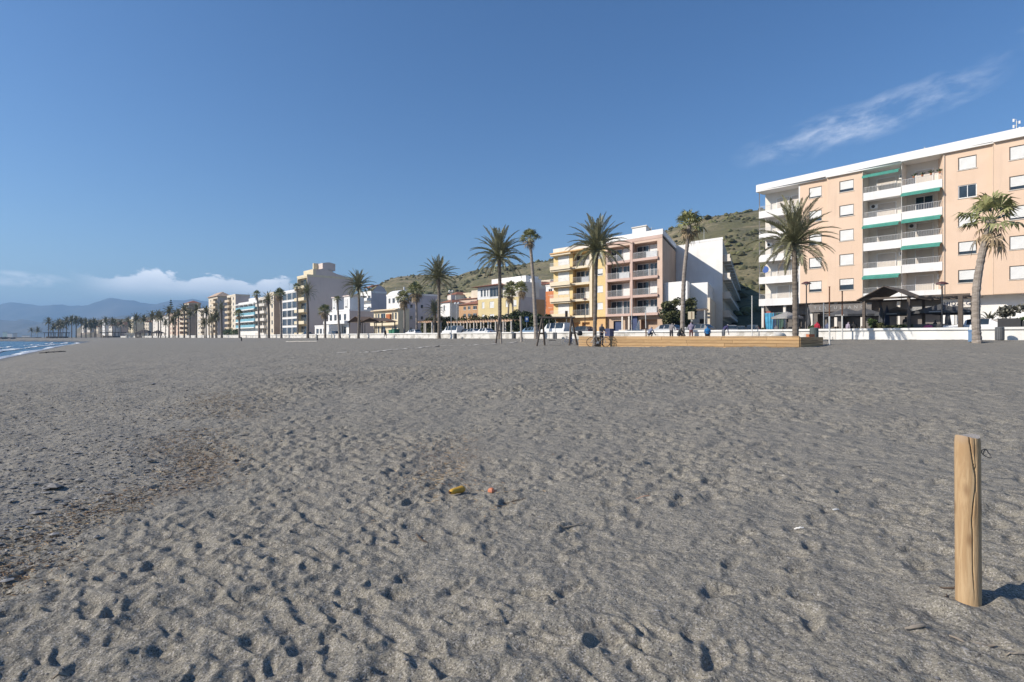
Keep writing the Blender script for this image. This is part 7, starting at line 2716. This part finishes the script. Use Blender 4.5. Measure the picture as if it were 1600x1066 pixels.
b.build('sea_foam', FOAM, kind='stuff', label='broken white surf along the edge of the sea', category='foam')
bd = MB()
for k in range(40):
    f = k / 39
    p = hit(68 + 24 * f, 551.8 - 1.6 * f + .3 * math.sin(k))
    bd.tube([(p.x - .5, p.y, p.z + .0), (p.x + .5, p.y + rr_.uniform(-.9, .9), p.z + .05)], [.05, .09], 5)
bd.build('seaweed_line', mat('dark_seaweed', (0.03, 0.026, 0.022)), kind='stuff', label='dark line of seaweed washed up at the water edge', category='seaweed')

# ------------------------------------------------------------------ foreground
PW, tp_, pp_, vv_ = wood('post_wood', 0, 0, 0)
mp = tp_.n('ShaderNodeMapping')
mp.inputs['Scale'].default_value = (1, 1, .09)
tp_.lk(vv_, mp.inputs[0])
gr1 = tp_.noise(mp.outputs[0], 34, 6, .7, .8)
kn = tp_.n('ShaderNodeTexVoronoi')
mp2 = tp_.n('ShaderNodeMapping')
mp2.inputs['Scale'].default_value = (1.2, 1.2, .55)
tp_.lk(vv_, mp2.inputs[0])
tp_.lk(mp2.outputs[0], kn.inputs['Vector'])
kn.inputs['Scale'].default_value = 8.5
c_ = tp_.mix(tp_.sstep(gr1, .35, .66), (0.50, 0.35, 0.195), (0.375, 0.24, 0.122))
c_ = tp_.mix(tp_.m('MULTIPLY', tp_.sstep(kn.outputs['Distance'], .26, .04), .75), c_, (0.19, 0.10, 0.045))
sz = tp_.n('ShaderNodeSeparateXYZ')
tp_.lk(vv_, sz.inputs[0])
zn = tp_.m('ADD', sz.outputs[2], tp_.m('MULTIPLY', tp_.noise(vv_, 9, 3), .25))
c_ = tp_.mix(tp_.m('MULTIPLY', tp_.sstep(zn, .92, 1.10), .7), c_, (0.33, 0.29, 0.25))
c_ = tp_.mix(tp_.m('MULTIPLY', tp_.sstep(tp_.noise(mp.outputs[0], 14, 4, .6), .55, .7), .35), c_, (0.36, 0.30, 0.23))
tp_.lk(c_, pp_.inputs['Base Color'])
bp = tp_.n('ShaderNodeBump')
bp.inputs['Distance'].default_value = .004
tp_.lk(gr1, bp.inputs['Height'])
tp_.lk(bp.outputs[0], pp_.inputs['Normal'])
PY = POST[1]
hpost = zat(681, PY) - POSTZ
rpost = 16.6 / FPX * PY
pt = thing('wooden_post', 'stout round pale wooden post with a long crack standing in the sand', 'post', (POST[0], PY, POSTZ), 0)
b = MB()
nS, nR = 150, 60
i0 = 0
for k in range(nR + 1):
    z = -.25 + (hpost + .25) * k / nR
    for j in range(nS):
        a = 2 * PI * j / nS
        r_ = rpost * (1.0 + .012 * math.sin(2 * a + 1) + .010 * float(vnoise(np.array(a * 2), np.array(z * 2.2), 77)))
        r_ *= 1 + .02 * math.exp(-((z - .48) / .05) ** 2) * max(0, math.cos(a + 1.9)) + .02 * math.exp(-((z - .85) / .04) ** 2) * max(0, math.cos(a + 2.2))
        # crack runs down the front right side
        ac = -2.24 + float(np.interp(z / hpost, [0, .1, .3, .5, .62, .76, .9, 1.0], [.50, .42, .34, .30, .46, .62, .34, .12])) + .03 * math.sin(z * 23)
        da = (a - ac + PI) % (2 * PI) - PI
        cw = .055 * (.42 + .58 * z / hpost) * (1 if z > .18 else max(0, (z - .02) / .16))
        if cw > 0:
            r_ -= .024 * max(0, 1 - abs(da) / max(cw, .05)) * min(1, cw / .04)
        d2_ = (a + 1.62 + .05 * math.sin(z * 9) + PI) % (2 * PI) - PI
        r_ -= .012 * max(0, 1 - abs(d2_) / .05) * float(sm(np.array(z / hpost), .45, .8))
        if k == nR:
            r_ *= .93
        b.v.append((r_ * math.cos(a) + .006 * -z, r_ * math.sin(a), z + (.006 * math.sin(a * 2 + 1) if k >= nR - 1 else 0) - (.012 if k == nR - 1 else 0)))
for k in range(nR):
    for j in range(nS):
        b.f.append((k * nS + j, k * nS + (j + 1) % nS, (k + 1) * nS + (j + 1) % nS, (k + 1) * nS + j))
po = b.build('shaft', PW, pt, smooth=True)
ENDM, te, pe, ve = wood('post_end_grain', 0, 0, 0)
wvt = te.n('ShaderNodeTexWave', wave_type='RINGS', rings_direction='Z')
te.lk(ve, wvt.inputs['Vector'])
wvt.inputs['Scale'].default_value = 28
wvt.inputs['Distortion'].default_value = 3
te.lk(te.mix(wvt.outputs['Fac'], (0.42, 0.38, 0.33), (0.32, 0.285, 0.25)), pe.inputs['Base Color'])
b2_ = MB()
top = b.v[-nS:]
b2_.v = list(top) + [(-.006 * hpost, 0, hpost + .004)]
b2_.f = [(j, (j + 1) % nS, nS) for j in range(nS)]
b2_.build('end_grain', ENDM, pt)
b = MB()
b.tube([(rpost * .95 + .008 * math.sin(q * .9) + .018 * (1 - math.cos(q * .55)), -.03 + .012 * math.sin(q * .55), hpost - .085 + .02 * math.sin(q * .55)) for q in range(15)], .0022, 5)
b.build('wire_loop', BLACKM, pt)


def sandloc(px, py, dz=0.0):
    p = hit(px, py)
    return (p.x, p.y, GZ(p.x, p.y) + dz)


YF = mat('worn_yellow_plastic', (0.62, 0.37, 0.045), (0.50, 0.27, 0.035), 14, .55, .003, 60)
yl = thing('yellow_float', 'worn yellow plastic float lying on the sand', 'float', sandloc(714, 773, .034), math.radians(48))
b = MB()
nn = 14
for k in range(nn + 1):
    t_ = k / nn
    r_ = .034 * (max(0, 1 - (2 * t_ - 1) ** 6)) ** .5 * (.72 + .36 * t_) + .002
    for j in range(14):
        a = 2 * PI * j / 14
        b.v.append((-.085 + .17 * t_, r_ * math.cos(a) * (1 + .1 * math.sin(5 * t_ + a)), r_ * .85 * math.sin(a)))
for k in range(nn):
    for j in range(14):
        b.f.append((k * 14 + j, k * 14 + (j + 1) % 14, (k + 1) * 14 + (j + 1) % 14, (k + 1) * 14 + j))
b.build('body', YF, yl, smooth=True)
MB().tube([(-.088, 0, -.004), (-.082, 0, .0)], [.014, .016], 10).build('torn_end', mat('brown_hole', (0.12, 0.05, 0.02)), yl)
og = thing('orange_shell', 'small broken orange plastic cap right of the yellow float', 'litter', sandloc(768, 771, .008), .5)
b = MB().lathe([(.030, 0), (.027, .018), (.018, .032), (.004, .036)], 0, 0, 10)
b.v = [(x_ * (1 + .25 * math.sin(3 * math.atan2(y_, x_))), y_, z_) for x_, y_, z_ in b.v]
b.build('shell', mat('faded_orange', (0.58, 0.17, 0.07), (0.48, 0.2, 0.12), 20, .6), og)
MB().prismz([(.01, -.02), (.05, -.01), (.04, .02)], .0, .008).build('shard', mat('faded_orange', (0.58, 0.17, 0.07)), og)

TW1 = mat('pale_driftwood', (0.34, 0.29, 0.23), (0.25, 0.21, 0.165), 12, .9)
TW2 = mat('dark_twig', (0.075, 0.052, 0.038), (0.11, 0.08, 0.055), 12, .9)
def twig(label, px, py, ln, ang, m, r=.006, lift=0.0, bent=.15, grp='twigs on the sand'):
    x, y, z = sandloc(px, py)
    b = MB()
    pts = []
    rd = random.Random(int(px * 7 + py))
    for q in range(7):
        f = q / 6 - .5
        dx, dy = math.cos(ang) * ln * f, math.sin(ang) * ln * f
        off = bent * ln * (f * f * 2) * rd.uniform(.6, 1.2)
        dx -= math.sin(ang) * off
        dy += math.cos(ang) * off
        pts.append((dx, dy, GZ(x + dx, y + dy) - z + r * 1.2 + lift * (q / 6)))
    b.tube(pts, [r * (.6 + .4 * math.sin(PI * q / 6)) for q in range(7)], 6)
    if m is TW2 and ln > .1:
        b.tube([pts[3], (pts[3][0] + ln * .18 * math.cos(ang + 1), pts[3][1] + ln * .18 * math.sin(ang + 1), pts[3][2] + .015)], r * .6, 5)
    o = b.build('twig', m, None, (x, y, z))
    tag(o, label, 'twig', grp)
twig('pale curved stick on the sand left below the wooden post', 1521, 1001, .17, -.35, TW1, .007, 0, .3)
twig('thick pale stick lying near the bottom below the wooden post', 1432, 984, .10, .1, TW1, .009)
twig('dark twig crossing the sand left of the wooden post foot', 1490, 925, .12, -.75, TW2, .005)
twig('short dark twig at the post foot', 1478, 936, .09, .7, TW2, .004)
twig('pale twig at the lower right corner', 1590, 1022, .09, -.05, TW1, .004)
twig('white curved strip on the sand right of the middle', 1248, 823, .06, -.5, mat('white_litter', (0.74, 0.73, 0.70)), .007, 0, .3, 'small litter on the sand')
twig('pale straw standing up left of the middle', 613 + 77, 727, .10, 1.6, TW1, .005, .08, 0)
twig('long pale straw lying above the yellow float', 705, 743, .17, .03, TW1, .004)
twig('dark thin twig right of the orange cap', 800, 782, .24, .05, TW2, .004, 0, .2)
twig('tan stick lying diagonally right of the middle', 894, 821, .2, .42, TW1, .006)
twig('reddish straw lying right of the middle', 1004, 777, .12, -.25, mat('reddish_straw', (0.36, 0.20, 0.13)), .004)
twig('curled dark twig left of the yellow float below', 655, 838, .16, -1.0, TW2, .006, 0, .3)
twig('upright pale chip in the sand on the left', 266, 841, .06, 1.5, TW1, .007, .05, 0)
twig('pale bent twig among the litter on the left', 316, 705, .14, .6, TW1, .007, .03, .3)
twig('white chip on the sand at the far right', 1306, 801, .05, .2, mat('white_litter', (0.74, 0.73, 0.7)), .008, 0, .1, 'small litter on the sand')
twig('small olive leaf stalk at the bottom left', 92, 1063, .06, .3, TW1, .006)

# pebbles and dry plant litter that nobody could count
pg = np.random.default_rng(12)
bp_ = MB()
vs, fs = [], []
ico = [(0, 0, 1), (.9, 0, .4), (.28, .86, .4), (-.73, .53, .4), (-.73, -.53, .4), (.28, -.86, .4), (0, 0, -.6)]
icf = [(0, 1, 2), (0, 2, 3), (0, 3, 4), (0, 4, 5), (0, 5, 1), (6, 2, 1), (6, 3, 2), (6, 4, 3), (6, 5, 4), (6, 1, 5)]
cnt = 0
def scatter(n, fn, size):
    global cnt
    k = 0
    while k < n:
        y = 1.9 + 17 * pg.random() ** 2.0
        x = pg.uniform(-1.05, 1.05) * y
        if not fn(x, y):
            continue
        k += 1
        s_ = size * pg.lognormal(0, .45)
        i = len(vs)
        z = GZ(x, y)
        ca_, sa_ = math.cos(pg.uniform(0, 6.28)), math.sin(pg.uniform(0, 6.28))
        e1, e2, e3 = pg.uniform(.8, 1.5), pg.uniform(.6, 1.0), pg.uniform(.35, .7)
        for a, c, d in ico:
            a, c = a * e1, c * e2
            vs.append((x + s_ * (a * ca_ - c * sa_), y + s_ * (a * sa_ + c * ca_), z + s_ * d * e3 + s_ * .15))
        fs.extend([tuple(i + q for q in f) for f in icf])
scatter(9000, lambda x, y: gravel(x, y) + pg.normal(0, .5) > .35, .012)
scatter(1300, lambda x, y: pg.random() < .5, .005)
me = bpy.data.meshes.new('pebbles')
me.from_pydata(vs, [], fs)
me.materials.append(mat('beach_pebble', (0.17, 0.165, 0.16), (0.27, 0.255, 0.235), 9, .8, island=.55))
put('pebbles', me, kind='stuff', label='small grey pebbles strewn over the left side of the beach', category='pebbles')
b = MB()
k = 0
while k < 7500:
    y = 1.9 + 12 * pg.random() ** 1.7
    g_ = pg.normal(.25, .40)
    x = float(np.interp(y, WRK[:, 0], WRK[:, 1])) - g_ * (0.5 + 0.08 * y)
    if pg.random() < .10:
        x, y = pg.normal(-.7, .45), pg.normal(6.2, .8)
    if float(vnoise(np.array(x * 1.4), np.array(y * 1.4), 23)) < pg.normal(-.05, .12):
        continue
    k += 1
    a = pg.uniform(0, 6.28)
    l_ = pg.uniform(.012, .05) * (2.0 if pg.random() < .07 else 1)
    z = GZ(x, y) + .004
    d = Vector((math.cos(a), math.sin(a), pg.uniform(-.1, .35))) * l_
    n_ = Vector((-math.sin(a), math.cos(a), 0)) * pg.uniform(.0015, .004)
    p0 = Vector((x, y, z))
    b.quad(p0 - n_, p0 + d - n_ * .4, p0 + d + n_ * .4, p0 + n_)
    b.quad(p0 - Vector((0, 0, .002)), p0 + d - Vector((0, 0, .001)), p0 + d + Vector((0, 0, .002)), p0 + Vector((0, 0, .004)))
b.build('dry_plant_litter', mat('dry_litter', (0.26, 0.165, 0.105), (0.42, 0.31, 0.19), 3, .9, island=.6), kind='stuff', label='brown band of dry twigs and straw across the left foreground', category='plant litter')

# ------------------------------------------------------------------ air
hm = bpy.data.materials.new('thin_sea_haze')
hm.use_nodes = True
hm.node_tree.nodes.clear()
vo = hm.node_tree.nodes.new('ShaderNodeVolumePrincipled')
vo.inputs['Color'].default_value = (0.36, 0.63, 1.0, 1)
vo.inputs['Density'].default_value = 0.00019
vo.inputs['Anisotropy'].default_value = 0.2
ho = hm.node_tree.nodes.new('ShaderNodeOutputMaterial')
hm.node_tree.links.new(vo.outputs[0], ho.inputs['Volume'])
MB().box(-15000, 3500, -3200, 12500, -4.5, 560).build('haze', hm, kind='stuff')
